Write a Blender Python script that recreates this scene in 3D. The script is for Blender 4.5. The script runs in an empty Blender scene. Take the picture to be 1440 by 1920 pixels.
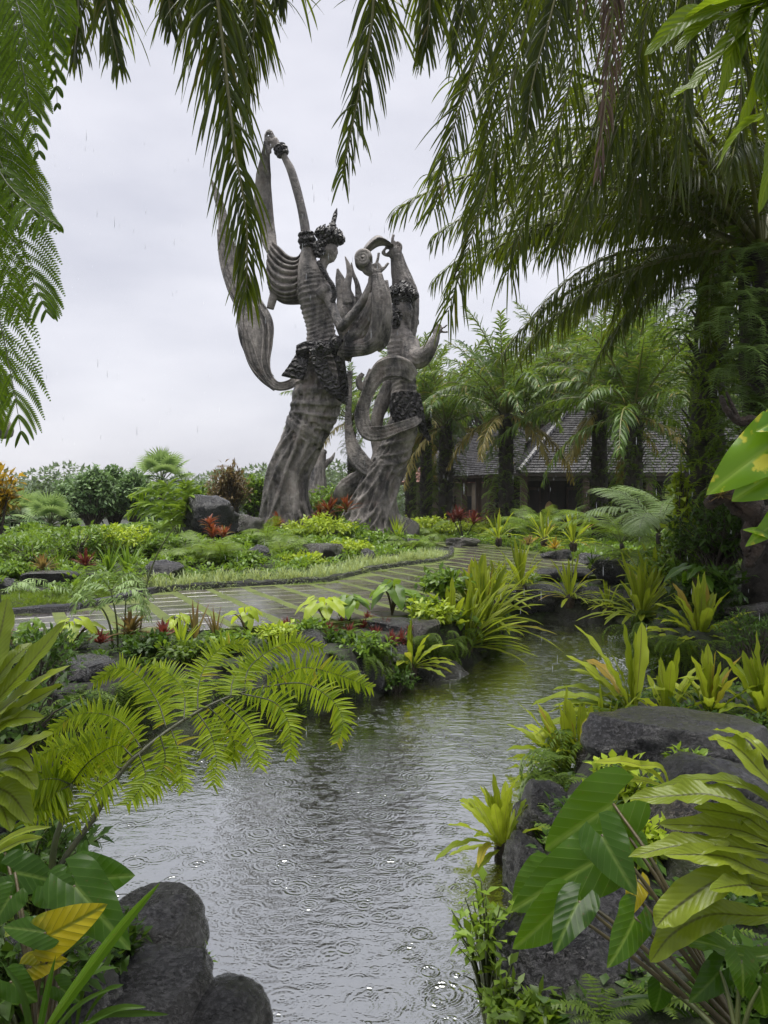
import bpy, bmesh, math, random
import numpy as np
from mathutils import Vector, noise as mnoise
R = math.radians
scene = bpy.context.scene
# ------------------------------------------------------------------ camera, sky, sun, exposure
F_PX, HOR, CAM_Z = 1442.0, 940.0, 2.0            # focal length (photo pixels), horizon row, eye height above the water
cam_d = bpy.data.cameras.new('camera'); cam = bpy.data.objects.new('camera', cam_d)
scene.collection.objects.link(cam); scene.camera = cam
cam.location = (0, 0, CAM_Z); cam.rotation_euler = (R(90), 0, 0)
cam_d.sensor_fit = 'VERTICAL'; cam_d.sensor_height = 24.0
cam_d.lens = 24.0 * F_PX / 1920.0
cam_d.shift_y = -20.0 / 1920.0
cam_d.clip_start = 0.05; cam_d.clip_end = 3000
SUN_EL, SUN_AZ = R(83), R(-40)                    # near the zenith, veiled by cloud
world = bpy.data.worlds.new('World'); scene.world = world; world.use_nodes = True
wt = world.node_tree; wt.nodes.clear()
def wn(t): return wt.nodes.new(t)
w_out = wn('ShaderNodeOutputWorld'); w_bg = wn('ShaderNodeBackground')
w_sky = wn('ShaderNodeTexSky'); w_sky.sky_type = 'NISHITA'; w_sky.sun_disc = False
w_sky.sun_elevation = SUN_EL; w_sky.sun_rotation = SUN_AZ; w_sky.dust_density = 3.0
w_tc = wn('ShaderNodeTexCoord'); w_map = wn('ShaderNodeMapping'); w_map.inputs['Scale'].default_value = (1.0, 1.0, 2.6)
w_nz = wn('ShaderNodeTexNoise'); w_nz.inputs['Scale'].default_value = 2.3; w_nz.inputs['Detail'].default_value = 5; w_nz.inputs['Roughness'].default_value = 0.5
w_cr = wn('ShaderNodeValToRGB')
w_cr.color_ramp.elements[0].position = 0.30; w_cr.color_ramp.elements[0].color = (1.60, 1.62, 1.84, 1)
w_cr.color_ramp.elements[1].position = 0.70; w_cr.color_ramp.elements[1].color = (2.48, 2.46, 2.62, 1)
w_mx = wn('ShaderNodeMix'); w_mx.data_type = 'RGBA'; w_mx.inputs[0].default_value = 0.95
wt.links.new(w_tc.outputs['Generated'], w_map.inputs['Vector']); wt.links.new(w_map.outputs[0], w_nz.inputs['Vector'])
wt.links.new(w_nz.outputs['Fac'], w_cr.inputs[0])
wt.links.new(w_sky.outputs[0], w_mx.inputs[6]); wt.links.new(w_cr.outputs[0], w_mx.inputs[7])
wt.links.new(w_mx.outputs[2], w_bg.inputs['Color']); w_bg.inputs['Strength'].default_value = 0.1
wt.links.new(w_bg.outputs[0], w_out.inputs[0])
sun_d = bpy.data.lights.new('sun', 'SUN'); sun = bpy.data.objects.new('sun', sun_d); scene.collection.objects.link(sun)
sun_d.energy = 1.5; sun_d.angle = R(44); sun_d.color = (1.0, 0.97, 0.92)
sv = Vector((math.sin(SUN_AZ) * math.cos(SUN_EL), math.cos(SUN_AZ) * math.cos(SUN_EL), math.sin(SUN_EL)))
sun.rotation_euler = sv.to_track_quat('Z', 'Y').to_euler(); sun.location = (0, 0, 40)
scene.view_settings.view_transform = 'Standard'; scene.view_settings.look = 'None'
scene.view_settings.gamma = 1.0; scene.view_settings.use_curve_mapping = False
scene.view_settings.exposure = 1.9
scene.cycles.use_denoising = True
scene.cycles.max_bounces = 7; scene.cycles.diffuse_bounces = 3; scene.cycles.glossy_bounces = 3; scene.cycles.transmission_bounces = 4
scene.cycles.transparent_max_bounces = 6; scene.cycles.sample_clamp_indirect = 6.0

# ------------------------------------------------------------------ helpers
col = scene.collection
def P(px, py, Y):                                  # a point of the place seen in direction (px, py) standing Y metres away
    return np.array([(px - 720) / F_PX * Y, Y, CAM_Z - (py - HOR) / F_PX * Y])
def G(px, py, z):                                  # the point of the level z in that direction
    Y = (CAM_Z - z) * F_PX / (py - HOR)
    return np.array([(px - 720) / F_PX * Y, Y, z])
def rng(s): return np.random.default_rng(s)
def unit(a):
    a = np.asarray(a, float); return a / np.maximum(np.linalg.norm(a, axis=-1, keepdims=True), 1e-9)
UP = np.array([0, 0, 1.0])
class MB:
    """collects vertices, faces and uv of one mesh"""
    def __init__(s): s.v = []; s.q = []; s.t = []; s.uv = []; s.qm = []; s.tm = []; s.n = 0
    def add(s, v, q=None, t=None, uv=None, m=0):
        v = np.asarray(v, float).reshape(-1, 3)
        if q is not None and len(q): q = np.asarray(q, int).reshape(-1, 4); s.q.append(q + s.n); s.qm.append(np.full(len(q), m))
        if t is not None and len(t): t = np.asarray(t, int).reshape(-1, 3); s.t.append(t + s.n); s.tm.append(np.full(len(t), m))
        s.v.append(v); s.uv.append(np.zeros((len(v), 2)) if uv is None else np.asarray(uv, float).reshape(-1, 2)); s.n += len(v)
    def mesh(s, name, mats, smooth=True):
        me = bpy.data.meshes.new(name)
        v = np.concatenate(s.v); uv = np.concatenate(s.uv)
        q = np.concatenate(s.q) if s.q else np.zeros((0, 4), int); t = np.concatenate(s.t) if s.t else np.zeros((0, 3), int)
        mi = np.concatenate(([np.concatenate(s.qm)] if s.q else []) + ([np.concatenate(s.tm)] if s.t else []))
        li = np.concatenate([q.ravel(), t.ravel()])
        ls = np.concatenate([np.arange(len(q)) * 4, len(q) * 4 + np.arange(len(t)) * 3])
        me.vertices.add(len(v)); me.vertices.foreach_set('co', v.ravel().astype(np.float32))
        me.loops.add(len(li)); me.loops.foreach_set('vertex_index', li.astype(np.int32))
        me.polygons.add(len(ls)); me.polygons.foreach_set('loop_start', ls.astype(np.int32))
        for m in (mats if isinstance(mats, (list, tuple)) else [mats]): me.materials.append(m)
        me.polygons.foreach_set('material_index', mi.astype(np.int32))
        u = me.uv_layers.new(name='UVMap'); u.data.foreach_set('uv', uv[li].ravel().astype(np.float32))
        me.polygons.foreach_set('use_smooth', np.full(len(ls), smooth))
        me.update(calc_edges=True); me.validate()
        return me
    def obj(s, name, mats, parent=None, smooth=True, loc=None):
        return link(name, s.mesh(name, mats, smooth), parent, loc)
def link(name, data, parent=None, loc=None):
    o = bpy.data.objects.new(name, data); col.objects.link(o)
    if parent is not None: o.parent = parent
    if loc is not None: o.location = loc
    return o
def tag(o, label=None, cat=None, group=None, kind=None):
    if label: o['label'] = label
    if cat: o['category'] = cat
    if group: o['group'] = group
    if kind: o['kind'] = kind
    return o
def thing(name, loc, label, cat, group=None, rz=0.0, sc=1.0):
    o = bpy.data.objects.new(name, None); col.objects.link(o); o.empty_display_size = 0.1
    o.location = tuple(float(c) for c in loc); o.rotation_euler = (0, 0, rz); o.scale = (sc, sc, sc)
    return tag(o, label, cat, group)
def copy_tree(o, parent=None):
    c = o.copy(); col.objects.link(c)
    if parent is not None: c.parent = parent
    for ch in list(o.children): copy_tree(ch, c)
    return c
def spline(pts, n):
    """Catmull-Rom through pts (any dimension), n samples"""
    p = np.asarray(pts, float)
    if len(p) == 2: t = np.linspace(0, 1, n)[:, None]; return p[0] * (1 - t) + p[1] * t
    e = np.vstack([2 * p[0] - p[1], p, 2 * p[-1] - p[-2]])
    u = np.linspace(0, len(p) - 1 - 1e-9, n); i = u.astype(int); t = (u - i)[:, None]
    a, b, c, d = e[i], e[i + 1], e[i + 2], e[i + 3]
    return 0.5 * (2 * b + (c - a) * t + (2 * a - 5 * b + 4 * c - d) * t ** 2 + (3 * b - a - 3 * c + d) * t ** 3)
def grid_quads(r, c, wrap=False):
    i, j = np.meshgrid(np.arange(r - 1), np.arange(c if wrap else c - 1), indexing='ij')
    k = (j + 1) % c
    return np.stack([i * c + j, i * c + k, (i + 1) * c + k, (i + 1) * c + j], -1).reshape(-1, 4)
def tube(mb, pts, rad, n=8, m=0, cap=True):
    pts = np.asarray(pts, float); k = len(pts); rad = np.broadcast_to(np.asarray(rad, float), (k,))
    T = unit(np.gradient(pts, axis=0)); ref = np.array([1.0, 0, 0]) if abs(T[0][0]) < 0.8 else np.array([0, 1.0, 0])
    S = np.zeros((k, 3)); s = unit(np.cross(T[0], ref))
    for i in range(k):
        s = unit(s - T[i] * np.dot(s, T[i])); S[i] = s
    B = np.cross(T, S); a = np.linspace(0, 2 * np.pi, n, endpoint=False)
    v = pts[:, None] + rad[:, None, None] * (np.cos(a)[None, :, None] * S[:, None] + np.sin(a)[None, :, None] * B[:, None])
    uv = np.stack(np.broadcast_arrays(a[None] / 6.283, np.linspace(0, 1, k)[:, None]), -1)
    q = grid_quads(k, n, True); vv = v.reshape(-1, 3); uvv = uv.reshape(-1, 2); t = None
    if cap:
        vv = np.vstack([vv, pts[-1] + T[-1] * rad[-1] * 0.3, pts[0] - T[0] * rad[0] * 0.3]); uvv = np.vstack([uvv, [0, 1], [0, 0]])
        j = np.arange(n); o = (k - 1) * n
        t = np.vstack([np.stack([o + j, o + (j + 1) % n, np.full(n, k * n)], -1), np.stack([(j + 1) % n, j, np.full(n, k * n + 1)], -1)])
    mb.add(vv, q, t, uvv, m)
def box(mb, c, s, rz=0.0, m=0, bev=0.0):
    hx, hy, hz = np.asarray(s, float) / 2
    if bev <= 0:
        v = np.array([[x, y, z] for z in (-hz, hz) for y in (-hy, hy) for x in (-hx, hx)])
        q = [[0, 2, 3, 1], [4, 5, 7, 6], [0, 1, 5, 4], [2, 6, 7, 3], [0, 4, 6, 2], [1, 3, 7, 5]]
    else:
        v = []
        for z, k in ((-hz, 0), (hz - bev, 0), (hz, bev)):
            v += [[-hx + k, -hy + k, z], [hx - k, -hy + k, z], [hx - k, hy - k, z], [-hx + k, hy - k, z]]
        v = np.array(v); q = [[3, 2, 1, 0], [8, 9, 10, 11]]
        for o in (0, 4): q += [[o + i, o + (i + 1) % 4, o + 4 + (i + 1) % 4, o + 4 + i] for i in range(4)]
    ca, sa = math.cos(rz), math.sin(rz)
    v = v @ np.array([[ca, sa, 0], [-sa, ca, 0], [0, 0, 1]]) + np.asarray(c, float)
    mb.add(v, q, m=m)
PROF = {
    'lance': lambda t: np.clip(2.1 * (t + 0.02) ** 0.55 * (1 - t) ** 0.75, 0.03, 2) * 0.85,
    'strap': lambda t: (0.16 + 0.84 * np.clip(t / 0.55, 0, 1) ** 1.1) * np.clip((1.0 - t) / 0.28, 0, 1) ** 0.55 + 0.015,
    'grass': lambda t: (0.75 + 0.25 * np.sin(np.pi * t)) * np.clip(1 - t ** 2.2, 0.03, 1),
    'oval': lambda t: np.clip(np.sin(np.pi * np.clip(t, 0, 1) ** 0.75), 0.05, 1),
    'pinnule': lambda t: np.clip(1 - 0.55 * t, 0, 1) * np.clip((1 - t) / 0.3, 0.06, 1) ** 0.6,
    'ribbon': lambda t: np.clip(1.0 - 0.15 * t, 0, 1) * np.clip((1 - t) / 0.22, 0.05, 1) ** 0.7 * np.clip(0.45 + t / 0.1, 0, 1),
}
def blades(mb, B, D, N, L, W, droop=0.5, S=4, prof='lance', fold=0.25, wave=0.0, wfreq=14.0, m=0, seed=0, twist=0.0, cross=3):
    """many leaf blades at once: base, direction, upper-side normal, length, width, how far they sag"""
    B = np.asarray(B, float).reshape(-1, 3); M = len(B); D = unit(np.broadcast_to(D, (M, 3))); N = np.broadcast_to(N, (M, 3))
    L = np.broadcast_to(np.asarray(L, float), (M,)); W = np.broadcast_to(np.asarray(W, float), (M,)); droop = np.broadcast_to(np.asarray(droop, float), (M,))
    t = np.linspace(0, 1, S + 1)
    dirs = unit(D[:, None] + (droop[:, None] * t[None])[..., None] * np.array([0, 0, -1.0]))
    step = (dirs[:, 1:] + dirs[:, :-1]) * 0.5 * (L / S)[:, None, None]
    pts = np.concatenate([B[:, None], B[:, None] + np.cumsum(step, 1)], 1)
    side = unit(np.cross(D, N))
    if np.any(twist):
        n2 = unit(np.cross(side, D)); tw = np.broadcast_to(np.asarray(twist, float), (M,))[:, None, None] * t[None, :, None]
        sd = np.cos(tw) * side[:, None] + np.sin(tw) * n2[:, None]
    else: sd = np.broadcast_to(side[:, None], pts.shape)
    nrm = unit(np.cross(sd, dirs)); w = W[:, None] * 0.5 * PROF[prof](t)[None]
    ph = rng(seed).uniform(0, 6.28, (M, 1)); out = []; us = np.linspace(-1, 1, cross)
    for u in us:
        off = fold * w * abs(u)
        if wave: off = off + wave * w * abs(u) ** 2 * (np.sin(wfreq * t[None] + ph + (1.4 if u > 0 else 0)) + 0.5 * np.sin(2.3 * wfreq * t[None] + 2 * ph))
        out.append(pts + sd * (u * w)[..., None] + nrm * off[..., None])
    v = np.stack(out, 2)                           # M, S+1, cross, 3
    uv = np.stack(np.broadcast_arrays((us * 0.5 + 0.5)[None, None, :], t[None, :, None]), -1)
    uv = np.broadcast_to(uv, (M, S + 1, cross, 2))
    g = grid_quads(S + 1, cross); q = (g[None] + (np.arange(M) * (S + 1) * cross)[:, None, None])
    mb.add(v, q.reshape(-1, 4), uv=uv, m=m)
    return pts
def vnoise(p, s=1.0, o=3):
    return np.array([mnoise.fractal(Vector(x) * s, 1.0, 2.0, o) for x in np.asarray(p, float)])

# ------------------------------------------------------------------ materials
def mat(name):
    m = bpy.data.materials.new(name); m.use_nodes = True; nt = m.node_tree
    return m, nt, nt.nodes['Principled BSDF'], nt.nodes['Material Output']
def nd(nt, t, **k):
    n = nt.nodes.new(t)
    for a, b in k.items():
        if a in n.inputs: n.inputs[a].default_value = b
        else: setattr(n, a, b)
    return n
def ramp(nt, fac, stops):
    r = nd(nt, 'ShaderNodeValToRGB'); e = r.color_ramp.elements
    while len(e) < len(stops): e.new(0.5)
    for x, (p, c) in zip(e, stops): x.position = p; x.color = (*c, 1) if len(c) == 3 else c
    nt.links.new(fac, r.inputs[0]); return r.outputs[0]
def mixc(nt, fac, a, b, mode='MIX'):
    n = nd(nt, 'ShaderNodeMix', data_type='RGBA', blend_type=mode)
    for i, x in ((0, fac), (6, a), (7, b)):
        if hasattr(x, 'is_linked') or hasattr(x, 'links'): nt.links.new(x, n.inputs[i])
        elif i == 0: n.inputs[0].default_value = x
        else: n.inputs[i].default_value = (*x, 1)
    return n.outputs[2]
def mth(nt, op, a, b=None, c=None):
    n = nd(nt, 'ShaderNodeMath', operation=op)
    for i, x in enumerate((a, b, c)):
        if x is None: continue
        if hasattr(x, 'links'): nt.links.new(x, n.inputs[i])
        else: n.inputs[i].default_value = x
    return n.outputs[0]
def noise(nt, scale, detail=4, rough=0.55, vec=None, dim='3D'):
    n = nd(nt, 'ShaderNodeTexNoise', Scale=scale, Detail=detail, Roughness=rough)
    if vec is None:
        tc = nd(nt, 'ShaderNodeTexCoord'); vec = tc.outputs['Object']
    nt.links.new(vec, n.inputs['Vector']); return n.outputs['Fac']
def bump(nt, h, strength=0.5, dist=0.02):
    b = nd(nt, 'ShaderNodeBump', Strength=strength, Distance=dist); nt.links.new(h, b.inputs['Height']); return b.outputs[0]
def leaf(name, dark, light, tip=None, trans=0.42, tcol=None, rough=0.32, rib=None, veins=0.0, vfreq=40.0, vslope=0.22, vline=None, spots=None, spec=0.32, age=None):
    """leaf: colour varies from leaf to leaf, midrib and side veins from the leaf's own uv, light passes through"""
    m, nt, b, out = mat(name)
    geo = nd(nt, 'ShaderNodeNewGeometry'); oi = nd(nt, 'ShaderNodeObjectInfo'); uvn = nd(nt, 'ShaderNodeUVMap')
    sep = nd(nt, 'ShaderNodeSeparateXYZ'); nt.links.new(uvn.outputs[0], sep.inputs[0])
    rnd = mth(nt, 'FRACT', mth(nt, 'ADD', geo.outputs['Random Per Island'], oi.outputs['Random']))
    nz = noise(nt, 9.0, 3)
    f = mth(nt, 'ADD', mth(nt, 'MULTIPLY', rnd, 0.65), mth(nt, 'MULTIPLY', nz, 0.45))
    c = ramp(nt, f, [(0.15, dark), (0.85, light)])
    if age: c = mixc(nt, ramp(nt, rnd, [(age[0], (0, 0, 0)), (min(age[0] + 0.03, 1), (1, 1, 1))]), c, age[1])
    if tip: c = mixc(nt, ramp(nt, sep.outputs[1], [(0.55, (0, 0, 0)), (1.0, (1, 1, 1))]), c, tip)
    ax = mth(nt, 'ABSOLUTE', mth(nt, 'SUBTRACT', sep.outputs[0], 0.5))
    if spots: c = mixc(nt, ramp(nt, noise(nt, spots[0], 5, 0.6), [(spots[1], (0, 0, 0)), (spots[1] + 0.06, (1, 1, 1))]), c, spots[2])
    if rib: c = mixc(nt, ramp(nt, ax, [(0.02, (1, 1, 1)), (0.055, (0, 0, 0))]), c, rib)
    nrm = None
    if veins:
        ph = mth(nt, 'MULTIPLY', mth(nt, 'SUBTRACT', sep.outputs[1], mth(nt, 'MULTIPLY', ax, vslope)), vfreq)
        s = mth(nt, 'ABSOLUTE', mth(nt, 'SINE', ph))
        nrm = bump(nt, s, veins, 0.006); nt.links.new(nrm, b.inputs['Normal'])
        c = mixc(nt, mth(nt, 'MULTIPLY', mth(nt, 'SUBTRACT', 1.0, s), 0.25), c, light)
        if vline: c = mixc(nt, ramp(nt, s, [(0.05, (0.8, 0.8, 0.8)), (0.16, (0, 0, 0))]), c, vline)
    nt.links.new(c, b.inputs['Base Color']); b.inputs['Roughness'].default_value = rough; b.inputs['Specular IOR Level'].default_value = spec
    tr = nd(nt, 'ShaderNodeBsdfTranslucent')
    if tcol is None: tcol = tuple(min(1, x * y) for x, y in zip(light, (1.7, 1.5, 0.9)))
    nt.links.new(mixc(nt, 0.6, c, tcol), tr.inputs['Color'])
    if nrm: nt.links.new(nrm, tr.inputs['Normal'])
    ms = nd(nt, 'ShaderNodeMixShader'); ms.inputs[0].default_value = trans
    nt.links.new(b.outputs[0], ms.inputs[1]); nt.links.new(tr.outputs[0], ms.inputs[2]); nt.links.new(ms.outputs[0], out.inputs[0])
    return m
def simple(name, c1, c2, scale=6.0, rough=0.6, bs=0.4, bd=0.02, bscale=None, spec=0.5, stretch=None, rr=None):
    m, nt, b, out = mat(name)
    vec = None
    if stretch:
        tc = nd(nt, 'ShaderNodeTexCoord'); mp = nd(nt, 'ShaderNodeMapping'); mp.inputs['Scale'].default_value = stretch
        nt.links.new(tc.outputs['Object'], mp.inputs['Vector']); vec = mp.outputs[0]
    f = noise(nt, scale, 6, 0.6, vec)
    nt.links.new(ramp(nt, f, [(0.3, c1), (0.7, c2)]), b.inputs['Base Color'])
    b.inputs['Roughness'].default_value = rough; b.inputs['Specular IOR Level'].default_value = spec
    if rr:
        nt.links.new(mth(nt, 'MULTIPLY_ADD', noise(nt, scale * 0.7, 4), rr[1] - rr[0], rr[0]), b.inputs['Roughness'])
    if bs: nt.links.new(bump(nt, noise(nt, bscale or scale * 4, 8, 0.65, vec), bs, bd), b.inputs['Normal'])
    return m
def rockmat(name, c1, c2, moss=0.0, rough=(0.16, 0.42), pit=1.0):
    m, nt, b, out = mat(name)
    n1 = noise(nt, 2.2, 6, 0.65); n2 = noise(nt, 22.0, 6, 0.7); n3 = noise(nt, 70.0, 3, 0.6)
    c = ramp(nt, mth(nt, 'ADD', mth(nt, 'MULTIPLY', n1, 0.6), mth(nt, 'MULTIPLY', n2, 0.4)), [(0.42, c1), (0.58, c2)])
    gr = noise(nt, 48.0, 6, 0.75); c = mixc(nt, ramp(nt, gr, [(0.49, (0, 0, 0)), (0.57, (0.85, 0.85, 0.85))]), c, tuple(min(0.2, 3.0 * x + 0.012) for x in c2))
    c = mixc(nt, ramp(nt, noise(nt, 5.0, 7, 0.75), [(0.60, (0, 0, 0)), (0.72, (0.45, 0.45, 0.45))]), c, (0.055, 0.053, 0.048))
    if moss:
        gz = nd(nt, 'ShaderNodeNewGeometry'); sp = nd(nt, 'ShaderNodeSeparateXYZ'); nt.links.new(gz.outputs['Position'], sp.inputs[0])
        f = ramp(nt, noise(nt, 4.0, 6, 0.7), [(0.62 - moss * 0.3, (0, 0, 0)), (0.80 - moss * 0.3, (0.8, 0.8, 0.8))])
        c = mixc(nt, f, c, (0.028, 0.04, 0.008))
    gp = nd(nt, 'ShaderNodeNewGeometry'); sz = nd(nt, 'ShaderNodeSeparateXYZ'); nt.links.new(gp.outputs['Position'], sz.inputs[0])
    wl_ = mth(nt, 'ADD', sz.outputs[2], mth(nt, 'MULTIPLY', n1, -0.10))                       # algae-dark tide line just above the water
    c = mixc(nt, ramp(nt, wl_, [(0.0, (0.85, 0.85, 0.85)), (0.06, (0, 0, 0))]), c, (0.006, 0.007, 0.004))
    nt.links.new(c, b.inputs['Base Color']); b.inputs['Specular IOR Level'].default_value = 0.6; b.inputs['Coat Weight'].default_value = 0.55; b.inputs['Coat Roughness'].default_value = 0.20; b.inputs['Coat IOR'].default_value = 1.4
    vo = nd(nt, 'ShaderNodeTexVoronoi', feature='DISTANCE_TO_EDGE', Scale=3.2); tcv = nd(nt, 'ShaderNodeTexCoord'); wrp = nd(nt, 'ShaderNodeVectorMath', operation='ADD')
    nz_ = nd(nt, 'ShaderNodeTexNoise', Scale=4.0, Detail=4.0); nt.links.new(tcv.outputs['Object'], nz_.inputs['Vector']); nt.links.new(tcv.outputs['Object'], wrp.inputs[0]); nt.links.new(nz_.outputs['Color'], wrp.inputs[1]); nt.links.new(wrp.outputs[0], vo.inputs['Vector'])
    crack = mth(nt, 'MINIMUM', mth(nt, 'MULTIPLY', vo.outputs['Distance'], 14.0), 1.0)
    nt.links.new(ramp(nt, n1, [(0.42, (rough[0],) * 3), (0.58, (rough[1],) * 3)]), b.inputs['Roughness'])
    h = mth(nt, 'ADD', mth(nt, 'ADD', mth(nt, 'MULTIPLY', n2, 0.7), mth(nt, 'MULTIPLY', n3, 0.35 * pit)), mth(nt, 'MULTIPLY_ADD', gr, 0.9, mth(nt, 'MULTIPLY', crack, 0.07)))
    bn = bump(nt, h, 1.0, 0.045); nt.links.new(bn, b.inputs['Normal']); nt.links.new(bn, b.inputs['Coat Normal'])
    return m
M = {}
M['palm'] = leaf('palm_leaflet', (0.005, 0.011, 0.003), (0.045, 0.075, 0.008), trans=0.42, tcol=(0.26, 0.34, 0.012), rough=0.26, rib=(0.06, 0.08, 0.015), tip=(0.05, 0.06, 0.010), spec=0.32, age=(0.965, (0.20, 0.14, 0.04)))
M['palm_far'] = leaf('far_palm_leaflet', (0.022, 0.055, 0.012), (0.11, 0.19, 0.03), trans=0.36, tcol=(0.28, 0.40, 0.035), rough=0.4, age=(0.93, (0.28, 0.22, 0.06)))
M['palm_dry'] = leaf('dry_palm_leaflet', (0.07, 0.045, 0.035), (0.19, 0.13, 0.10), trans=0.2, tcol=(0.25, 0.15, 0.08), rough=0.6)
M['palm_gold'] = leaf('ageing_palm_leaflet', (0.13, 0.12, 0.03), (0.30, 0.24, 0.06), trans=0.3, tcol=(0.4, 0.3, 0.06), rough=0.5)
M['rachis'] = simple('palm_rachis', (0.10, 0.11, 0.03), (0.18, 0.17, 0.06), 4, 0.4, 0.2)
M['boot'] = simple('palm_trunk_bark', (0.012, 0.010, 0.008), (0.055, 0.045, 0.033), 5, 0.75, 0.8, 0.05, 16)
M['nest'] = leaf('nest_fern_frond', (0.10, 0.16, 0.010), (0.34, 0.40, 0.03), trans=0.42, tcol=(0.46, 0.56, 0.03), rough=0.36, spec=0.22, rib=(0.10, 0.085, 0.03), veins=0.3, vfreq=120, age=(0.94, (0.30, 0.18, 0.04)))
M['nest_near'] = leaf('pale_nest_fern_frond', (0.10, 0.15, 0.012), (0.25, 0.31, 0.03), trans=0.45, tcol=(0.36, 0.45, 0.02), rough=0.28, rib=(0.05, 0.05, 0.02), veins=0.14, vfreq=75, spots=(14.0, 0.68, (0.22, 0.15, 0.04)))
M['hero'] = leaf('king_fern_leaflet', (0.06, 0.125, 0.004), (0.28, 0.38, 0.012), trans=0.5, tcol=(0.44, 0.55, 0.012), rough=0.34, rib=(0.07, 0.11, 0.01), tip=(0.27, 0.33, 0.012), spec=0.2, age=(0.955, (0.30, 0.24, 0.02)))
M['hero_stalk'] = simple('king_fern_stalk', (0.022, 0.028, 0.010), (0.06, 0.065, 0.02), 12, 0.4, 0.3)
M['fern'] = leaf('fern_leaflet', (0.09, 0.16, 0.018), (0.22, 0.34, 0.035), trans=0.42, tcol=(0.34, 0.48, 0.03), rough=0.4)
M['fern_brightened'] = leaf('brightened_fern_leaflet', (0.18, 0.29, 0.02), (0.36, 0.50, 0.04), trans=0.45, tcol=(0.50, 0.66, 0.03), rough=0.4)  # brighter fern copy; light missing under the canopy is put into its colour
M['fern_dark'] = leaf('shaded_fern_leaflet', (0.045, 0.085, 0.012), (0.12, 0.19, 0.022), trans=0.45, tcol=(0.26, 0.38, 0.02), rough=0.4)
M['fern_top'] = leaf('tree_fern_leaflet', (0.03, 0.075, 0.005), (0.13, 0.23, 0.014), trans=0.55, tcol=(0.34, 0.50, 0.015), rough=0.5, spec=0.1)
M['fern_pale'] = leaf('pale_fern_leaflet', (0.15, 0.24, 0.08), (0.30, 0.42, 0.16), trans=0.35, tcol=(0.36, 0.5, 0.12), rough=0.38)
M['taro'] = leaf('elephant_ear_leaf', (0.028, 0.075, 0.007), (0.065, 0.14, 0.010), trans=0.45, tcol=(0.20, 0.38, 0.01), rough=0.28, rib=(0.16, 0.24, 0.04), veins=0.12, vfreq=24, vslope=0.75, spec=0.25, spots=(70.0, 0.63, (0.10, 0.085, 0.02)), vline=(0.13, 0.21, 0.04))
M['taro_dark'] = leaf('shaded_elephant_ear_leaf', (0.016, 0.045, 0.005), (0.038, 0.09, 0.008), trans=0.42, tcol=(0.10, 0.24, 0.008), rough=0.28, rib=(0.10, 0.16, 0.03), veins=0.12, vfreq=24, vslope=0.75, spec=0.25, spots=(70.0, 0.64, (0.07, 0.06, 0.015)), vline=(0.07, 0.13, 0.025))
M['taro_yellow'] = leaf('yellowing_elephant_ear_leaf', (0.22, 0.20, 0.01), (0.46, 0.38, 0.015), trans=0.5, tcol=(0.75, 0.60, 0.02), rough=0.3, rib=(0.06, 0.10, 0.01), veins=0.3, vfreq=22, vslope=0.75, vline=(0.07, 0.10, 0.01), spots=(3.0, 0.50, (0.06, 0.14, 0.012)))
M['petiole'] = simple('leaf_stalk', (0.045, 0.06, 0.02), (0.11, 0.13, 0.035), 8, 0.4, 0.2)
M['petiole_brown'] = simple('brown_leaf_stalk', (0.035, 0.032, 0.012), (0.10, 0.075, 0.03), 8, 0.45, 0.2)
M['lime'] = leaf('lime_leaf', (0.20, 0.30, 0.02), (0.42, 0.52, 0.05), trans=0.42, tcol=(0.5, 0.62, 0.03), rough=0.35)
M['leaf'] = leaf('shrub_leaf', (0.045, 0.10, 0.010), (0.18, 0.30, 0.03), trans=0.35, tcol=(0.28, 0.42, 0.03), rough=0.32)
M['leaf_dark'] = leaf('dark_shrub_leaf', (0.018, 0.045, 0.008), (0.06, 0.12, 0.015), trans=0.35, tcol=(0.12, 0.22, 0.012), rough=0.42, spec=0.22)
M['leaf_grey'] = leaf('tree_leaf', (0.08, 0.15, 0.06), (0.24, 0.36, 0.15), trans=0.3, tcol=(0.22, 0.34, 0.09), rough=0.4)
M['leaf_brown'] = leaf('russet_leaf', (0.08, 0.055, 0.03), (0.19, 0.14, 0.06), trans=0.3, rough=0.45)
M['leaf_far'] = leaf('distant_leaf', (0.035, 0.075, 0.02), (0.11, 0.18, 0.05), trans=0.25, rough=0.6)
M['cordyline'] = leaf('cordyline_leaf', (0.11, 0.022, 0.018), (0.36, 0.10, 0.03), trans=0.35, tcol=(0.4, 0.10, 0.03), rough=0.35, age=(0.75, (0.16, 0.15, 0.03)))
M['brom'] = leaf('bromeliad_leaf', (0.07, 0.018, 0.016), (0.22, 0.055, 0.045), trans=0.25, tcol=(0.3, 0.07, 0.04), rough=0.35)
M['brom_olive'] = leaf('olive_bromeliad_leaf', (0.10, 0.09, 0.03), (0.24, 0.19, 0.07), trans=0.3, rough=0.35, tip=(0.20, 0.07, 0.04))
M['croton'] = leaf('croton_leaf', (0.20, 0.16, 0.02), (0.55, 0.36, 0.04), trans=0.3, rough=0.35, age=(0.55, (0.07, 0.10, 0.02)))
M['grass'] = leaf('edging_grass_blade', (0.12, 0.19, 0.05), (0.36, 0.44, 0.20), trans=0.35, rough=0.4)
M['turf'] = leaf('turf_blade', (0.08, 0.15, 0.015), (0.20, 0.30, 0.03), trans=0.35, rough=0.5)
M['pothos'] = leaf('variegated_pothos_leaf', (0.07, 0.17, 0.01), (0.14, 0.27, 0.015), trans=0.42, tcol=(0.26, 0.46, 0.01), rough=0.22, rib=(0.22, 0.34, 0.04), spots=(20.0, 0.56, (0.55, 0.52, 0.05)))
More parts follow.
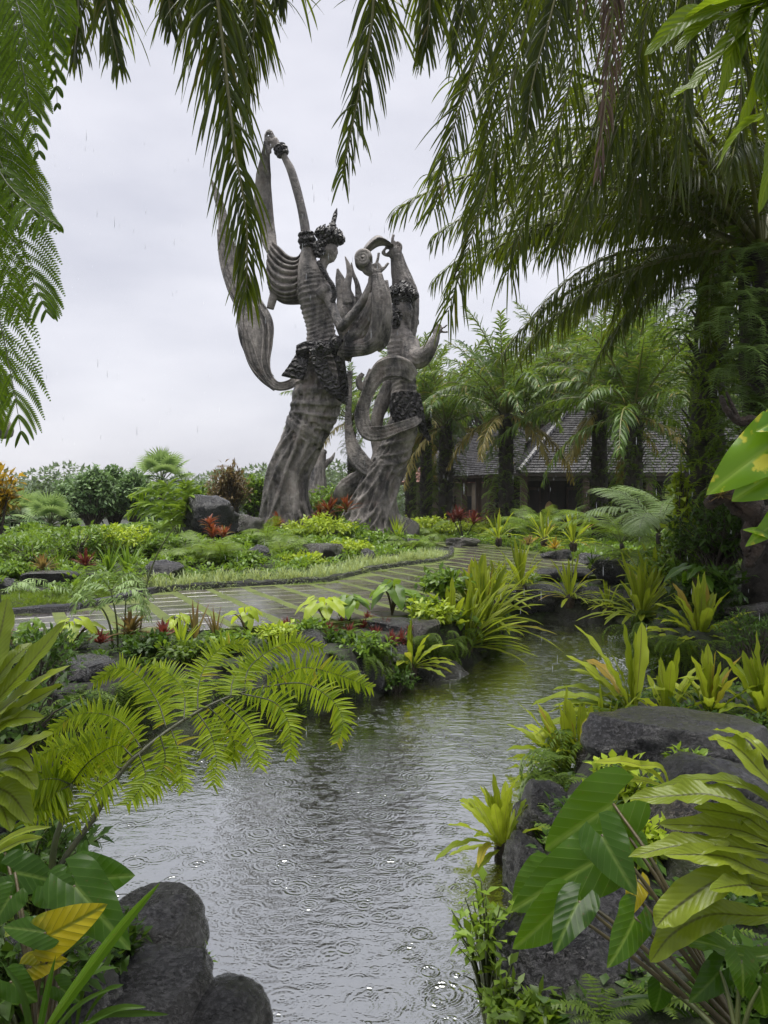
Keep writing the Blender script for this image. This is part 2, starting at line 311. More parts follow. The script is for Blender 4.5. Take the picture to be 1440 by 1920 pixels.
M['polypody'] = leaf('strap_fern_frond', (0.07, 0.13, 0.008), (0.16, 0.24, 0.015), trans=0.5, tcol=(0.26, 0.36, 0.012), rough=0.3, rib=(0.22, 0.28, 0.03), veins=0.35, vfreq=60)
M['wood'] = simple('driftwood', (0.010, 0.007, 0.005), (0.085, 0.055, 0.036), 7, 0.6, 1.0, 0.10, 22)
M['bark'] = simple('bark', (0.03, 0.024, 0.018), (0.09, 0.075, 0.055), 5, 0.8, 0.7, 0.03)
M['rock'] = rockmat('wet_basalt', (0.002, 0.002, 0.0024), (0.022, 0.0215, 0.023))
M['rock_brown'] = rockmat('weathered_rock', (0.004, 0.0037, 0.003), (0.034, 0.029, 0.022), moss=0.5)
M['rock_black'] = rockmat('black_basalt', (0.0015, 0.0015, 0.0018), (0.011, 0.011, 0.012), rough=(0.14, 0.38))
M['rock_mossy'] = rockmat('mossy_rock', (0.005, 0.005, 0.0045), (0.026, 0.024, 0.018), moss=0.9)
# ------------------------------------------------------------------ ground, pond, terrace
POND = np.array([(-0.95, 1.2), (0.15, 1.2), (0.40, 3.0), (0.68, 3.8), (0.92, 4.65), (1.35, 5.6), (1.75, 6.2), (2.8, 6.6), (4.6, 7.0), (4.8, 8.2),
                 (4.2, 8.45), (3.25, 8.7), (3.15, 9.6), (3.55, 10.8), (4.0, 11.9), (3.9, 13.0), (2.2, 13.1), (1.75, 11.4), (1.2, 9.6), (0.3, 8.6),
                 (-0.1, 7.8), (-0.8, 7.1), (-2.0, 6.7), (-2.6, 5.7), (-2.25, 4.6), (-1.6, 4.05), (-1.25, 3.45), (-1.05, 2.8)])
ISLAND = np.array([(-14, 8.6), (-6.5, 9.6), (-4.35, 10.4), (-3.75, 12.5), (-2.4, 13.5), (-1.1, 14.2), (-0.25, 16.5), (0.55, 17.9), (1.2, 18.7),
                   (1.75, 20.5), (2.1, 24), (1.6, 29), (-2, 34), (-14, 36)])
def sdist(x, y, poly):
    """signed distance to a polygon, positive outside"""
    x = np.asarray(x, float); y = np.asarray(y, float); d = np.full(x.shape, 1e9); ins = np.zeros(x.shape, bool)
    for (ax, ay), (bx, by) in zip(poly, np.roll(poly, -1, 0)):
        ex, ey = bx - ax, by - ay; t = np.clip(((x - ax) * ex + (y - ay) * ey) / (ex * ex + ey * ey), 0, 1)
        d = np.minimum(d, np.hypot(x - ax - t * ex, y - ay - t * ey))
        c = ((ay > y) != (by > y)); ins ^= c & (x < (bx - ax) * (y - ay) / (by - ay + 1e-12) + ax)
    return np.where(ins, -d, d)
def sst(a, b, x): t = np.clip((x - a) / (b - a), 0, 1); return t * t * (3 - 2 * t)
def ground_h(x, y):
    x = np.asarray(x, float); y = np.asarray(y, float)
    sd = sdist(x, y, POND); isl = -sdist(x, y, ISLAND)
    h = np.where(sd > 0, 0.46 * sst(0.0, 0.32, sd), -0.8 * sst(0, 0.6, -sd))
    h += (0.16 * sst(0.05, 0.8, isl) + 0.40 * sst(0.5, 6.0, isl)) * (sd > 0)
    rb = sst(4.6, 7.5, x) * sst(4, 9, y) * sst(19, 14, y)
    h += 0.35 * rb * (sd > 0)
    h += np.where(sd > 0.3, 0.02 * np.sin(x * 2.1 + 1) * np.sin(y * 1.7), 0)
    far = np.hypot(x, y); h -= 5.0 * sst(60, 170, far)
    return h
def ray_ground(px, py, y0=2.0, y1=70.0):
    """where the direction (px, py) meets the ground"""
    Y = np.geomspace(y0, y1, 900); z = CAM_Z - (py - HOR) / F_PX * Y; x = (px - 720) / F_PX * Y
    hit = np.where(z <= np.maximum(ground_h(x, Y), 0.0))[0]; i = hit[0] if len(hit) else -1
    return np.array([x[i], Y[i], z[i]])
def axis(lo, hi, fine, n_out, far):
    a = np.arange(lo, hi + 1e-6, fine); g = np.geomspace(0.3, far, n_out)
    return np.concatenate([lo - g[::-1], a, hi + g])
gx = axis(-9, 9, 0.14, 26, 900); gy = axis(-3, 27, 0.16, 26, 900)
GX, GY = np.meshgrid(gx, gy, indexing='ij'); GZ = ground_h(GX, GY)
mb = MB(); mb.add(np.stack([GX, GY, GZ], -1), grid_quads(len(gx), len(gy))[:, ::-1][:, [3, 0, 1, 2]])
m, nt, b, out = mat('soil_and_groundcover')
f = noise(nt, 1.7, 8, 0.7); f2 = noise(nt, 14, 5, 0.7)
c = ramp(nt, mth(nt, 'ADD', mth(nt, 'MULTIPLY', f, 0.6), mth(nt, 'MULTIPLY', f2, 0.4)), [(0.42, (0.004, 0.0035, 0.0025)), (0.50, (0.010, 0.013, 0.004)), (0.58, (0.024, 0.040, 0.008))])
nt.links.new(c, b.inputs['Base Color']); b.inputs['Roughness'].default_value = 0.7
nt.links.new(bump(nt, f2, 0.9, 0.06), b.inputs['Normal'])
ground = mb.obj('ground', m); tag(ground, kind='structure')
# water ---------------------------------------------------------------
m, nt, b, out = mat('rain_struck_pond_water')
geo = nd(nt, 'ShaderNodeNewGeometry')
def rings(scale, off, freq, amp, dens):
    mp = nd(nt, 'ShaderNodeMapping'); mp.inputs['Location'].default_value = (off, off * 1.7, 0); mp.inputs['Scale'].default_value = (1, 1, 0)
    nt.links.new(geo.outputs['Position'], mp.inputs['Vector'])
    v = nd(nt, 'ShaderNodeTexVoronoi', voronoi_dimensions='2D', Scale=scale, Randomness=0.9); nt.links.new(mp.outputs[0], v.inputs['Vector'])
    sp = nd(nt, 'ShaderNodeSeparateColor'); nt.links.new(v.outputs['Color'], sp.inputs[0])
    d = v.outputs['Distance']; r0 = mth(nt, 'MULTIPLY', sp.outputs[0], 0.36)
    e = mth(nt, 'SUBTRACT', d, r0)
    env = mth(nt, 'POWER', 2.718, mth(nt, 'MULTIPLY', mth(nt, 'MULTIPLY', e, e), -55.0))
    on = mth(nt, 'LESS_THAN', sp.outputs[1], dens)
    fall = mth(nt, 'SUBTRACT', 1.0, mth(nt, 'MULTIPLY', sp.outputs[0], 0.45))
    s = mth(nt, 'SINE', mth(nt, 'MULTIPLY', e, freq))
    edge = nd(nt, 'ShaderNodeMapRange'); edge.inputs[1].default_value = 0.58; edge.inputs[2].default_value = 0.42; nt.links.new(d, edge.inputs[0])
    return mth(nt, 'MULTIPLY', mth(nt, 'MULTIPLY', mth(nt, 'MULTIPLY', s, env), mth(nt, 'MULTIPLY', on, fall)), mth(nt, 'MULTIPLY', edge.outputs[0], amp))
h = None
for a in ((3.3, 0.0, 62, 0.34, 0.6), (5.3, 3.1, 54, 0.28, 0.6), (8.0, 7.7, 44, 0.2, 0.65), (4.4, 11.3, 52, 0.38, 0.4), (13.0, 5.0, 28, 0.10, 0.7)):
    r_ = rings(*a); h = r_ if h is None else mth(nt, 'ADD', h, r_)
h = mth(nt, 'MULTIPLY', h, mth(nt, 'MULTIPLY_ADD', ramp(nt, noise(nt, 0.9, 3, 0.6, geo.outputs['Position']), [(0.38, (0, 0, 0)), (0.62, (1, 1, 1))]), 0.75, 0.25))
mp = nd(nt, 'ShaderNodeMapping'); mp.inputs['Scale'].default_value = (1.0, 2.3, 1); mp.inputs['Rotation'].default_value = (0, 0, R(24))
nt.links.new(geo.outputs['Position'], mp.inputs['Vector'])
rip = noise(nt, 9.0, 3, 0.55, mp.outputs[0]); rip2 = noise(nt, 3.0, 2, 0.5, mp.outputs[0])
h = mth(nt, 'ADD', h, mth(nt, 'ADD', mth(nt, 'MULTIPLY', rip, 1.0), mth(nt, 'MULTIPLY', rip2, 0.9)))
nrm = bump(nt, h, 1.0, 0.0048)
dif = nd(nt, 'ShaderNodeBsdfDiffuse'); dif.inputs[0].default_value = (0.016, 0.017, 0.007, 1); nt.links.new(nrm, dif.inputs['Normal'])
gl = nd(nt, 'ShaderNodeBsdfGlossy'); gl.inputs['Roughness'].default_value = 0.05; gl.inputs[0].default_value = (0.93, 0.95, 0.95, 1); nt.links.new(nrm, gl.inputs['Normal'])
fr = nd(nt, 'ShaderNodeFresnel', IOR=1.95); nt.links.new(nrm, fr.inputs['Normal'])
fac = mth(nt, 'MULTIPLY_ADD', fr.outputs[0], 1.0, 0.38); fac = mth(nt, 'MINIMUM', fac, 0.96)
ms = nd(nt, 'ShaderNodeMixShader'); nt.links.new(fac, ms.inputs[0]); nt.links.new(dif.outputs[0], ms.inputs[1]); nt.links.new(gl.outputs[0], ms.inputs[2])
nt.links.new(ms.outputs[0], out.inputs[0])
mb = MB(); nx, ny = 40, 60; X, Y = np.meshgrid(np.linspace(-3.2, 5.6, nx), np.linspace(0.8, 13.8, ny), indexing='ij')
mb.add(np.stack([X, Y, X * 0], -1), grid_quads(nx, ny)[:, ::-1]); tag(mb.obj('pond_water', m), kind='structure')
# paving --------------------------------------------------------------
m, nt, b, out = mat('moss_between_slabs')
f = noise(nt, 3, 6, 0.7); f2 = noise(nt, 60, 4, 0.7)
nt.links.new(ramp(nt, mth(nt, 'ADD', mth(nt, 'MULTIPLY', f, 0.5), mth(nt, 'MULTIPLY', f2, 0.5)), [(0.35, (0.040, 0.060, 0.008)), (0.65, (0.15, 0.19, 0.028))]), b.inputs['Base Color'])
b.inputs['Roughness'].default_value = 0.8; nt.links.new(bump(nt, f2, 1.0, 0.02), b.inputs['Normal'])
mossy = m
TZ = 0.5
TER = np.array([(-9.5, 7.6), (-3.4, 8.5), (-1.0, 9.1), (0.4, 9.9), (1.1, 11.4), (1.6, 13.2), (2.4, 14.6), (4.2, 15.2), (4.7, 17.5), (4.6, 21.5), (3.8, 25.5), (2.6, 28), (1.5, 29), (2.2, 24), (1.85, 20.5), (1.3, 18.6),
                (0.65, 17.8), (-0.15, 16.4), (-1.0, 14.05), (-2.35, 13.35), (-3.62, 12.4), (-4.2, 10.25), (-6.5, 9.4), (-9.5, 9.1)])
def bm_poly(name, poly, z, mtl, thick=0.0):
    bm = bmesh.new(); f = bm.faces.new([bm.verts.new((x, y, z)) for x, y in poly])
    if f.normal.z < 0: f.normal_flip()
    if thick:
        r = bmesh.ops.extrude_face_region(bm, geom=[f]); 
        for v in r['geom']:
            if isinstance(v, bmesh.types.BMVert): v.co.z += thick
    bmesh.ops.triangulate(bm, faces=bm.faces[:]); bmesh.ops.recalc_face_normals(bm, faces=bm.faces[:])
    me = bpy.data.meshes.new(name); bm.to_mesh(me); bm.free(); me.materials.append(mtl); return link(name, me)
terrace = bm_poly('terrace', TER, TZ - 0.06, mossy, 0.086); tag(terrace, kind='structure')
m, nt, b, out = mat('wet_paving_slab')
oi = nd(nt, 'ShaderNodeObjectInfo'); geo = nd(nt, 'ShaderNodeNewGeometry')
tc = nd(nt, 'ShaderNodeVectorMath', operation='ADD'); nt.links.new(geo.outputs['Position'], tc.inputs[0])
f = noise(nt, 2.6, 7, 0.65, geo.outputs['Position']); f2 = noise(nt, 26, 6, 0.7, geo.outputs['Position'])
rnd = mth(nt, 'FRACT', mth(nt, 'ADD', oi.outputs['Random'], geo.outputs['Random Per Island']))
c = ramp(nt, mth(nt, 'ADD', mth(nt, 'MULTIPLY', f, 0.55), mth(nt, 'MULTIPLY', rnd, 0.4)), [(0.2, (0.030, 0.026, 0.023)), (0.8, (0.095, 0.083, 0.075))])
c = mixc(nt, ramp(nt, f, [(0.56, (0, 0, 0)), (0.68, (0.7, 0.7, 0.7))]), c, (0.06, 0.075, 0.015))
nt.links.new(c, b.inputs['Base Color']); nt.links.new(ramp(nt, f, [(0.42, (0.03,) * 3), (0.56, (0.26,) * 3)]), b.inputs['Roughness'])
b.inputs['Specular IOR Level'].default_value = 0.7; nt.links.new(bump(nt, f2, 0.25, 0.006), b.inputs['Normal'])
slabm = m
ud = unit(np.array([0.43, -0.903, 0])); vd = np.array([0.903, 0.43, 0]); rot = math.atan2(ud[1], ud[0])
g = rng(5); cells = []
inset = lambda x, y: -sdist(np.array([x]), np.array([y]), TER)[0]
for i in range(-50, 40):
    for j in range(-32, 32):
        c0 = np.array([0.0, 13.0, 0]) + ud * (i * 0.45) + vd * (j * 0.60 + (0.0))
        if c0[0] < -8.6 or inset(c0[0], c0[1]) < 0.16: continue
        cells.append((float(np.hypot(c0[0], c0[1])), c0))
cells.sort(key=lambda a: a[0])
slab_meshes = []
for k in range(5):
    mb = MB(); box(mb, (0, 0, 0), (0.385 + 0.008 * k, 0.475 - 0.010 * k, 0.05), 0, 0, 0.008); slab_meshes.append(mb.mesh('paving_slab', slabm, False))
rest = MB()
for n_, (d_, c0) in enumerate(cells):
    z = TZ + 0.006 + g.uniform(-0.003, 0.005)
    if n_ < 300:
        o = link('paving_slab', slab_meshes[g.integers(5)], terrace, (c0[0], c0[1], z)); o.rotation_euler = (g.normal(0, 0.006), g.normal(0, 0.006), rot + g.normal(0, 0.01))
    else: box(rest, (c0[0], c0[1], z), (0.42, 0.53, 0.05), rot + g.normal(0, 0.01), 0, 0.008)
if rest.n: tag(rest.obj('distant_paving', slabm, terrace, False), kind='stuff')
# dark stone edging of the planted island
mb = MB(); ek = spline([(x, y, TZ + 0.03) for x, y in ISLAND[1:11]], 90)
ed = unit(np.gradient(ek, axis=0)); sdv = np.cross(ed, UP); prof = [(-0.07, -0.08), (-0.06, 0.06), (0.0, 0.085), (0.06, 0.06), (0.07, -0.08)]
g = rng(6); jit = g.normal(0, 0.012, (90, 5))
v = np.stack([ek + sdv * a + UP * (b2 + jit[:, k:k + 1]) for k, (a, b2) in enumerate(prof)], 1)
mb.add(v, grid_quads(90, 5)); tag(mb.obj('bed_edging', M['rock_black'], smooth=False), 'low black stone edging curving round the planted statue bed', 'edging')

# ------------------------------------------------------------------ restaurant pavilion
BY = 40.0; gz0 = 0.45
shing = simple('slate_shingle', (0.016, 0.015, 0.015), (0.078, 0.074, 0.076), 3.0, 0.3, 0.35, 0.02, 30, rr=(0.12, 0.4), spec=0.8)
dwood = simple('dark_timber', (0.020, 0.013, 0.009), (0.060, 0.038, 0.026), 2.5, 0.5, 0.4, 0.02, 12, stretch=(1, 1, 0.15))
pwood = simple('timber_post', (0.045, 0.026, 0.016), (0.12, 0.074, 0.048), 2.5, 0.55, 0.4, 0.02, 12, stretch=(4, 4, 0.5))
tilered = simple('red_clay_tile', (0.16, 0.06, 0.045), (0.30, 0.13, 0.10), 3, 0.45, 0.4)
plaster = simple('cream_plaster', (0.16, 0.13, 0.09), (0.26, 0.21, 0.15), 1.5, 0.8, 0.1)
stonef = simple('stone_floor', (0.06, 0.055, 0.05), (0.12, 0.11, 0.10), 3, 0.3, 0.2)
brass = simple('lamp_shade_paper', (0.55, 0.36, 0.16), (0.7, 0.5, 0.25), 6, 0.6, 0.1)
def roof_courses(parent, e0, e1, r0, r1, n, mtl, lift=0.075, tile=0.27, seed=1):
    """overlapping shingle courses between an eave edge e0-e1 and a ridge edge r0-r1"""
    e0, e1, r0, r1 = [np.asarray(a, float) for a in (e0, e1, r0, r1)]; g = rng(seed)
    nr = unit(np.cross(e1 - e0, r0 - e0)); nr = nr if nr[2] > 0 else -nr
    for k in range(n):
        a, b_ = k / n, min((k + 1.35) / n, 1.0)
        sag = lambda t: -0.0 * t
        A0, A1 = e0 + (r0 - e0) * a, e1 + (r1 - e1) * a; B0, B1 = e0 + (r0 - e0) * b_, e1 + (r1 - e1) * b_
        w = np.linalg.norm(A1 - A0); nt_ = max(3, int(w / tile)); mb = MB()
        xs = np.linspace(0, 1, nt_ + 1)
        for i in range(nt_):
            j = g.normal(0, 0.006); x0, x1 = xs[i] + 0.06 / nt_ * 0.5, xs[i + 1] - 0.06 / nt_ * 0.5
            q0, q1 = A0 + (A1 - A0) * x0 + nr * (lift + j), A0 + (A1 - A0) * x1 + nr * (lift + j)
            p0, p1 = B0 + (B1 - B0) * x0 + nr * 0.012, B0 + (B1 - B0) * x1 + nr * 0.012
            d0, d1 = q0 - nr * (lift * 0.9), q1 - nr * (lift * 0.9)
            mb.add([q0, q1, p1, p0, d0, d1], [[0, 1, 2, 3], [4, 5, 1, 0]])
        mb.obj('shingle_course', mtl, parent, False)
pav = thing('restaurant_pavilion', (0, 0, 0), 'long open timber restaurant with dark grey shingled hip roof behind palms', 'building')
ex0, ex1 = 7.0, 27.0; ez, rz_ = 3.45, 8.6; ry = 47.5; dpt = 14
ea, eb = (ex0, BY, ez), (ex1, BY, ez); ra, rb = (ex0 + 5.2, ry, rz_), (ex1 - 4, ry, rz_)
mb = MB(); bk = (ex0, BY + dpt, ez); bk2 = (ex1, BY + dpt, ez)
mb.add([ea, eb, rb, ra, bk, bk2, (ex0, BY, ez - 0.14), (ex1, BY, ez - 0.14), (ex0, BY + dpt, ez - 0.14), (ex1, BY + dpt, ez - 0.14)],
       [[0, 1, 2, 3], [4, 3, 2, 5], [6, 7, 1, 0], [8, 6, 0, 4], [9, 8, 4, 5], [7, 9, 5, 1], [6, 8, 9, 7]], [[0, 3, 4], [1, 5, 2]])
roof = mb.obj('roof', dwood, pav, False)
roof_courses(roof, ea, eb, ra, rb, 34, shing)
roof_courses(roof, bk, ea, ra, ra, 34, shing, seed=2)
mb = MB(); hp = spline([np.array(ea) + [0, 0, 0.08], (np.array(ea) + ra) / 2 + [0, 0, 0.1], np.array(ra) + [0, 0, 0.15]], 24)
for i in range(22): tube(mb, [hp[i], hp[i + 1] + [0, 0, 0.03]], [0.17, 0.13], 7)
mb.obj('hip_capping', shing, roof, False)
fl = MB(); box(fl, ((ex0 + ex1) / 2 - 3, BY + dpt / 2 + 0.4, gz0 + 0.02), (ex1 - ex0 + 8, dpt, 0.22), 0, 0, 0.02); fl.obj('floor', stonef, pav, False)
wl = MB(); box(wl, ((ex0 + ex1) / 2, BY + 8.5, 1.9), (ex1 - ex0, 0.2, 3.3)); wl.obj('back_wall', dwood, pav, False)
for x in (7.35, 10.6, 13.9, 17.2, 20.5, 23.8):
    mb = MB(); box(mb, (x, BY + 0.45, 1.95), (0.34, 0.34, 3.0), 0, 0, 0.02); po = mb.obj('post', pwood, pav, False)
    mb = MB(); box(mb, (x, BY + 0.45, 0.62), (0.5, 0.5, 0.16), 0, 0, 0.03); mb.obj('post_base', stonef, po, False)
for x in (9, 12.3, 15.6, 18.9, 22.2):
    mb = MB(); box(mb, (x, BY + 8.3, 1.75), (1.7, 0.12, 2.3), 0, 0, 0.02); dr = mb.obj('door_panel', pwood, pav, False)
    for s in (-1, 1):
        mb = MB(); box(mb, (x + s * 0.42, BY + 8.22, 1.9), (0.6, 0.05, 1.6), 0, 0, 0.01); mb.obj('carved_inset', dwood, dr, False)
mb = MB(); box(mb, ((ex0 + ex1) / 2, BY + 0.45, 3.22), (ex1 - ex0 - 0.4, 0.22, 0.28)); mb.obj('eave_beam', dwood, pav, False)
# lower wing running back to the left
wing = thing('restaurant_wing', (0, 0, 0), 'lower shingled wing of the restaurant on four timber posts', 'building')
wa, wb = (2.6, 44.2, 3.35), (7.6, 43.4, 3.55); wc, wd = (4.0, 50, 6.2), (9.5, 50, 7.0); we = (2.4, 52, 3.3)
mb = MB(); mb.add([wa, wb, wd, wc, we, (9, 52, 3.3)], [[0, 1, 2, 3], [4, 3, 2, 5]], [[0, 3, 4]]); mb.add([wa, wb, (7.6, 43.4, 3.42), (2.6, 44.2, 3.2)], [[3, 2, 1, 0]]); wr = mb.obj('roof', dwood, wing, False)
roof_courses(wr, wa, wb, wc, wd, 26, shing, seed=3)
for px, yy in ((870, 45), (897, 45.2), (922, 44.6), (946, 47)):
    p0 = P(px, 940, yy); mb = MB(); box(mb, (p0[0], yy, 1.95), (0.32, 0.32, 3.0), 0, 0, 0.02); po = mb.obj('post', pwood, wing, False)
    mb = MB(); box(mb, (p0[0], yy, 0.62), (0.48, 0.48, 0.16), 0, 0, 0.03); mb.obj('post_base', stonef, po, False)
fl = MB(); box(fl, (5.2, 49, gz0 + 0.01), (7, 11, 0.2), 0, 0, 0.02); fl.obj('floor', stonef, wing, False)
# small red-roofed house behind
hs = thing('red_roofed_house', (0, 0, 0), 'small cream house with red clay tile roof seen beyond the posts', 'building')
ha, hb = P(752, 905, 62), P(985, 905, 62); hz = ha[2]
mb = MB(); box(mb, ((ha[0] + hb[0]) / 2, 66.5, hz / 2 + 0.2), (hb[0] - ha[0] - 1.6, 6, hz - 0.3)); mb.obj('wall', plaster, hs, False)
t0, t1 = (ha[0] + 2.6, 66.5, hz + 2.1), (hb[0] - 2.6, 66.5, hz + 2.1); b0, b1 = (ha[0], 71, hz), (hb[0], 71, hz); e0, e1 = (ha[0], 62, hz), (hb[0], 62, hz)
mb = MB(); mb.add([e0, e1, t1, t0, b0, b1], [[0, 1, 2, 3], [4, 3, 2, 5]], [[0, 3, 4], [1, 5, 2]]); hr = mb.obj('roof', tilered, hs, False)
roof_courses(hr, e0, e1, t0, t1, 9, tilered, 0.07, 0.5, 4)
for x in np.linspace(ha[0] + 0.5, hb[0] - 0.5, 6):
    mb = MB(); box(mb, (x, 62.5, hz / 2 + 0.15), (0.3, 0.3, hz - 0.35), 0, 0, 0.02); mb.obj('post', plaster, hs, False)
for x in np.linspace(ha[0] + 2.0, hb[0] - 2.0, 4):
    mb = MB(); box(mb, (x, 63.45, 1.7), (1.1, 0.1, 1.5), 0, 0, 0.02); wi = mb.obj('window', dwood, hs, False)
    mb = MB(); box(mb, (x, 63.38, 1.7), (0.9, 0.04, 1.3)); mb.obj('pane', simple('dim_glass', (0.02, 0.025, 0.03), (0.05, 0.05, 0.05), 2, 0.1, 0), wi, False)
# restaurant furniture: red-brown chairs and a table, pendant lamp
redw = simple('red_varnished_wood', (0.16, 0.035, 0.02), (0.30, 0.08, 0.045), 3, 0.35, 0.1)
def dining_chair():
    t = thing('dining_chair', (0, 0, 0), 'red varnished wooden dining chair under the restaurant wing roof', 'chair', 'dining chairs of the restaurant')
    for x in (-0.2, 0.2):
        for y in (-0.2, 0.2):
            mb = MB(); tube(mb, [(x, y, 0), (x, y * 1.02, 0.45 if y < 0 else 0.95)], 0.025, 6); mb.obj('leg', redw, t)
    mb = MB(); box(mb, (0, 0, 0.46), (0.46, 0.46, 0.05), 0, 0, 0.012); mb.obj('seat', redw, t, False)
    for z in (0.66, 0.78, 0.9):
        mb = MB(); box(mb, (0, 0.205, z), (0.40, 0.025, 0.07), 0, 0, 0.006); mb.obj('back_slat', redw, t, False)
    return t
ch = dining_chair(); g = rng(9); first = True
for px, yy in ((846, 43.2), (858, 44.6), (880, 44.0), (886, 46), (908, 44.2), (914, 46.3), (930, 45.5)):
    o = ch if first else copy_tree(ch); first = False
    x = P(px, 940, yy)[0]; o.location = (x, yy, gz0 + 0.11 if yy > 43.5 else gz0 - 0.02 + 0.13); o.rotation_euler = (0, 0, g.uniform(0, 6.28))
def dining_table(x, y, lab):
    t = thing('dining_table', (x, y, gz0 + 0.11), lab, 'table')
    mb = MB(); box(mb, (0, 0, 0.74), (1.3, 0.8, 0.05), 0, 0, 0.01); mb.obj('tabletop', redw, t, False)
    for a in (-0.55, 0.55):
        for c_ in (-0.32, 0.32): mb = MB(); box(mb, (a, c_, 0.36), (0.07, 0.07, 0.71)); mb.obj('leg', redw, t, False)
dining_table(P(866, 940, 45.4)[0], 45.4, 'red wooden dining table between the left pair of wing posts')
dining_table(P(905, 940, 45.2)[0], 45.2, 'red wooden dining table beside the right wing posts')
lm = thing('pendant_lamp', P(1030, 945, 44), 'pale drop-shaped pendant lamp in the dark restaurant interior', 'lamp')
mb = MB(); zz = np.linspace(0, 1, 9); tube(mb, np.stack([zz * 0, zz * 0, -0.45 + zz * 0.62], -1), 0.30 * np.sqrt(np.clip(zz + 0.04, 0, 1)) * (1 - zz) ** 0.7 * 1.6 + 0.02, 12); mb.obj('lamp_shade', brass, lm)
mb = MB(); tube(mb, [(0, 0, 0.15), (0, 0, 1.9)], 0.015, 5); mb.obj('cord', dwood, lm)

# ------------------------------------------------------------------ giant statues
m, nt, b, out = mat('weathered_statue_stone')
tc = nd(nt, 'ShaderNodeTexCoord'); mp = nd(nt, 'ShaderNodeMapping'); mp.inputs['Scale'].default_value = (1.6, 1.6, 0.5)
nt.links.new(tc.outputs['Object'], mp.inputs['Vector'])
n1 = noise(nt, 0.9, 8, 0.68, mp.outputs[0]); n2 = noise(nt, 5.0, 7, 0.7); n3 = noise(nt, 1.6, 5, 0.6)
c = ramp(nt, mth(nt, 'ADD', mth(nt, 'MULTIPLY', n1, 0.75), mth(nt, 'MULTIPLY', n2, 0.25)), [(0.40, (0.016, 0.015, 0.015)), (0.46, (0.10, 0.091, 0.083)), (0.53, (0.235, 0.212, 0.192)), (0.64, (0.45, 0.405, 0.365))])
c = mixc(nt, ramp(nt, n3, [(0.55, (0, 0, 0)), (0.72, (0.6, 0.6, 0.6))]), c, (0.17, 0.125, 0.10))
nt.links.new(c, b.inputs['Base Color']); nt.links.new(ramp(nt, n1, [(0.4, (0.32,) * 3), (0.65, (0.65,) * 3)]), b.inputs['Roughness'])
nt.links.new(bump(nt, mth(nt, 'ADD', n2, mth(nt, 'MULTIPLY', noise(nt, 22, 4, 0.7), 0.3)), 0.8, 0.14), b.inputs['Normal'])
stone = m
m, nt, b, out = mat('dark_carved_stone')
n1 = noise(nt, 3.0, 6, 0.7); v = nd(nt, 'ShaderNodeTexVoronoi', Scale=3.4); tc = nd(nt, 'ShaderNodeTexCoord'); nt.links.new(tc.outputs['Object'], v.inputs['Vector'])
nt.links.new(ramp(nt, n1, [(0.35, (0.018, 0.017, 0.018)), (0.7, (0.10, 0.094, 0.09))]), b.inputs['Base Color']); b.inputs['Roughness'].default_value = 0.42
nt.links.new(bump(nt, mth(nt, 'ADD', mth(nt, 'SINE', mth(nt, 'MULTIPLY', v.outputs['Distance'], 16.0)), mth(nt, 'MULTIPLY', n1, 1.5)), 0.9, 0.07), b.inputs['Normal'])
carved = m
def loft(mb, rows, Y0, n=44, k=60, ratio=0.8, folds=(), rings_=None, roll=None, seed=0, cupped=0.0):
    """body or cloth along a centre line; rows of (px, py, half width px[, depth offset m])"""
    r = np.array([(a + (0,) * (4 - len(a))) if len(a) < 4 else a for a in rows], float); s = spline(r, k)
    c = np.stack([(s[:, 0] - 720) / F_PX * Y0, Y0 + s[:, 3], CAM_Z - (s[:, 1] - HOR) / F_PX * Y0], -1)
    rad = np.maximum(s[:, 2], 0.6) / F_PX * Y0
    T = unit(np.gradient(c, axis=0)); yv = np.array([0, 1.0, 0])
    S = np.zeros_like(T); prev = None
    for i in range(k):
        a = np.cross(T[i], yv); a = a / (np.linalg.norm(a) + 1e-6)
        if prev is not None and np.dot(a, prev) < 0: a = -a
        S[i] = prev = a
    B = np.cross(S, T)
    if roll is not None:
        ro = spline(np.array(roll, float)[:, None], k)[:, 0]; S, B = S * np.cos(ro)[:, None] + B * np.sin(ro)[:, None], B * np.cos(ro)[:, None] - S * np.sin(ro)[:, None]
    th = np.linspace(0, 2 * np.pi, n, endpoint=False)[None]; t = np.linspace(0, 1, k)[:, None]
    m_ = np.ones((k, n))
    for amp, fr_, tw, ph in folds:
        w = np.sin(fr_ * th + tw * t * 6.283 + ph + 0.6 * np.sin(2.0 * th + 5 * t)); m_ = m_ + amp * (1 - 2 * np.abs(w) ** 0.7)
    if rings_:
        amp, fr_, tilt = rings_; w = np.sin(fr_ * t * 6.283 + tilt * np.cos(th) + 0.9 * np.sin(th * 2 + t * 9) + 1.2 * np.sin(t * 14)); m_ = m_ + amp * (1 - 2 * np.abs(w) ** 0.6)
    x, y = np.cos(th) * m_, np.sin(th) * m_ * ratio
    v = c[:, None] + rad[:, None, None] * (x[..., None] * S[:, None] + (y - cupped * x ** 2)[..., None] * B[:, None])
    vv = np.vstack([v.reshape(-1, 3), c[0], c[-1]]); q = grid_quads(k, n, True); j = np.arange(n); o = (k - 1) * n
    tt = np.vstack([np.stack([(j + 1) % n, j, np.full(n, k * n)], -1), np.stack([o + j, o + (j + 1) % n, np.full(n, k * n + 1)], -1)])
    mb.add(vv, q, tt, np.zeros((len(vv), 2)))
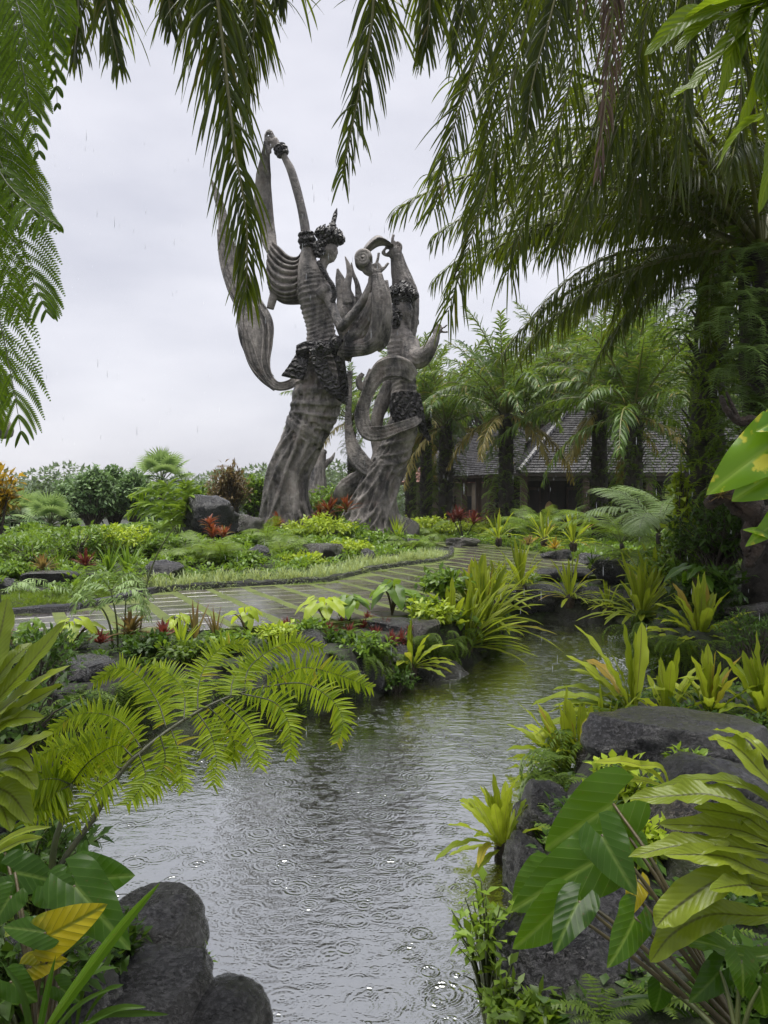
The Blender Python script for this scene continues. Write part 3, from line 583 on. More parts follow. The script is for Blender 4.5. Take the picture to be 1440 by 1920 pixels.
def ridges(mb, rows, Y0, n, twist, w, t0=0.0, t1=1.0, ratio=0.85, seed=0, k=60):
    """raised cloth folds running along a limb, each its own tapering ridge"""
    r = np.array([tuple(a) + (0,) * (4 - len(a)) for a in rows], float); s = spline(r, 200); g = rng(seed)
    for j in range(n):
        a0 = g.uniform(0, 0.25) * (t1 - t0) + t0; a1 = t1 - g.uniform(0, 0.3) * (t1 - t0); t = np.linspace(a0, a1, k); i = np.clip((t * 199).astype(int), 0, 199)
        th = 6.283 * j / n + g.normal(0, 0.2) + twist * (t - a0) + 0.25 * np.sin(t * 9 + j)
        c = s[i]; T = np.gradient(s[:, :2], axis=0)[i]; T = T / (np.linalg.norm(T, axis=1, keepdims=True) + 1e-9); nx_ = np.stack([-T[:, 1], T[:, 0]], -1)
        rad = c[:, 2]; px_ = c[:, 0] + nx_[:, 0] * rad * np.cos(th); py_ = c[:, 1] + nx_[:, 1] * rad * np.cos(th); dy_ = c[:, 3] + np.sin(th) * ratio * rad / F_PX * Y0
        pts = np.stack([(px_ - 720) / F_PX * Y0, Y0 + dy_, CAM_Z - (py_ - HOR) / F_PX * Y0], -1)
        tube(mb, pts, (w * g.uniform(0.6, 1.3) * np.sin(np.pi * np.clip(np.linspace(0.06, 0.97, k), 0, 1)) ** 0.5) / F_PX * Y0, 7)
def patch(mb, curves, Y0, dY, nu=40, nv=40, rip=(0.0, 8, 0.0), thick=0.10):
    """cloth panel through a few cross curves of (px, py); rip = depth, number of folds along v, along u"""
    cs = np.stack([spline(np.array(c_, float), nu) for c_ in curves]); d = np.asarray(dY, float)
    full = np.stack([spline(np.concatenate([cs[:, i], d[:, None]], 1), nv) for i in range(nu)], 1)   # nv, nu, 3
    u = np.linspace(0, 1, nu)[None]; vv_ = np.linspace(0, 1, nv)[:, None]
    dep = Y0 + full[..., 2] + rip[0] * (1 - 2 * np.abs(np.sin(3.1416 * (rip[1] * vv_ + rip[2] * u + 0.15 * np.sin(u * 7)))) ** 0.7)
    pt = np.stack([(full[..., 0] - 720) / F_PX * Y0, dep, CAM_Z - (full[..., 1] - HOR) / F_PX * Y0], -1)
    bk = pt + np.array([0, thick, 0]); n0 = nu * nv; q = grid_quads(nv, nu); lo = []
    ring = list(range(nu)) + [r_ * nu + nu - 1 for r_ in range(1, nv)] + [(nv - 1) * nu + c_ for c_ in range(nu - 2, -1, -1)] + [r_ * nu for r_ in range(nv - 2, 0, -1)]
    for a, b_ in zip(ring, ring[1:] + ring[:1]): lo.append([b_, a, a + n0, b_ + n0])
    mb.add(np.concatenate([pt.reshape(-1, 3), bk.reshape(-1, 3)]), np.vstack([q, q[:, ::-1] + n0, lo]))
def head(mb, px, py, rpx, Y0, tilt=0.0, beard=False):
    """a head in profile facing +x: skull, brow, nose, lips, chin, ear"""
    bm = bmesh.new(); bmesh.ops.create_icosphere(bm, subdivisions=5, radius=1.0)
    v = np.array([x.co[:] for x in bm.verts]); fcs = [[q.index for q in f.verts] for f in bm.faces]; bm.verts.index_update(); bm.free()
    d = v.copy(); p = v * np.array([0.92, 0.78, 1.12])
    low = np.clip(-v[:, 2], 0, 1); p[:, 0] += 0.12 * low * (v[:, 0] > -0.2); p[:, 1] *= 1 - 0.33 * low
    def bumpf(c_, s_, a_, dirv=(1, 0, 0)):
        e = np.exp(-(((d - unit(np.array(c_))) / s_) ** 2).sum(1)); p[:] += e[:, None] * a_ * np.array(dirv)
    bumpf((1, 0, -0.08), (0.3, 0.11, 0.17), 0.24); bumpf((1, 0, 0.22), (0.3, 0.4, 0.10), 0.07)
    bumpf((1, 0.36, 0.06), (0.3, 0.14, 0.09), -0.10); bumpf((1, -0.36, 0.06), (0.3, 0.14, 0.09), -0.10)
    bumpf((1, 0.36, 0.05), (0.2, 0.09, 0.045), 0.06); bumpf((1, -0.36, 0.05), (0.2, 0.09, 0.045), 0.06)
    bumpf((1, 0, -0.47), (0.3, 0.20, 0.06), 0.13); bumpf((1, 0, -0.62), (0.3, 0.18, 0.05), 0.11); bumpf((1, 0, -0.55), (0.3, 0.22, 0.018), -0.07)
    bumpf((0.75, 0, -1.0), (0.3, 0.22, 0.2), 0.17); bumpf((0, 1, -0.05), (0.14, 0.2, 0.26), 0.13, (-0.2, 1, 0)); bumpf((0, -1, -0.05), (0.14, 0.2, 0.26), 0.13, (-0.2, -1, 0))
    if beard: bumpf((0.6, 0, -1.0), (0.4, 0.35, 0.3), 0.75, (0.3, 0, -1)); bumpf((1, 0.2, -0.42), (0.3, 0.2, 0.06), 0.10); bumpf((1, -0.2, -0.42), (0.3, 0.2, 0.06), 0.10)
    yaw = R(-22); ca, sa = math.cos(yaw), math.sin(yaw); x, y, z = p.T; p = np.stack([x * ca - y * sa, x * sa + y * ca, z], -1)
    ct, s_ = math.cos(tilt), math.sin(tilt); x, y, z = p.T; p = np.stack([x * ct + z * s_, y, -x * s_ + z * ct], -1)
    mb.add(p * rpx / F_PX * Y0 + P(px, py, Y0), t=fcs)
def fuse(mb, name, mtl, parent, voxel):
    """one continuous surface from overlapping limbs"""
    o = mb.obj(name, mtl, parent); md = o.modifiers.new('remesh', 'REMESH'); md.mode = 'VOXEL'; md.voxel_size = voxel; md.use_smooth_shade = True
    dg = bpy.context.evaluated_depsgraph_get(); me = bpy.data.meshes.new_from_object(o.evaluated_get(dg)); o.modifiers.clear(); old = o.data; o.data = me; bpy.data.meshes.remove(old); me.name = name
    if not me.materials: me.materials.append(mtl)
    return o
def hand(mb, wrist, palm, Y0, fingers, r=6.0, dy=0.0):
    loft(mb, [(*wrist, r, dy), (*palm, r * 1.35, dy)], Y0, 16, 10, 0.7)
    for fi in fingers:
        n_ = len(fi); loft(mb, [(a, b_, r * (0.42 - 0.10 * i / n_), dy + (0 if len(q_) == 0 else q_[0])) for i, (a, b_, *q_) in enumerate(fi)], Y0, 10, 14, 1.0)
def crown(parent, px, py, rpx, Y0, tall, tilt=0.0):
    """tiered crown: band, a ring of flame leaves, rising finial"""
    c0 = P(px, py, Y0); s = rpx / F_PX * Y0; mb = MB(); a = np.linspace(0, 2 * np.pi, 13, endpoint=False)
    ax = np.array([math.sin(tilt), 0, math.cos(tilt)]); xx = np.array([ax[2], 0, -ax[0]]); yy = np.array([0, 1.0, 0])
    tube(mb, [c0 - ax * 0.25 * s, c0, c0 + ax * 0.22 * s, c0 + ax * 0.3 * s], np.array([0.98, 1.1, 1.12, 0.9]) * s, 28)
    for tier, (rr, zz, ln, nn) in enumerate(((1.08, 0.15, 0.75, 12), (0.85, 0.35, 0.85, 10), (0.55, 0.6, 0.8, 8))):
        a = np.linspace(0, 2 * np.pi, nn, endpoint=False) + tier * 0.3
        rad = np.cos(a)[:, None] * xx + np.sin(a)[:, None] * yy
        for i in range(nn):
            b0 = c0 + rad[i] * rr * s + ax * zz * s; tp = ax * 1.0 + rad[i] * 0.45
            tube(mb, [b0, b0 + tp * ln * 0.35 * s + rad[i] * 0.12 * s, b0 + tp * ln * 0.7 * s, b0 + (tp * 0.95 - rad[i] * 0.2) * ln * s], np.array([0.22, 0.26, 0.14, 0.02]) * s, 6)
    cc = c0 + ax * 0.5 * s
    tube(mb, [cc, cc + ax * 0.5 * s, cc + ax * 0.8 * s, cc + ax * 0.85 * s, cc + ax * 1.15 * s, cc + ax * 1.2 * s, cc + ax * tall * 0.8 * s, cc + ax * tall * s],
         np.array([0.62, 0.6, 0.5, 0.34, 0.36, 0.24, 0.2, 0.03]) * s, 14)
    return mb.obj('crown', carved, parent)

# ---- the woman
FY = 26.0
woman = thing('dancer_statue', P(545, 1012, FY), 'giant weathered stone statue of a crowned woman dancing, arm raised high', 'statue')
woman_off = np.array(woman.location)
def under(parent, o):
    o.location = tuple(-np.array(parent.location)); return o
mb = MB()
loft(mb, [(548, 1030, 62), (540, 985, 56, 0.1), (537, 940, 43), (540, 890, 38), (560, 840, 38), (577, 800, 41), (590, 767, 45), (597, 735, 45), (601, 705, 43)], FY, 96, 140, 0.85, folds=[(0.10, 9, 0.55, 0.3), (0.055, 19, 0.8, 1.0)], rings_=(0.03, 7, 2.2))
ridges(mb, [(548, 1030, 64), (540, 985, 57, 0.1), (537, 940, 43), (540, 890, 38), (560, 840, 38), (577, 800, 41), (590, 767, 45), (597, 735, 45), (601, 705, 43)], FY, 17, 1.5, 3.6, 0.0, 0.75, seed=1)
ridges(mb, [(577, 800, 41), (590, 767, 45), (597, 735, 45), (601, 705, 43)], FY, 9, 9.0, 3.0, 0.0, 1.0, seed=2)
ridges(mb, [(560, 840, 38), (577, 800, 41), (590, 767, 45)], FY, 6, -8.0, 3.0, 0.0, 1.0, seed=5)
loft(mb, [(500, 1015, 26, 0.3), (506, 975, 24, 0.2), (512, 925, 18, 0.1), (524, 870, 18), (545, 820, 16)], FY, 40, 60, 0.9, folds=[(0.09, 5, 0.4, 0)])
loft(mb, [(598, 745, 44), (600, 700, 42), (602, 670, 38), (603, 640, 30), (600, 610, 27), (595, 580, 31), (591, 550, 34), (588, 525, 31), (586, 505, 25), (588, 492, 16)], FY, 60, 150, 0.72, rings_=(0.085, 15, 1.6))
loft(mb, [(604, 560, 14, -0.35), (614, 551, 12, -0.5), (622, 549, 5, -0.55)], FY, 20, 14, 1.0)
loft(mb, [(581, 540, 22), (578, 505, 20), (577, 478, 14), (575, 455, 9.5), (571, 420, 9), (564, 385, 8.2), (555, 350, 8.4), (545, 318, 8), (535, 298, 6.5), (526, 280, 6)], FY, 28, 90, 0.95)
loft(mb, [(590, 525, 14), (600, 508, 10), (608, 490, 9), (612, 478, 10)], FY, 24, 30, 0.95)
head(mb, 615, 472, 20, FY, 0.12)
hand(mb, (526, 282), (512, 262), FY, [[(512, 262), (505, 250), (498, 252), (497, 262)], [(514, 258), (508, 246), (501, 246), (498, 254)], [(510, 264), (500, 258), (496, 268), (500, 276)], [(516, 268), (508, 276), (508, 288)], [(509, 266), (500, 264), (502, 280), (504, 290)]], 6.5)
loft(mb, [(612, 545, 12, -0.3), (622, 575, 9.5, -0.6), (632, 605, 8.5, -0.9), (643, 628, 9, -1.1)], FY, 24, 40, 1.0)
loft(mb, [(640, 630, 9, -1.1), (658, 615, 9, -1.3), (676, 595, 8, -1.4), (690, 572, 7, -1.5), (700, 548, 6, -1.5)], FY, 24, 40, 1.0)
hand(mb, (698, 552), (706, 532), FY, [[(704, 534), (698, 526), (694, 532), (698, 540)], [(709, 530), (706, 522), (700, 524), (702, 534)], [(712, 532), (713, 524), (708, 521), (706, 530)], [(705, 526), (709, 512), (711, 500)], [(714, 534), (722, 526), (728, 518)]], 7.5, -1.5)
under(woman, fuse(mb, 'body', stone, woman, 0.042))
under(woman, crown(woman, 616, 452, 20, FY, 2.7, 0.25))
mb = MB()                                        # hair knot, armlet, wristband
g = rng(3)
for i in range(16):
    a = g.uniform(0, 6.28); c_ = P(600 + g.uniform(-9, 9), 468 + g.uniform(-14, 12), FY) + [0, g.uniform(-0.35, 0.2), 0]
    th = np.linspace(0, 7, 22); rr = np.linspace(0.16, 0.03, 22); tube(mb, c_ + np.stack([rr * np.cos(th + a), -0.05 - 0.01 * th, rr * np.sin(th + a)], -1), 0.05, 6)
under(woman, mb.obj('hair', carved, woman))
for nm, (ax_, ay_), (bx_, by_), r_ in (('armlet', (577, 462), (574, 440), 12), ('bracelet', (530, 288), (524, 276), 9)):
    mb = MB()
    for k_ in range(3):
        t_ = k_ / 2; c_ = P(ax_ + (bx_ - ax_) * t_, ay_ + (by_ - ay_) * t_, FY); d_ = unit(P(bx_, by_, FY) - P(ax_, ay_, FY)); s_ = unit(np.cross(d_, [0, 1, 0]))
        th = np.linspace(0, 6.283, 25); rr = r_ / F_PX * FY; tube(mb, c_ + rr * (np.cos(th)[:, None] * s_ + np.sin(th)[:, None] * np.array([0, 1, 0])), 0.07 + 0.02 * (k_ == 1), 8, cap=False)
        if k_ == 1:
            for q_ in range(14):
                p_ = c_ + rr * 1.1 * (math.cos(q_ * 0.449) * s_ + math.sin(q_ * 0.449) * np.array([0, 1, 0])); tube(mb, [p_ - d_ * 0.14, p_, p_ + d_ * 0.14], [0.02, 0.09, 0.02], 6)
    under(woman, mb.obj(nm, carved, woman))
mb = MB(); ch_ = spline(np.array([P(*a, FY) + [0, d_, 0] for a, d_ in (((600, 500), -0.45), ((607, 515), -0.6), ((617, 533), -0.75), ((627, 550), -0.9), ((630, 566), -0.8), ((625, 580), -0.75))]), 26)
for p_ in ch_: tube(mb, [p_ - [0, 0, 0.07], p_, p_ + [0, 0, 0.07]], [0.03, 0.10, 0.03], 7)
under(woman, mb.obj('necklace', carved, woman))
mb = MB()                                        # draped cape behind the raised arm
patch(mb, [[(566, 460), (556, 476), (540, 474), (524, 460), (508, 448)], [(562, 500), (548, 506), (530, 502), (512, 490), (500, 478)], [(560, 535), (546, 545), (528, 545), (510, 535), (499, 520)], [(560, 562), (546, 564), (528, 562), (512, 553), (503, 545)]], FY, [0.3, 0.1, 0.1, 0.4], 40, 80, (0.085, 9, 0.5), 0.2)
loft(mb, [(512, 545, 8, 0.3), (508, 560, 8, 0.3), (504, 575, 7, 0.3)], FY, 16, 12, 0.6)
under(woman, mb.obj('cape', stone, woman))
mb = MB()                                        # long scarf: from the raised hand down behind, out and back to the hip
loft(mb, [(500, 258, 5, 0.2), (492, 300, 12, 0.5), (487, 350, 17, 0.8), (493, 400, 15, 0.8), (500, 440, 14, 0.6), (508, 465, 12, 0.4)], FY, 30, 70, 0.22, folds=[(0.10, 6, 0.5, 0)], cupped=0.3)
loft(mb, [(386, 318, 1.5, 0.8), (396, 345, 6, 0.8), (408, 385, 9, 0.8), (414, 430, 12, 0.7), (428, 480, 20, 0.6), (448, 530, 24, 0.4), (466, 570, 24, 0.2), (480, 610, 32, 0.0), (484, 645, 29, -0.1), (490, 680, 20, -0.2), (503, 708, 11, -0.3), (522, 727, 9, -0.4), (545, 724, 9, -0.3), (560, 708, 7, 0)], FY, 44, 130, 0.25, folds=[(0.16, 5, 0.3, 0.4), (0.07, 11, 0.4, 0)], cupped=0.35)
ridges(mb, [(408, 385, 9, 0.65), (414, 430, 12, 0.5), (428, 480, 20, 0.4), (448, 530, 24, 0.2), (466, 570, 24, 0.0), (480, 610, 32, -0.2), (484, 645, 29, -0.3), (490, 680, 20, -0.4), (503, 708, 11, -0.5), (522, 727, 9, -0.6)], FY, 7, 0.8, 2.2, 0, 1, 0.12, 8)
loft(mb, [(452, 560, 10, 0.5), (458, 620, 11, 0.2), (472, 670, 11, 0), (492, 706, 9, -0.2), (520, 732, 6, -0.35)], FY, 30, 60, 0.3, folds=[(0.12, 4, 0.3, 0)], cupped=0.3)
under(woman, mb.obj('scarf', stone, woman))
mb = MB()                                        # carved hip cloth panels
patch(mb, [[(561, 655), (580, 648), (604, 648), (626, 645), (642, 642)], [(560, 672), (580, 668), (604, 668), (626, 664), (645, 656)]], FY, [-0.78, -0.92], 50, 16, (0.05, 2, 0), 0.22)
patch(mb, [[(560, 668), (570, 665), (583, 664)], [(548, 692), (562, 694), (580, 696)], [(534, 712), (552, 716), (574, 719)]], FY, [-0.6, -0.85, -0.9], 30, 40, (0.03, 5, 0), 0.16)
patch(mb, [[(585, 662), (600, 662), (612, 660)], [(594, 700), (606, 704), (622, 700)], [(612, 736), (626, 742), (640, 732)], [(640, 758), (650, 762), (655, 750)]], FY, [-0.95, -1.0, -0.95, -0.7], 30, 60, (0.03, 9, 0), 0.2)
patch(mb, [[(618, 656), (634, 652), (646, 655)], [(632, 690), (642, 690), (650, 690)], [(640, 730), (648, 730), (655, 726)], [(646, 756), (651, 758), (654, 752)]], FY, [-0.85, -0.9, -0.75, -0.65], 24, 50, (0.05, 6, 2), 0.15)
for cx, cy, rr in ((632, 655, 12), (604, 660, 8), (618, 668, 8)):
    th = np.linspace(0, 14, 60); r2 = np.linspace(rr, 2, 60) / F_PX * FY; tube(mb, P(cx, cy, FY) + np.stack([r2 * np.cos(th), -1.05 - 0.012 * th, r2 * np.sin(th)], -1), 0.06, 6)
under(woman, mb.obj('hip_cloth', carved, woman))
mb = MB()                                        # cloth hanging from the lower hand and sweeping back to the hip
loft(mb, [(707, 540, 9, -1.6), (713, 575, 15, -1.7), (716, 612, 17, -1.7), (710, 645, 18, -1.6), (693, 664, 15, -1.5), (668, 666, 15, -1.2), (648, 662, 16, -0.9), (634, 656, 8, -0.6)], FY, 50, 110, 0.55, folds=[(0.16, 7, 0.35, 0.2), (0.07, 15, 0.5, 0)])
loft(mb, [(722, 550, 5, -1.5), (727, 590, 7, -1.5), (728, 630, 7, -1.5), (722, 660, 6, -1.5), (708, 672, 5, -1.4)], FY, 20, 50, 0.7, folds=[(0.1, 3, 0.3, 0)])
loft(mb, [(646, 680, 14, -0.8), (662, 650, 14, -1.1), (682, 630, 13, -1.3), (697, 605, 12, -1.5), (704, 575, 10, -1.6)], FY, 34, 60, 0.6, folds=[(0.12, 5, 0.3, 0)])
under(woman, mb.obj('hanging_cloth', stone, woman))
mb = MB()                                        # rolled scroll above the hand
th = np.linspace(0, 15, 90); r2 = np.linspace(12.5, 2, 90) / F_PX * FY
for dz in np.linspace(0, 0.5, 4): tube(mb, P(683, 514, FY) + np.stack([r2 * np.cos(th), -1.7 + dz + 0 * th, r2 * np.sin(th) * 1.1], -1), 0.085, 7)
loft(mb, [(684, 520, 12, -1.4), (694, 530, 11, -1.45), (703, 540, 8, -1.5)], FY, 24, 20, 0.9, folds=[(0.1, 5, 0.2, 0)])
under(woman, mb.obj('rolled_cloth', stone, woman))

# ---- the man
MY = 29.0
man = thing('bearded_dancer_statue', P(690, 1005, MY), 'giant stone statue of a bearded man dancing with swirling sashes and raised sleeve', 'statue')
mb = MB()
loft(mb, [(692, 1018, 66), (695, 985, 58), (704, 940, 42), (718, 895, 33), (733, 860, 30), (748, 825, 29), (757, 795, 28), (759, 765, 27), (758, 735, 25)], MY, 90, 130, 0.85, folds=[(0.11, 9, 0.6, 0), (0.055, 17, 0.8, 1)], rings_=(0.045, 9, 2.0))
ridges(mb, [(692, 1018, 67), (695, 985, 58), (704, 940, 42), (718, 895, 33), (733, 860, 30), (748, 825, 29), (757, 795, 28)], MY, 17, 1.8, 3.2, 0.0, 0.8, seed=3)
ridges(mb, [(718, 895, 33), (733, 860, 30), (748, 825, 29), (757, 795, 28), (759, 765, 27)], MY, 9, 8.0, 2.6, 0.0, 1.0, seed=4)
loft(mb, [(758, 745, 25), (757, 715, 24), (754, 685, 27), (752, 655, 27), (750, 630, 25), (749, 612, 16), (751, 598, 11)], MY, 56, 90, 0.75, rings_=(0.06, 9, 1.5))
head(mb, 754, 582, 21, MY, 0.1, True)
loft(mb, [(768, 640, 16, -0.3), (772, 672, 20, -0.6), (785, 680, 19, -0.9), (800, 668, 14, -1.1), (811, 650, 9, -1.2), (815, 638, 6, -1.2)], MY, 44, 70, 0.8, folds=[(0.09, 6, 0.3, 0)])
hand(mb, (815, 640), (817, 630), MY, [[(815, 630), (813, 624), (818, 622), (820, 628)], [(818, 628), (818, 622), (823, 624)], [(820, 630), (827, 628), (834, 622)], [(820, 634), (828, 636), (836, 635)], [(814, 632), (809, 630), (807, 636)]], 5.5, -1.2)
loft(mb, [(762, 630, 18, 0.5), (766, 580, 22, 0.6), (760, 540, 25, 0.6), (750, 510, 17, 0.5), (744, 485, 12, 0.4), (742, 472, 10, 0.3)], MY, 50, 90, 0.7, folds=[(0.12, 6, 0.15, 0.4)])
loft(mb, [(777, 590, 4, 0.6), (780, 555, 8, 0.6), (772, 525, 8, 0.6), (758, 490, 6, 0.5), (750, 470, 6, 0.4)], MY, 20, 40, 0.7)
hand(mb, (744, 475), (736, 462), MY, [[(742, 466), (730, 474), (718, 470), (722, 462)], [(744, 460), (732, 460), (722, 458)], [(748, 462), (744, 452), (736, 450)], [(738, 456), (736, 446), (738, 434)], [(750, 468), (752, 456), (744, 448)]], 8.5, 0.3)
under(man, fuse(mb, 'body', stone, man, 0.045))
under(man, crown(man, 754, 562, 21, MY, 1.3, 0.05))
mb = MB(); g = rng(4)
for i in range(14):
    a = g.uniform(0, 6.28); c_ = P(738 + g.uniform(-7, 7), 590 + g.uniform(-20, 20), MY) + [0, g.uniform(-0.5, 0.1), 0]
    th = np.linspace(0, 7, 20); rr = np.linspace(0.2, 0.04, 20); tube(mb, c_ + np.stack([rr * np.cos(th + a), -0.01 * th, rr * np.sin(th + a)], -1), 0.06, 6)
under(man, mb.obj('hair', carved, man))
mb = MB()                                        # cloth flying from the raised hand
patch(mb, [[(673, 487), (680, 455), (700, 433), (714, 431), (728, 446), (738, 456)], [(675, 480), (688, 462), (704, 448), (716, 446), (728, 452), (738, 458)], [(675, 487), (690, 470), (706, 458), (718, 455), (728, 458), (738, 462)]], MY, [0.7, 0.0, 0.3], 40, 24, (0.05, 2, 1), 0.12)
under(man, mb.obj('flying_cloth', stone, man))
mb = MB()                                        # flame-like streaming cape between the two figures
loft(mb, [(660, 640, 22, 1.2), (656, 600, 28, 1.0), (652, 575, 27, 0.9), (646, 548, 18, 0.9), (636, 515, 10, 0.9), (630, 490, 2, 0.9)], MY, 50, 70, 0.4, folds=[(0.09, 8, 0.5, 0)])
loft(mb, [(652, 560, 12, 0.8), (648, 530, 9, 0.8), (653, 505, 6, 0.8), (652, 488, 5, 0.8), (645, 468, 1, 0.8)], MY, 20, 40, 0.5)
loft(mb, [(676, 600, 20, 0.9), (680, 570, 13, 0.9), (672, 545, 8, 0.9), (668, 520, 5, 0.9), (660, 498, 3.5, 0.9), (657, 478, 1, 0.9)], MY, 30, 60, 0.5, folds=[(0.08, 5, 0.4, 0)])
loft(mb, [(690, 640, 26, 1.0), (684, 610, 22, 1.0), (690, 580, 12, 1.0), (694, 555, 4, 1.0)], MY, 30, 40, 0.4, folds=[(0.09, 7, 0.4, 0)])
under(man, mb.obj('flaming_cape', stone, man))
mb = MB()                                        # sash loops
loft(mb, [(775, 716, 10, -0.9), (752, 700, 20, -1.0), (722, 702, 20, -1.0), (702, 722, 14, -1.0), (688, 752, 11, -1.0), (680, 785, 14, -1.0), (690, 815, 14, -1.1), (715, 818, 13, -1.2), (745, 808, 10, -1.15), (772, 798, 9, -1.0), (788, 786, 5, -0.7)], MY, 40, 130, 0.35, folds=[(0.11, 4, 0.3, 0)], cupped=0.3)
loft(mb, [(700, 690, 10, 0.6), (688, 715, 9, 0.5), (676, 722, 7, 0.5), (672, 708, 6, 0.5), (680, 696, 4, 0.5)], MY, 24, 50, 0.4)
loft(mb, [(655, 690, 5, 0.6), (654, 740, 5, 0.5), (652, 790, 7, 0.4), (660, 835, 13, 0.2), (675, 865, 18, 0.0), (700, 885, 14, -0.2), (712, 895, 8, -0.3)], MY, 30, 90, 0.35, folds=[(0.1, 4, 0.3, 0)], cupped=0.3)
loft(mb, [(740, 700, 14, 0.5), (722, 740, 14, 0.4), (708, 780, 12, 0.3), (706, 820, 12, 0.3), (710, 850, 12, 0.2), (700, 875, 10, 0.1)], MY, 30, 70, 0.4, folds=[(0.1, 5, 0.3, 0)])
loft(mb, [(690, 880, 10, 0.2), (672, 898, 16, 0.3), (652, 915, 20, 0.4), (636, 930, 15, 0.6), (628, 944, 5, 0.7)], MY, 34, 50, 0.35, folds=[(0.12, 6, 0.3, 0)])
loft(mb, [(752, 880, 6, 0.3), (760, 870, 4, 0.3), (752, 890, 8, 0.2), (745, 905, 6, 0)], MY, 16, 30, 0.5)
under(man, mb.obj('sash', stone, man))
mb = MB()
patch(mb, [[(733, 742), (758, 738), (786, 742)], [(730, 775), (758, 776), (792, 772)], [(742, 800), (760, 806), (794, 800)]], MY, [-0.68, -0.8, -0.75], 40, 40, (0.05, 3, 4), 0.2)
patch(mb, [[(770, 750), (782, 750), (788, 752)], [(776, 785), (788, 788), (795, 785)], [(790, 812), (797, 815), (802, 812)], [(800, 826), (805, 828), (808, 824)]], MY, [-0.6, -0.55, -0.4, -0.3], 20, 40, (0.06, 5, 1), 0.15)
under(man, mb.obj('hip_cloth', carved, man))
# ---- a third, distant figure
fig = thing('distant_statue', P(592, 945, 46), 'small distant dark statue with outstretched ribbons between the two giant dancers', 'statue')
mb = MB()
loft(mb, [(588, 965, 26), (592, 925, 22), (597, 890, 14), (600, 870, 11), (604, 850, 8), (608, 842, 4)], 46, 40, 50, 0.8, folds=[(0.1, 7, 0.4, 0)])
loft(mb, [(600, 880, 8), (612, 868, 6), (622, 860, 4), (628, 848, 1)], 46, 16, 24, 0.6)
loft(mb, [(598, 865, 6), (588, 858, 5), (594, 850, 4), (606, 852, 2)], 46, 16, 24, 0.6)
loft(mb, [(602, 850, 4), (610, 848, 3.5), (604, 842, 2)], 46, 14, 14, 0.7)
under(fig, mb.obj('body', stone, fig))
# ------------------------------------------------------------------ palms
def basis(f, up):
    x = unit(f); y = unit(np.cross(up, x)); z = np.cross(x, y); return np.stack([x, y, z], -1)
def stamp(mb, proto, mats3, offs, m=None):
    """many transformed copies of a small proto mesh into one mesh"""
    v = np.concatenate(proto.v); uv = np.concatenate(proto.uv); A = np.asarray(mats3, float); O = np.asarray(offs, float); k = len(O); n = len(v)
    vv = np.einsum('kij,nj->kni', A, v) + O[:, None]
    base = (np.arange(k) * n)[:, None, None]; first = True; off = mb.n
    if proto.q:
        for q, qm in zip(proto.q, proto.qm):
            mm = qm if m is None else np.full(len(q), m)
            mb.q.append((q[None] + base).reshape(-1, 4) + off); mb.qm.append(np.tile(mm, k))
    if proto.t:
        for q, qm in zip(proto.t, proto.tm):
            mm = qm if m is None else np.full(len(q), m)
            mb.t.append((q[None] + base).reshape(-1, 3) + off); mb.tm.append(np.tile(mm, k))
    mb.v.append(vv.reshape(-1, 3)); mb.uv.append(np.tile(uv, (k, 1))); mb.n += k * n
def arc_path(L, e0, bend, K=26, pw=1.25):
    t = np.linspace(0, 1, K); e = e0 - bend * t ** pw; d = np.stack([np.cos(e), 0 * e, np.sin(e)], -1)
    return np.vstack([[0, 0, 0], np.cumsum((d[1:] + d[:-1]) / 2, 0)]) * L / (K - 1)
def frond(path, lateral=None, n=80, lmax=0.6, w=0.03, droop=1.4, S=5, seed=0, rr=0.03, s0=0.14, ang=(48, 62), jit=0.25, cross=3, prof='ribbon', tmin=0.35, normal=None, fold=0.5, twist=0.5):
    g = rng(seed); mb = MB(); pts = spline(path, 60); T = unit(np.gradient(pts, axis=0))
    if lateral is None:
        h = pts[-1] - pts[0]; h[2] = 0; lateral = np.cross(unit(h), UP)
    lateral = np.broadcast_to(unit(np.asarray(lateral, float)), T.shape) if normal is None else unit(np.cross(T, np.asarray(normal, float)[None]))
    Nn = unit(np.cross(lateral, T))
    tube(mb, pts[::2], np.linspace(rr, rr * 0.18, 30), 6, m=1)
    for sg in (-1, 1):
        s = s0 + (1 - s0) * (np.arange(n) + g.uniform(-0.3, 0.3, n)) / n; s = np.clip(s, 0, 0.999); i = s * 59; i0 = i.astype(int); f = (i - i0)[:, None]
        i1 = np.minimum(i0 + 1, 59); b = pts[i0] * (1 - f) + pts[i1] * f; t = T[i0]; nn = Nn[i0]; u = (s - s0) / (1 - s0)
        a = np.radians(ang[0] + (ang[1] - ang[0]) * u) + g.normal(0, 0.12, n)
        lift = g.normal(0.12, jit, n)
        la = lateral[i0]; d = sg * la * np.cos(a)[:, None] + t * np.sin(a)[:, None] + nn * lift[:, None]
        L = lmax * np.clip(np.minimum(0.45 + 2.2 * u, 1.0), 0, 1) * (1 - (1 - tmin) * u ** 1.8) * g.uniform(0.6, 1.12, n)
        blades(mb, b, d, nn + la * sg * 0.4, L, w * (0.65 + 0.35 * L / lmax), droop * g.uniform(0.55, 1.4, n), S, prof, fold, seed=seed + sg, twist=g.normal(0, twist, n), cross=cross)
    return mb
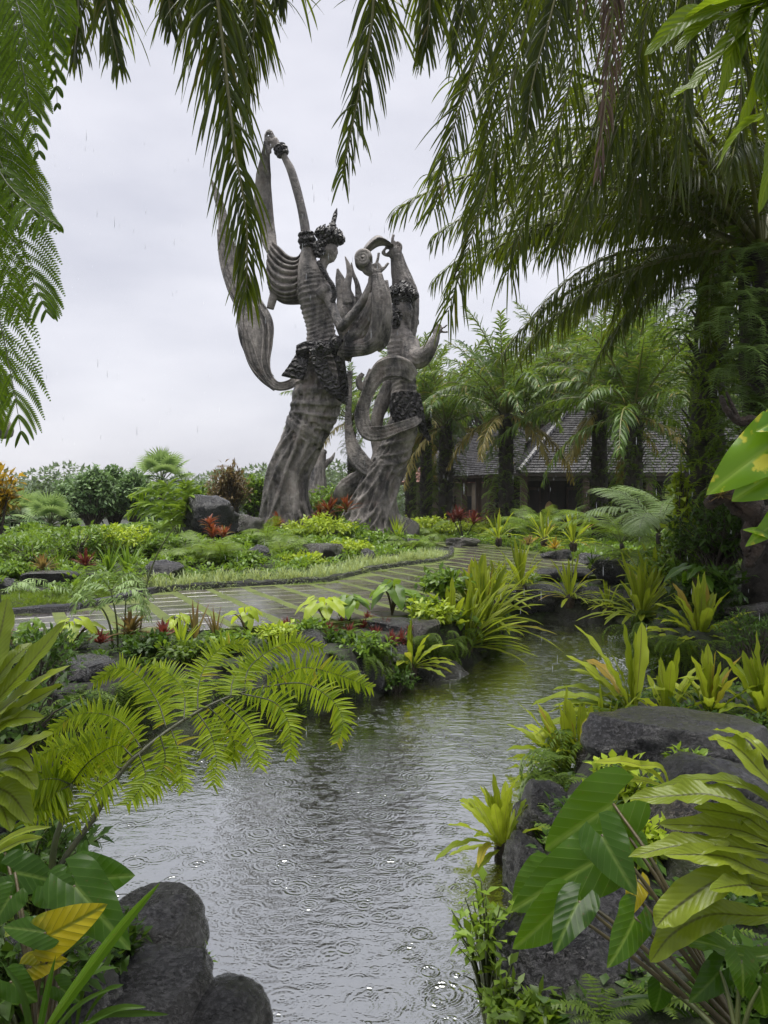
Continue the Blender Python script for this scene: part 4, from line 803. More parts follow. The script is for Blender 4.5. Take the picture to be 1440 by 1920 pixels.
def neph(L=0.6, n=22, droop=1.1, e0=0.4, w=0.02, pl=0.07, seed=0, S=1, cross=2):
    """a simple pinnate sword-fern frond along +x"""
    g = rng(seed); mb = MB(); p = spline(arc_path(L, e0, droop, 14), 30); T = unit(np.gradient(p, axis=0)); lat = np.array([0, 1.0, 0])
    tube(mb, p[::5], np.linspace(0.005, 0.0015, 6), 4, cap=False)
    for sg in (-1, 1):
        s = 0.06 + 0.93 * np.arange(n) / n; i = (s * 29).astype(int); nn = np.cross(T[i], lat)
        d = sg * lat + T[i] * 0.35 + g.normal(0, 0.10, (n, 3))
        blades(mb, p[i], d, np.broadcast_to([0, 0, 1.0], (n, 3)) + nn * 0.01, pl * np.sin(np.pi * np.clip(0.12 + 0.86 * s, 0, 1)) ** 0.6, w, 0.35, S, 'pinnule', 0.1, cross=cross, seed=seed)
    return mb
def trunk_mesh(h, r0, r1, seed, lean=(0, 0), mtl=None, boots=True):
    g = rng(seed); mb = MB(); k = int(h / 0.18) + 3; z = np.linspace(-0.3, h, k)
    zc = np.clip(z / h, 0, 1) ** 1.5; c = np.stack([lean[0] * zc, lean[1] * zc, z], -1); tube(mb, c, np.linspace(r0, r1, k) * g.uniform(0.9, 1.08, k), 14)
    if boots:
        nb = int(h / 0.05); zz = np.sort(g.uniform(0.1, h, nb)); a = np.arange(nb) * 2.4 + g.normal(0, 0.2, nb)
        rad = np.stack([np.cos(a), np.sin(a), 0 * a], -1); rr = r0 + (r1 - r0) * zz / h
        cc = np.stack([lean[0] * (zz / h) ** 1.5, lean[1] * (zz / h) ** 1.5, zz], -1)
        blades(mb, cc + rad * (rr * 0.8)[:, None], rad * 0.55 + UP * 0.9, rad, g.uniform(0.22, 0.5, nb), g.uniform(0.10, 0.2, nb), -0.1, 3, 'grass', -0.5, seed=seed)
    return mb
def fern_cover(h, r, n, seed, proto, lean=(0, 0), z0=0.2, scale=(0.7, 1.3), bias=None):
    g = rng(seed); mb = MB(); z = g.uniform(z0, h, n); a = g.uniform(0, 6.283, n) if bias is None else g.normal(bias, 1.0, n)
    rad = np.stack([np.cos(a), np.sin(a), 0 * a], -1)
    off = rad * r * g.uniform(0.7, 1.1, n)[:, None] + np.stack([lean[0] * (z / h) ** 1.5, lean[1] * (z / h) ** 1.5, z], -1)
    A = np.stack([basis(rad[i] + 0.5 * g.normal(0, 1, 3) * [1, 1, 0.3], UP) * g.uniform(*scale) for i in range(n)])
    stamp(mb, proto, A, off); return mb
NE = neph(0.62, 20, 2.3, 0.7, 0.026, 0.085, 1)
NE2 = neph(0.85, 24, 2.6, 0.6, 0.034, 0.11, 2)
FARF = [frond(arc_path(L, e, b_), None, 58, 0.80, 0.06, dr * 1.5, 3, sd, 0.045, 0.12, (38, 55), 0.36, 2).mesh('frond', [mt, M['rachis']])
        for L, e, b_, dr, sd, mt in ((4.0, 1.35, 0.75, 0.5, 1, M['palm_far']), (4.3, 1.05, 1.25, 0.8, 2, M['palm_far']), (4.4, 0.70, 1.5, 1.0, 3, M['palm_far']), (4.2, 0.25, 1.35, 1.2, 4, M['palm_far']), (3.6, -0.2, 1.1, 1.2, 5, M['palm_gold']))]
FTR = {}
def far_palm(px, Y, py, label, sc=1.0, seed=0, gold=1, n=26, zb=None, cov='fern_dark'):
    b0 = P(px, 940, Y); zb = float(ground_h(b0[0], Y)) if zb is None else zb; top = P(px, py, Y)[2]; h = (top - zb) / sc
    t = thing('oil_palm', (b0[0], Y, zb), label, 'palm tree', 'oil palms in front of the restaurant', seed * 1.3, sc)
    trunk_mesh(h, 0.30, 0.26, seed).obj('trunk', M['boot'], t)
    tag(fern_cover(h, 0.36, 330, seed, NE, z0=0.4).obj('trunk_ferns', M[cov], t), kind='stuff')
    g = rng(seed + 50)
    for k in range(n):
        u = k / (n - 1); vi = 0 if u < 0.2 else 1 if u < 0.5 else 2 if u < 0.86 else 3
        if k >= n - gold: vi = 4
        o = link('frond', FARF[vi], t, (0, 0, h)); o.rotation_euler = (g.normal(0, 0.08), g.normal(0, 0.10), k * 2.399 + g.normal(0, 0.15)); s = g.uniform(0.82, 1.12); o.scale = (s, s, s)
    return t
far_palm(949, 33, 778, 'oil palm with fern-clad trunk at the left hip of the pavilion roof', 1.18, 1, 4, 34, cov='fern')
far_palm(1124, 31, 772, 'oil palm with dark slim trunk before the middle of the pavilion', 1.15, 2, 3, 34)
far_palm(1188, 27, 782, 'pale-fronded oil palm whose trunk is thick with bright hanging ferns', 1.12, 3, 2, 34, cov='fern')
far_palm(836, 37, 800, 'oil palm standing before the posts of the restaurant wing', 1.2, 4, 3, 26)
far_palm(799, 39, 785, 'oil palm with shaggy dark trunk right behind the bearded statue', 1.1, 5, 2, 26)
far_palm(770, 46, 770, 'tall oil palm half hidden behind the bearded statue', 1.15, 6, 2, 22)
far_palm(1040, 52, 690, 'tall oil palm rising behind the pavilion roof hip', 1.3, 7, 1, 24)
far_palm(1200, 54, 665, 'tall oil palm rising behind the pavilion ridge', 1.3, 8, 1, 24)
far_palm(660, 50, 790, 'oil palm with drooping fronds seen between the two giant statues', 1.1, 9, 1, 24)
# the big palm on the right bank with its fern-hung trunk
NEARF = [frond(arc_path(L, e, b_), None, 92, 1.05, 0.034, dr * 1.5, 6, sd, 0.05, 0.14, (38, 58), 0.34, twist=0.9).mesh('frond', [M['palm'], M['rachis']])
         for L, e, b_, dr, sd in ((4.2, 1.25, 1.0, 0.9, 11), (4.9, 0.9, 1.55, 1.7, 12), (5.0, 0.55, 1.35, 2.2, 13), (4.6, 0.15, 1.0, 2.4, 14), (4.2, -0.25, 0.9, 2.2, 15))]
def near_palm(name, label, base, h, lean, fr, seed, r=0.32, cover=170, rf=0.36):
    t = thing(name, base, label, 'palm tree')
    trunk_mesh(h, r, r * 0.85, seed, lean).obj('trunk', M['boot'], t)
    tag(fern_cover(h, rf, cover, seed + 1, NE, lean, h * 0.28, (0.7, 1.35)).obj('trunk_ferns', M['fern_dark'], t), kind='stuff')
    g = rng(seed)
    for vi, az, ti, s in fr:
        o = link('frond', NEARF[vi], t, (lean[0], lean[1], h)); o.rotation_euler = (g.normal(0, 0.06), ti, R(az)); o.scale = (s, s, s)
    return t
b0 = P(1316, 940, 13.0); h = 5.5
near_palm('oil_palm', 'large oil palm with fern-hung trunk standing on the right pond bank', (b0[0], 13.0, 0.6), h, (0.25, 0.0),
          [(0, 200, 0.1, 0.9), (0, 80, 0, 0.9), (1, 190, 0.1, 1.0), (1, 235, 0, 1.0), (1, 140, 0, 1), (1, 300, 0, 0.9), (2, 172, 0, 1.05), (2, 210, 0.1, 1.0), (2, 255, 0, 0.95), (2, 110, 0, 1),
           (3, 185, 0.15, 0.95), (3, 225, 0.1, 0.85), (3, 150, 0.1, 0.9), (2, 330, 0, 1), (2, 20, 0, 1), (1, 60, 0, 1), (3, 275, 0.2, 0.8), (4, 200, 0, 0.7), (3, 50, 0, 0.9), (1, 165, -0.1, 1.0), (0, 240, 0.1, 1.0), (2, 190, -0.05, 1.08), (2, 230, -0.1, 1.0), (1, 260, 0, 1.0), (3, 205, 0.05, 0.9), (2, 160, -0.1, 0.95), (4, 165, 0.1, 0.7), (4, 240, 0.1, 0.7)], 21)
b1 = P(1440, 940, 10.5); 
near_palm('oil_palm', 'oil palm at the far right whose trunk is curtained by long grey-green ferns', (b1[0], 10.5, 0.7), 4.7, (-0.1, 0),
          [(0, 160, 0, 0.9), (1, 180, 0.0, 0.9), (1, 215, 0, 0.9), (2, 165, 0, 0.95), (2, 195, 0, 0.9), (2, 240, 0, 0.8), (3, 178, 0.1, 0.8), (1, 130, 0, 0.9), (2, 100, 0, 1), (2, 20, 0, 1), (1, 320, 0, 1), (1, 60, 0, 1), (0, 200, 0.1, 1.0), (0, 140, 0.2, 1.0), (1, 200, -0.1, 1.1), (1, 165, -0.1, 1.1), (2, 180, -0.15, 1.1), (2, 210, -0.1, 1.0), (1, 240, 0, 1), (0, 250, 0, 1)], 31, 0.34, 400, 0.42)
# palms overhead whose fronds hang into the view from above
def hanging_palm(name, label, base, crown_z, paths, seed, lmax=0.5, w=0.03, n=90):
    t = thing(name, base, label, 'palm tree'); off = -np.array(base, float); h = crown_z - base[2]
    trunk_mesh(h, 0.34, 0.28, seed).obj('trunk', M['boot'], t)
    cr = np.array([base[0], base[1], crown_z])
    for k, (pp, Y, mt, lm, nn, dr) in enumerate(paths):
        vis = [P(a[0], a[1], Y + (a[2] if len(a) > 2 else 0)) for a in pp]
        top = vis[0] + (vis[0] - vis[1]) * 0.25; mid = (cr + top) / 2; mid[2] = max(cr[2], top[2]) + 0.9
        path = np.array([cr, mid, top] + vis); path = spline(path, 50)
        seg = np.linalg.norm(np.diff(path, axis=0), axis=1).sum()
        tan = path[-1] - path[25]; lat = np.cross(unit(tan), np.array([0, 1.0, 0])); lat = unit(lat + np.array([0, 0.35 * (-1) ** k, 0]))
        o = frond(path, lat, int(nn * 0.85), lm * 1.3, w * 0.66, dr * 1.2, 7, seed + k, 0.022, 0.2, (40, 64), 0.34, twist=1.1).obj('frond', [M[mt], M['rachis']], t); o.location = tuple(off)
    g = rng(seed + 99)
    for k in range(6):
        o = link('frond', NEARF[k % 3], t, (0, 0, h)); o.rotation_euler = (0, 0, R(200 + k * 26 + g.uniform(-8, 8))); o.scale = (0.8,) * 3
    return t
hanging_palm('oil_palm', 'oil palm arching overhead with dark fronds hanging down before the sky and statues', (-0.4, -1.6, 0.46), 7.0, [
    ([(398, -70), (415, 60), (440, 275), (462, 412), (462, 560)], 4.6, 'palm', 0.52, 120, 2.0),
    ([(372, -60), (400, 60), (425, 170), (440, 250)], 4.9, 'palm', 0.50, 90, 2.0),
    ([(470, -60), (478, 20), (470, 100), (450, 200)], 5.1, 'palm', 0.45, 90, 2.0),
    ([(706, -60), (695, 60), (672, 180), (640, 335)], 5.0, 'palm', 0.46, 100, 1.6),
    ([(196, -90), (200, 10), (225, 128)], 4.6, 'palm', 0.36, 90, 2.0),
    ([(140, -80), (148, 20), (138, 112)], 4.8, 'palm', 0.36, 90, 2.0),
    ([(322, -100), (316, -20), (322, 60)], 4.8, 'palm', 0.34, 80, 2.0),
    ([(800, -80), (806, 10), (798, 95)], 5.2, 'palm', 0.42, 90, 1.8),
    ([(545, -110), (530, -40), (522, 10)], 5.0, 'palm', 0.3, 60, 2.0)], 41)
hanging_palm('oil_palm', 'tall oil palm leaning in from the right, its long fronds curtaining the upper sky', (4.9, 4.4, 0.75), 7.6, [
    ([(1010, -80), (955, 180), (905, 380), (838, 590)], 7.2, 'palm', 0.85, 130, 1.7),
    ([(940, -70), (900, 90), (850, 240), (812, 400)], 7.4, 'palm', 0.72, 110, 1.0),
    ([(1090, -70), (1070, 150), (1010, 330), (950, 520)], 8.0, 'palm', 0.95, 130, 2.0),
    ([(1150, -60), (1145, 100), (1120, 330)], 6.4, 'palm_dry', 0.45, 60, 3.5),
    ([(1220, -60), (1200, 100), (1150, 260), (1080, 420)], 7.6, 'palm', 0.9, 120, 2.0),
    ([(880, -80), (872, 0), (850, 100)], 6.6, 'palm', 0.6, 90, 1.6),
    ([(1300, -60), (1290, 120), (1270, 330)], 7.0, 'palm', 0.8, 120, 2.2),
    ([(1060, -80), (1030, 40), (1000, 150), (985, 260)], 6.2, 'palm', 0.6, 100, 2.0),
    ([(1380, -60), (1390, 150), (1380, 330)], 7.6, 'palm', 0.8, 110, 2.2),
    ([(1180, -60), (1165, 120), (1100, 320), (1040, 480)], 9.0, 'palm', 1.0, 110, 2.2), ([(1260, -60), (1240, 140), (1200, 300), (1160, 440)], 8.8, 'palm', 1.0, 110, 2.2),
    ([(980, -70), (950, 60), (920, 200), (905, 320)], 8.0, 'palm', 0.8, 100, 1.8)], 61, w=0.036)
# ------------------------------------------------------------------ rocks
ROCKS = []
def rock(px, py, Y, size, label, mtl='rock', seed=0, rot=0.0, cuts=9, flat=None, rough=0.10, name='boulder', sub=4, group=None, cutd=(0.55, 0.9)):
    """an angular boulder centred where (px, py, Y) says; size = full width, depth, height in metres"""
    if Y < 5: sub = 5
    g = rng(seed); bm = bmesh.new(); bmesh.ops.create_icosphere(bm, subdivisions=sub, radius=1.0)
    v = np.array([x.co[:] for x in bm.verts]); fc = [[q.index for q in f.verts] for f in bm.faces]; bm.free()
    for k in range(cuts):
        nrm = unit(g.normal(0, 1, 3)); d = g.uniform(*cutd); e = v @ nrm - d; v = v - np.where(e > 0, e * 0.93, 0)[:, None] * nrm
    if flat is not None:
        nrm = unit(np.array([flat[0], flat[1], 1.0])); e = v @ nrm - flat[2]; v = v - np.where(e > 0, e * 0.95, 0)[:, None] * nrm
    off = g.uniform(-50, 50, 3); dirv = unit(v)
    n1 = vnoise(v + off, 1.3, 3); n2 = vnoise(v + off, 4.5, 5); n3 = vnoise(v + off, 15.0, 3) if Y < 5 else 0 * n2; v = v + dirv * (n1 * rough * 1.5 + n2 * rough * 0.7 + n3 * rough * 0.16)[:, None]
    lo, hi = v.min(0), v.max(0); v = (v - (lo + hi) / 2) / (hi - lo) * np.asarray(size, float)
    ca, sa = math.cos(rot), math.sin(rot); v = v @ np.array([[ca, sa, 0], [-sa, ca, 0], [0, 0, 1]])
    c = P(px, py, Y); gh = max(float(ground_h(c[0], Y)), 0.0)
    if c[2] - size[2] / 2 > gh - 0.03 and Y > 8:              # would hover: seat it on the ground along the same line of sight
        c2 = ray_ground(px, py + size[2] * 0.36 / Y * F_PX, 4); k = c2[1] / Y; v = v * k; c = P(px, py, c2[1])
    ROCKS.append((c[0], c[1], max(size[0], size[1]) * 0.5)); mb = MB(); mb.add(v, t=fc); o = mb.obj(name, M[mtl], loc=tuple(c)); return tag(o, label, 'rock', group)
# near left
rock(285, 1765, 3.4, (0.50, 0.62, 0.40), 'rounded wet grey boulder at the water edge beside dark elephant ears', 'rock', 101, 0.2, 3, (0.1, -0.2, 0.8), 0.045)
rock(265, 1890, 2.85, (0.54, 0.5, 0.34), 'broad flat-topped wet rock below the elephant ear leaves, in front of a boulder', 'rock', 102, 0.1, 3, (0, -0.15, 0.6), 0.045)
rock(425, 1915, 2.8, (0.34, 0.42, 0.26), 'small glossy black rock touching the rippled water beside a flat rock', 'rock_black', 103, 0.4, 3, None, 0.05)
rock(30, 1550, 3.7, (0.36, 0.5, 0.75), 'upright dark rock at the water behind the big fern stalks', 'rock_black', 104, 0, 6)
rock(60, 1900, 2.4, (0.5, 0.5, 0.5), 'black rock buried under elephant ear leaves and grass', 'rock_black', 105, 0, 6)
rock(190, 1815, 3.05, (0.42, 0.4, 0.4), 'dark stone wedged between the left boulders under elephant ears', 'rock_black', 106, 0.2, 8)
# near right
rock(1262, 1405, 4.7, (1.12, 0.8, 0.42), 'big flat-topped grey slab of basalt above smaller boulders', 'rock', 111, -0.15, 7, (0.06, 0.08, 0.42), 0.05, cutd=(0.6, 0.85))
rock(1345, 1500, 3.7, (0.62, 0.6, 0.42), 'rounded dark pitted boulder tucked under the flat basalt slab', 'rock_black', 112, 0.3, 7, None, 0.08)
rock(1270, 1590, 3.3, (0.36, 0.4, 0.46), 'brown weathered stone block below the pitted boulder', 'rock_brown', 113, 0.2, 7, None, 0.08)
rock(1020, 1545, 4.35, (0.30, 0.5, 0.46), 'dark rock rising from the water behind a small nest fern', 'rock_black', 114, 0.5, 8)
rock(985, 1625, 4.0, (0.22, 0.36, 0.35), 'black rock carrying a small nest fern at the waterline', 'rock_black', 115, 0.1, 8)
rock(1095, 1815, 2.75, (0.62, 0.6, 0.44), 'large rough dark boulder in the right foreground under arching leaf stalks', 'rock', 116, 0.3, 8, (0.1, -0.25, 0.62), 0.10, sub=5)
rock(1130, 1700, 3.0, (0.46, 0.4, 0.30), 'wet grey rock beneath the heart-shaped leaves', 'rock', 117, 0.1, 7, None, 0.08)
rock(1120, 1440, 5.2, (0.36, 0.4, 0.5), 'mossy grey stone between a nest fern and the flat slab', 'rock_brown', 118, 0.1, 7)
rock(1330, 1720, 3.1, (0.5, 0.5, 0.5), 'dark mossy stone behind the long rippled fern fronds', 'rock_mossy', 119, 0.1, 7)
# left bank
rock(165, 1265, 6.9, (0.62, 0.6, 0.34), 'angular grey rock with hollowed top beside slender fern stems', 'rock', 121, 0.2, 9, (0.1, -0.1, 0.5), 0.10)
rock(95, 1330, 6.6, (0.8, 0.6, 0.6), 'dark mossy bank rock at the water left of the king fern', 'rock_mossy', 122, 0, 7)
rock(580, 1203, 8.4, (0.46, 0.5, 0.26), 'grey rock behind the king fern tips on the bank', 'rock', 123, 0.4, 8)
rock(505, 1262, 7.6, (0.5, 0.5, 0.4), 'dark rock half hidden behind the arching king fern', 'rock_black', 124, 0.1, 8)
rock(742, 1182, 9.3, (0.72, 0.6, 0.26), 'low flat pale-topped rock under the taro clumps beside red bromeliads', 'rock', 125, 0.0, 8, (0, 0, 0.4), 0.06)
rock(795, 1190, 9.2, (0.42, 0.45, 0.36), 'blocky upright grey rock beside the cascading nest fern', 'rock_brown', 126, 0.2, 9, (0, 0, 0.5), 0.07)
rock(745, 1228, 8.7, (0.36, 0.4, 0.24), 'small wet rock below the blocky rock, beside a low nest fern', 'rock', 127, 0.3, 8)
rock(850, 1160, 10.2, (0.36, 0.4, 0.30), 'dark rock between the leafy taro clump and nest ferns', 'rock_black', 128, 0.3, 8)
rock(690, 1270, 8.1, (0.5, 0.5, 0.45), 'dark bank rock at the water under the bright leafy herb', 'rock_black', 129, 0.3, 8)
rock(820, 1265, 8.9, (0.9, 0.5, 0.45), 'black shaded rock at the waterline beneath the nest ferns', 'rock_black', 130, 0.3, 7)
rock(895, 1090, 12.8, (0.5, 0.5, 0.28), 'grey rock at the terrace edge behind the tall nest ferns', 'rock', 131, 0.1, 8)
rock(1062, 1078, 14.0, (1.1, 0.7, 0.26), 'long low grey rock above the pond head beside two nest ferns', 'rock', 132, 0.1, 8, (0, 0, 0.45), 0.06)
rock(1010, 1125, 13.4, (1.2, 0.7, 0.6), 'dark rock forming the shaded head of the pond', 'rock_black', 133, 0.1, 7)
rock(1095, 1128, 13.5, (0.8, 0.7, 0.6), 'black wet rock at the pond head under the nest ferns', 'rock_black', 134, 0.4, 7)
rock(1140, 1072, 14.4, (0.85, 0.7, 0.55), 'square pale-topped grey boulder at the right of the pond head', 'rock', 135, 0.15, 9, (0, -0.1, 0.5), 0.07)
rock(1105, 1050, 15.6, (0.55, 0.5, 0.3), 'dark wet stone behind the square grey boulder', 'rock', 136, 0.2, 8)
rock(1052, 1043, 17.5, (0.5, 0.4, 0.35), 'small pointed grey stone at the terrace edge by orange leaves', 'rock', 137, 0.2, 8)
rock(1030, 1044, 17.8, (0.45, 0.4, 0.28), 'low grey stone at the terrace edge beside a pointed stone', 'rock', 138, 0.2, 8)
rock(1245, 1048, 14.0, (0.42, 0.4, 0.32), 'pale speckled rounded stone beside the lime leaves at the palm foot', 'rock', 139, 0.2, 7)
rock(1250, 1090, 12.6, (0.5, 0.4, 0.28), 'grey stone below the speckled stone on the right bank', 'rock', 140, 0.2, 8)
rock(1210, 1112, 12.3, (0.45, 0.4, 0.3), 'mossy stone behind the spiky nest fern on the right bank', 'rock_mossy', 141, 0.2, 8)
rock(1215, 1178, 11.2, (0.75, 0.5, 0.42), 'dark mossy rock at the water bearing a spiky nest fern', 'rock_mossy', 142, 0.2, 7)
rock(1290, 1245, 9.3, (0.95, 0.6, 0.55), 'dark fern-clad rock at the water bearing a large nest fern', 'rock_mossy', 143, 0.2, 7)
rock(1400, 1245, 8.9, (0.8, 0.6, 0.45), 'mossy brown rock at the water beside the large nest fern', 'rock_brown', 144, 0.2, 7)
rock(1420, 1150, 8.8, (0.7, 0.5, 0.26), 'smooth grey-brown rock on the right bank behind the large nest fern', 'rock_brown', 145, 0.2, 7)
# statue bed
rock(395, 972, 20.0, (1.5, 1.2, 1.25), 'tall dark peaked boulder at the foot of the dancing woman', 'rock_black', 151, 0.3, 8, None, 0.10)
rock(455, 995, 21.0, (1.2, 1.0, 0.95), 'grey-brown rock between the peaked boulder and the statue skirt', 'rock_brown', 152, 0.3, 7)
rock(478, 1042, 16.2, (0.68, 0.6, 0.48), 'smooth black pointed rock among ferns below the statue', 'rock_black', 153, 0.2, 7)
rock(605, 1036, 17.6, (1.05, 0.8, 0.42), 'broad brownish flat rock before the statue skirt', 'rock_brown', 154, 0.1, 8, (0, 0, 0.5), 0.06)
rock(688, 1050, 17.6, (0.42, 0.5, 0.55), 'glossy black rock at the terrace end of the statue bed', 'rock_black', 155, 0.4, 8)
rock(310, 1068, 13.6, (0.68, 0.6, 0.36), 'grey ridged rock in the bed beside arching grass leaves', 'rock', 156, 0.2, 9)
rock(95, 1086, 11.6, (0.85, 0.6, 0.24), 'long low grey rock on the lawn edge behind pale fern fronds', 'rock', 157, 0.1, 8, (0, 0, 0.4), 0.06)
rock(10, 1098, 11.0, (0.4, 0.4, 0.22), 'small grey stone on the lawn left of a long low rock', 'rock', 158, 0.1, 8)
rock(757, 1022, 21.5, (1.0, 0.8, 0.5), 'dark veined rock at the hem of the bearded statue', 'rock', 159, 0.2, 9, (0.2, 0, 0.5))
rock(768, 995, 24.0, (0.62, 0.5, 0.85), 'upright rounded grey standing stone beside the bearded statue', 'rock_brown', 160, 0.2, 6, None, 0.05)
rock(868, 1020, 25.5, (1.15, 0.8, 0.42), 'low brown boulder on the far side of the terrace', 'rock_brown', 161, 0.2, 7, (0, 0, 0.5))
rock(590, 968, 27.0, (0.4, 0.4, 0.9), 'small upright dark stone between the two giant statues', 'rock', 162, 0.2, 6)
# ------------------------------------------------------------------ planting
def gz(x, y): return float(ground_h(np.array([x]), np.array([y]))[0])
NESTV = {}
def nest_meshes(key, L, W, mtl, seed, wave=0.22, S=16, fold=0.28, elev=(82, 66, 50, 34, 14), droop=(0.25, 0.45, 0.6, 0.7, 0.6)):
    out = []
    for k, (e, dr) in enumerate(zip(elev, droop)):
        for q in range(2):
            mb = MB(); e_ = R(e + q * 5); Lk = L * (0.9 + 0.12 * q); blades(mb, [[0.02, 0, 0]], [[math.cos(e_), 0, math.sin(e_)]], [[-math.sin(e_), 0, math.cos(e_)]], Lk, W * (1 - 0.1 * q), dr * (1 + 0.5 * q), S, 'strap', fold, wave, 20 + 5 * q, seed=seed + k * 2 + q, twist=0.25 * (q - 0.5), cross=7)
            out.append(mb.mesh('leaf', mtl))
    NESTV[key] = out
nest_meshes('mid', 0.72, 0.105, M['nest'], 1)
nest_meshes('slim', 0.72, 0.062, M['nest'], 21, 0.15, 14)
def nest_fern(pos, key, label, n=22, sc=1.0, seed=0, dirs=None, spread=1.0, root=True, tilt=(0, 0)):
    """a funnel of strap fronds; dirs = mean azimuth to lean to"""
    g = rng(seed); t = thing('nest_fern', pos, label, 'fern', rz=g.uniform(0, 6.28) if dirs is None else 0, sc=sc); t.rotation_euler.x, t.rotation_euler.y = tilt
    ms = NESTV[key]
    n = int(n * 1.45)
    for k in range(n):
        u = (k + 0.5) / n; vi = int(np.clip(u * 5 * spread, 0, 4)) * 2 + g.integers(2)
        az = k * 2.399 if dirs is None else g.normal(dirs[0], dirs[1])
        o = link('leaf', ms[vi], t, (0, 0, 0)); o.rotation_euler = (g.normal(0, 0.12), g.normal(0, 0.09), az + g.normal(0, 0.15)); s = g.uniform(0.72, 1.1); o.scale = (s, s * g.uniform(0.85, 1.1), s)
    if root:
        mb = MB(); a = g.uniform(0, 6.28, 26); d = np.stack([np.cos(a), np.sin(a), g.uniform(-1.6, -0.2, 26)], -1)
        blades(mb, np.zeros((26, 3)) + [0, 0, 0.03], d, d[:, [1, 0, 2]] + 0.1, g.uniform(0.08, 0.22, 26), 0.02, 1.5, 3, 'grass', 0.2); tube(mb, [(0, 0, -0.15), (0, 0, 0.0), (0, 0, 0.06)], [0.07, 0.085, 0.05], 9)
        mb.obj('root_ball', M['wood'], t)
    return t
nest_fern(P(978, 1102, 13.2), 'slim', 'yellow-green nest fern with slim upright fronds at the terrace edge above the pond', 26, 1.15, 1, spread=0.8)
nest_fern(P(1068, 1122, 13.0), 'slim', 'low spreading nest fern growing from the rock at the pond head', 20, 1.05, 2, spread=1.15)
nest_fern(P(893, 1148, 11.0), 'mid', 'tall upright nest fern at the top of the cascade of fronds on the left bank', 24, 1.2, 3, spread=0.7)
nest_fern(P(905, 1180, 10.4), 'slim', 'dense nest fern sweeping right over the water from the left bank', 30, 1.45, 4, dirs=(0.5, 0.75), spread=0.95)
nest_fern(P(872, 1215, 9.7), 'slim', 'nest fern with long fronds arching low over the pond below the dense one', 26, 1.3, 5, dirs=(0.3, 0.8), spread=1.0)
nest_fern(P(846, 1188, 9.9), 'mid', 'broad-leaved nest fern behind the arching fronds on the left bank', 16, 0.95, 6, spread=0.9)
nest_fern(P(772, 1252, 8.6), 'mid', 'small flattened nest fern with leaning yellow-green fronds just above the water', 12, 0.8, 7, dirs=(0.1, 1.1), spread=1.15)
nest_fern(P(1203, 1158, 11.3), 'slim', 'spiky yellow nest fern perched on a mossy rock in the pond', 40, 1.35, 8, spread=1.1)
nest_fern(P(1225, 1110, 12.3), 'slim', 'upright nest fern rising behind the spiky yellow one', 18, 1.2, 9, spread=0.7)
nest_fern(P(1312, 1205, 9.2), 'mid', 'large fountain-shaped nest fern on the fern-clad rock in the pond', 30, 1.12, 10, spread=0.95)
nest_fern(P(1020, 1012, 22.0), 'slim', 'small nest fern in the planting behind the terrace', 18, 1.2, 11)
nest_fern(P(1075, 1020, 20.0), 'slim', 'bright nest fern at the terrace end beside the pointed stone', 20, 1.25, 12)
nest_fern(P(935, 1012, 24.0), 'slim', 'lime nest fern at the foot of the fern-clad oil palm', 18, 1.3, 13)
nest_fern(P(1068, 1455, 5.3), 'mid', 'nest fern with fronds combed left over the water beside the flat slab', 24, 0.78, 14, dirs=(2.75, 0.65), spread=1.0)
nest_fern(P(1090, 1440, 5.25), 'mid', 'upright half of the nest fern clump against the flat slab', 12, 0.62, 15, spread=0.7)
nest_fern(P(943, 1590, 4.35), 'mid', 'small nest fern with dangling roots on the black rock at the waterline', 22, 0.60, 16, spread=1.0)
nest_fern(P(1190, 1345, 5.6), 'mid', 'nest fern with long rippled fronds reaching left behind the flat slab', 12, 1.0, 17, dirs=(2.7, 0.35), spread=1.0)
nest_fern(P(1330, 1350, 5.6), 'mid', 'nest fern with erect blunt fronds standing behind the flat slab', 14, 0.75, 18, spread=0.6)
nest_fern(P(1250, 1352, 5.7), 'mid', 'nest fern with curled upright fronds between two others behind the flat slab', 12, 0.72, 19, spread=0.8)
nest_fern(P(1435, 1352, 5.5), 'mid', 'nest fern rising behind the far end of the flat slab', 14, 0.85, 20, spread=0.7)
nest_fern(P(1135, 1400, 5.5), 'slim', 'young narrow-leaved nest fern at the water corner of the flat slab', 16, 0.6, 22, spread=1.0)
nest_fern(P(935, 1125, 11.8), 'slim', 'young nest fern filling the gap on the left bank above the cascade', 18, 0.9, 23, spread=0.9)
nest_fern(P(1140, 1140, 12.6), 'slim', 'small yellow nest fern between the pond head rocks and the spiky one', 16, 0.7, 24, spread=1.1)
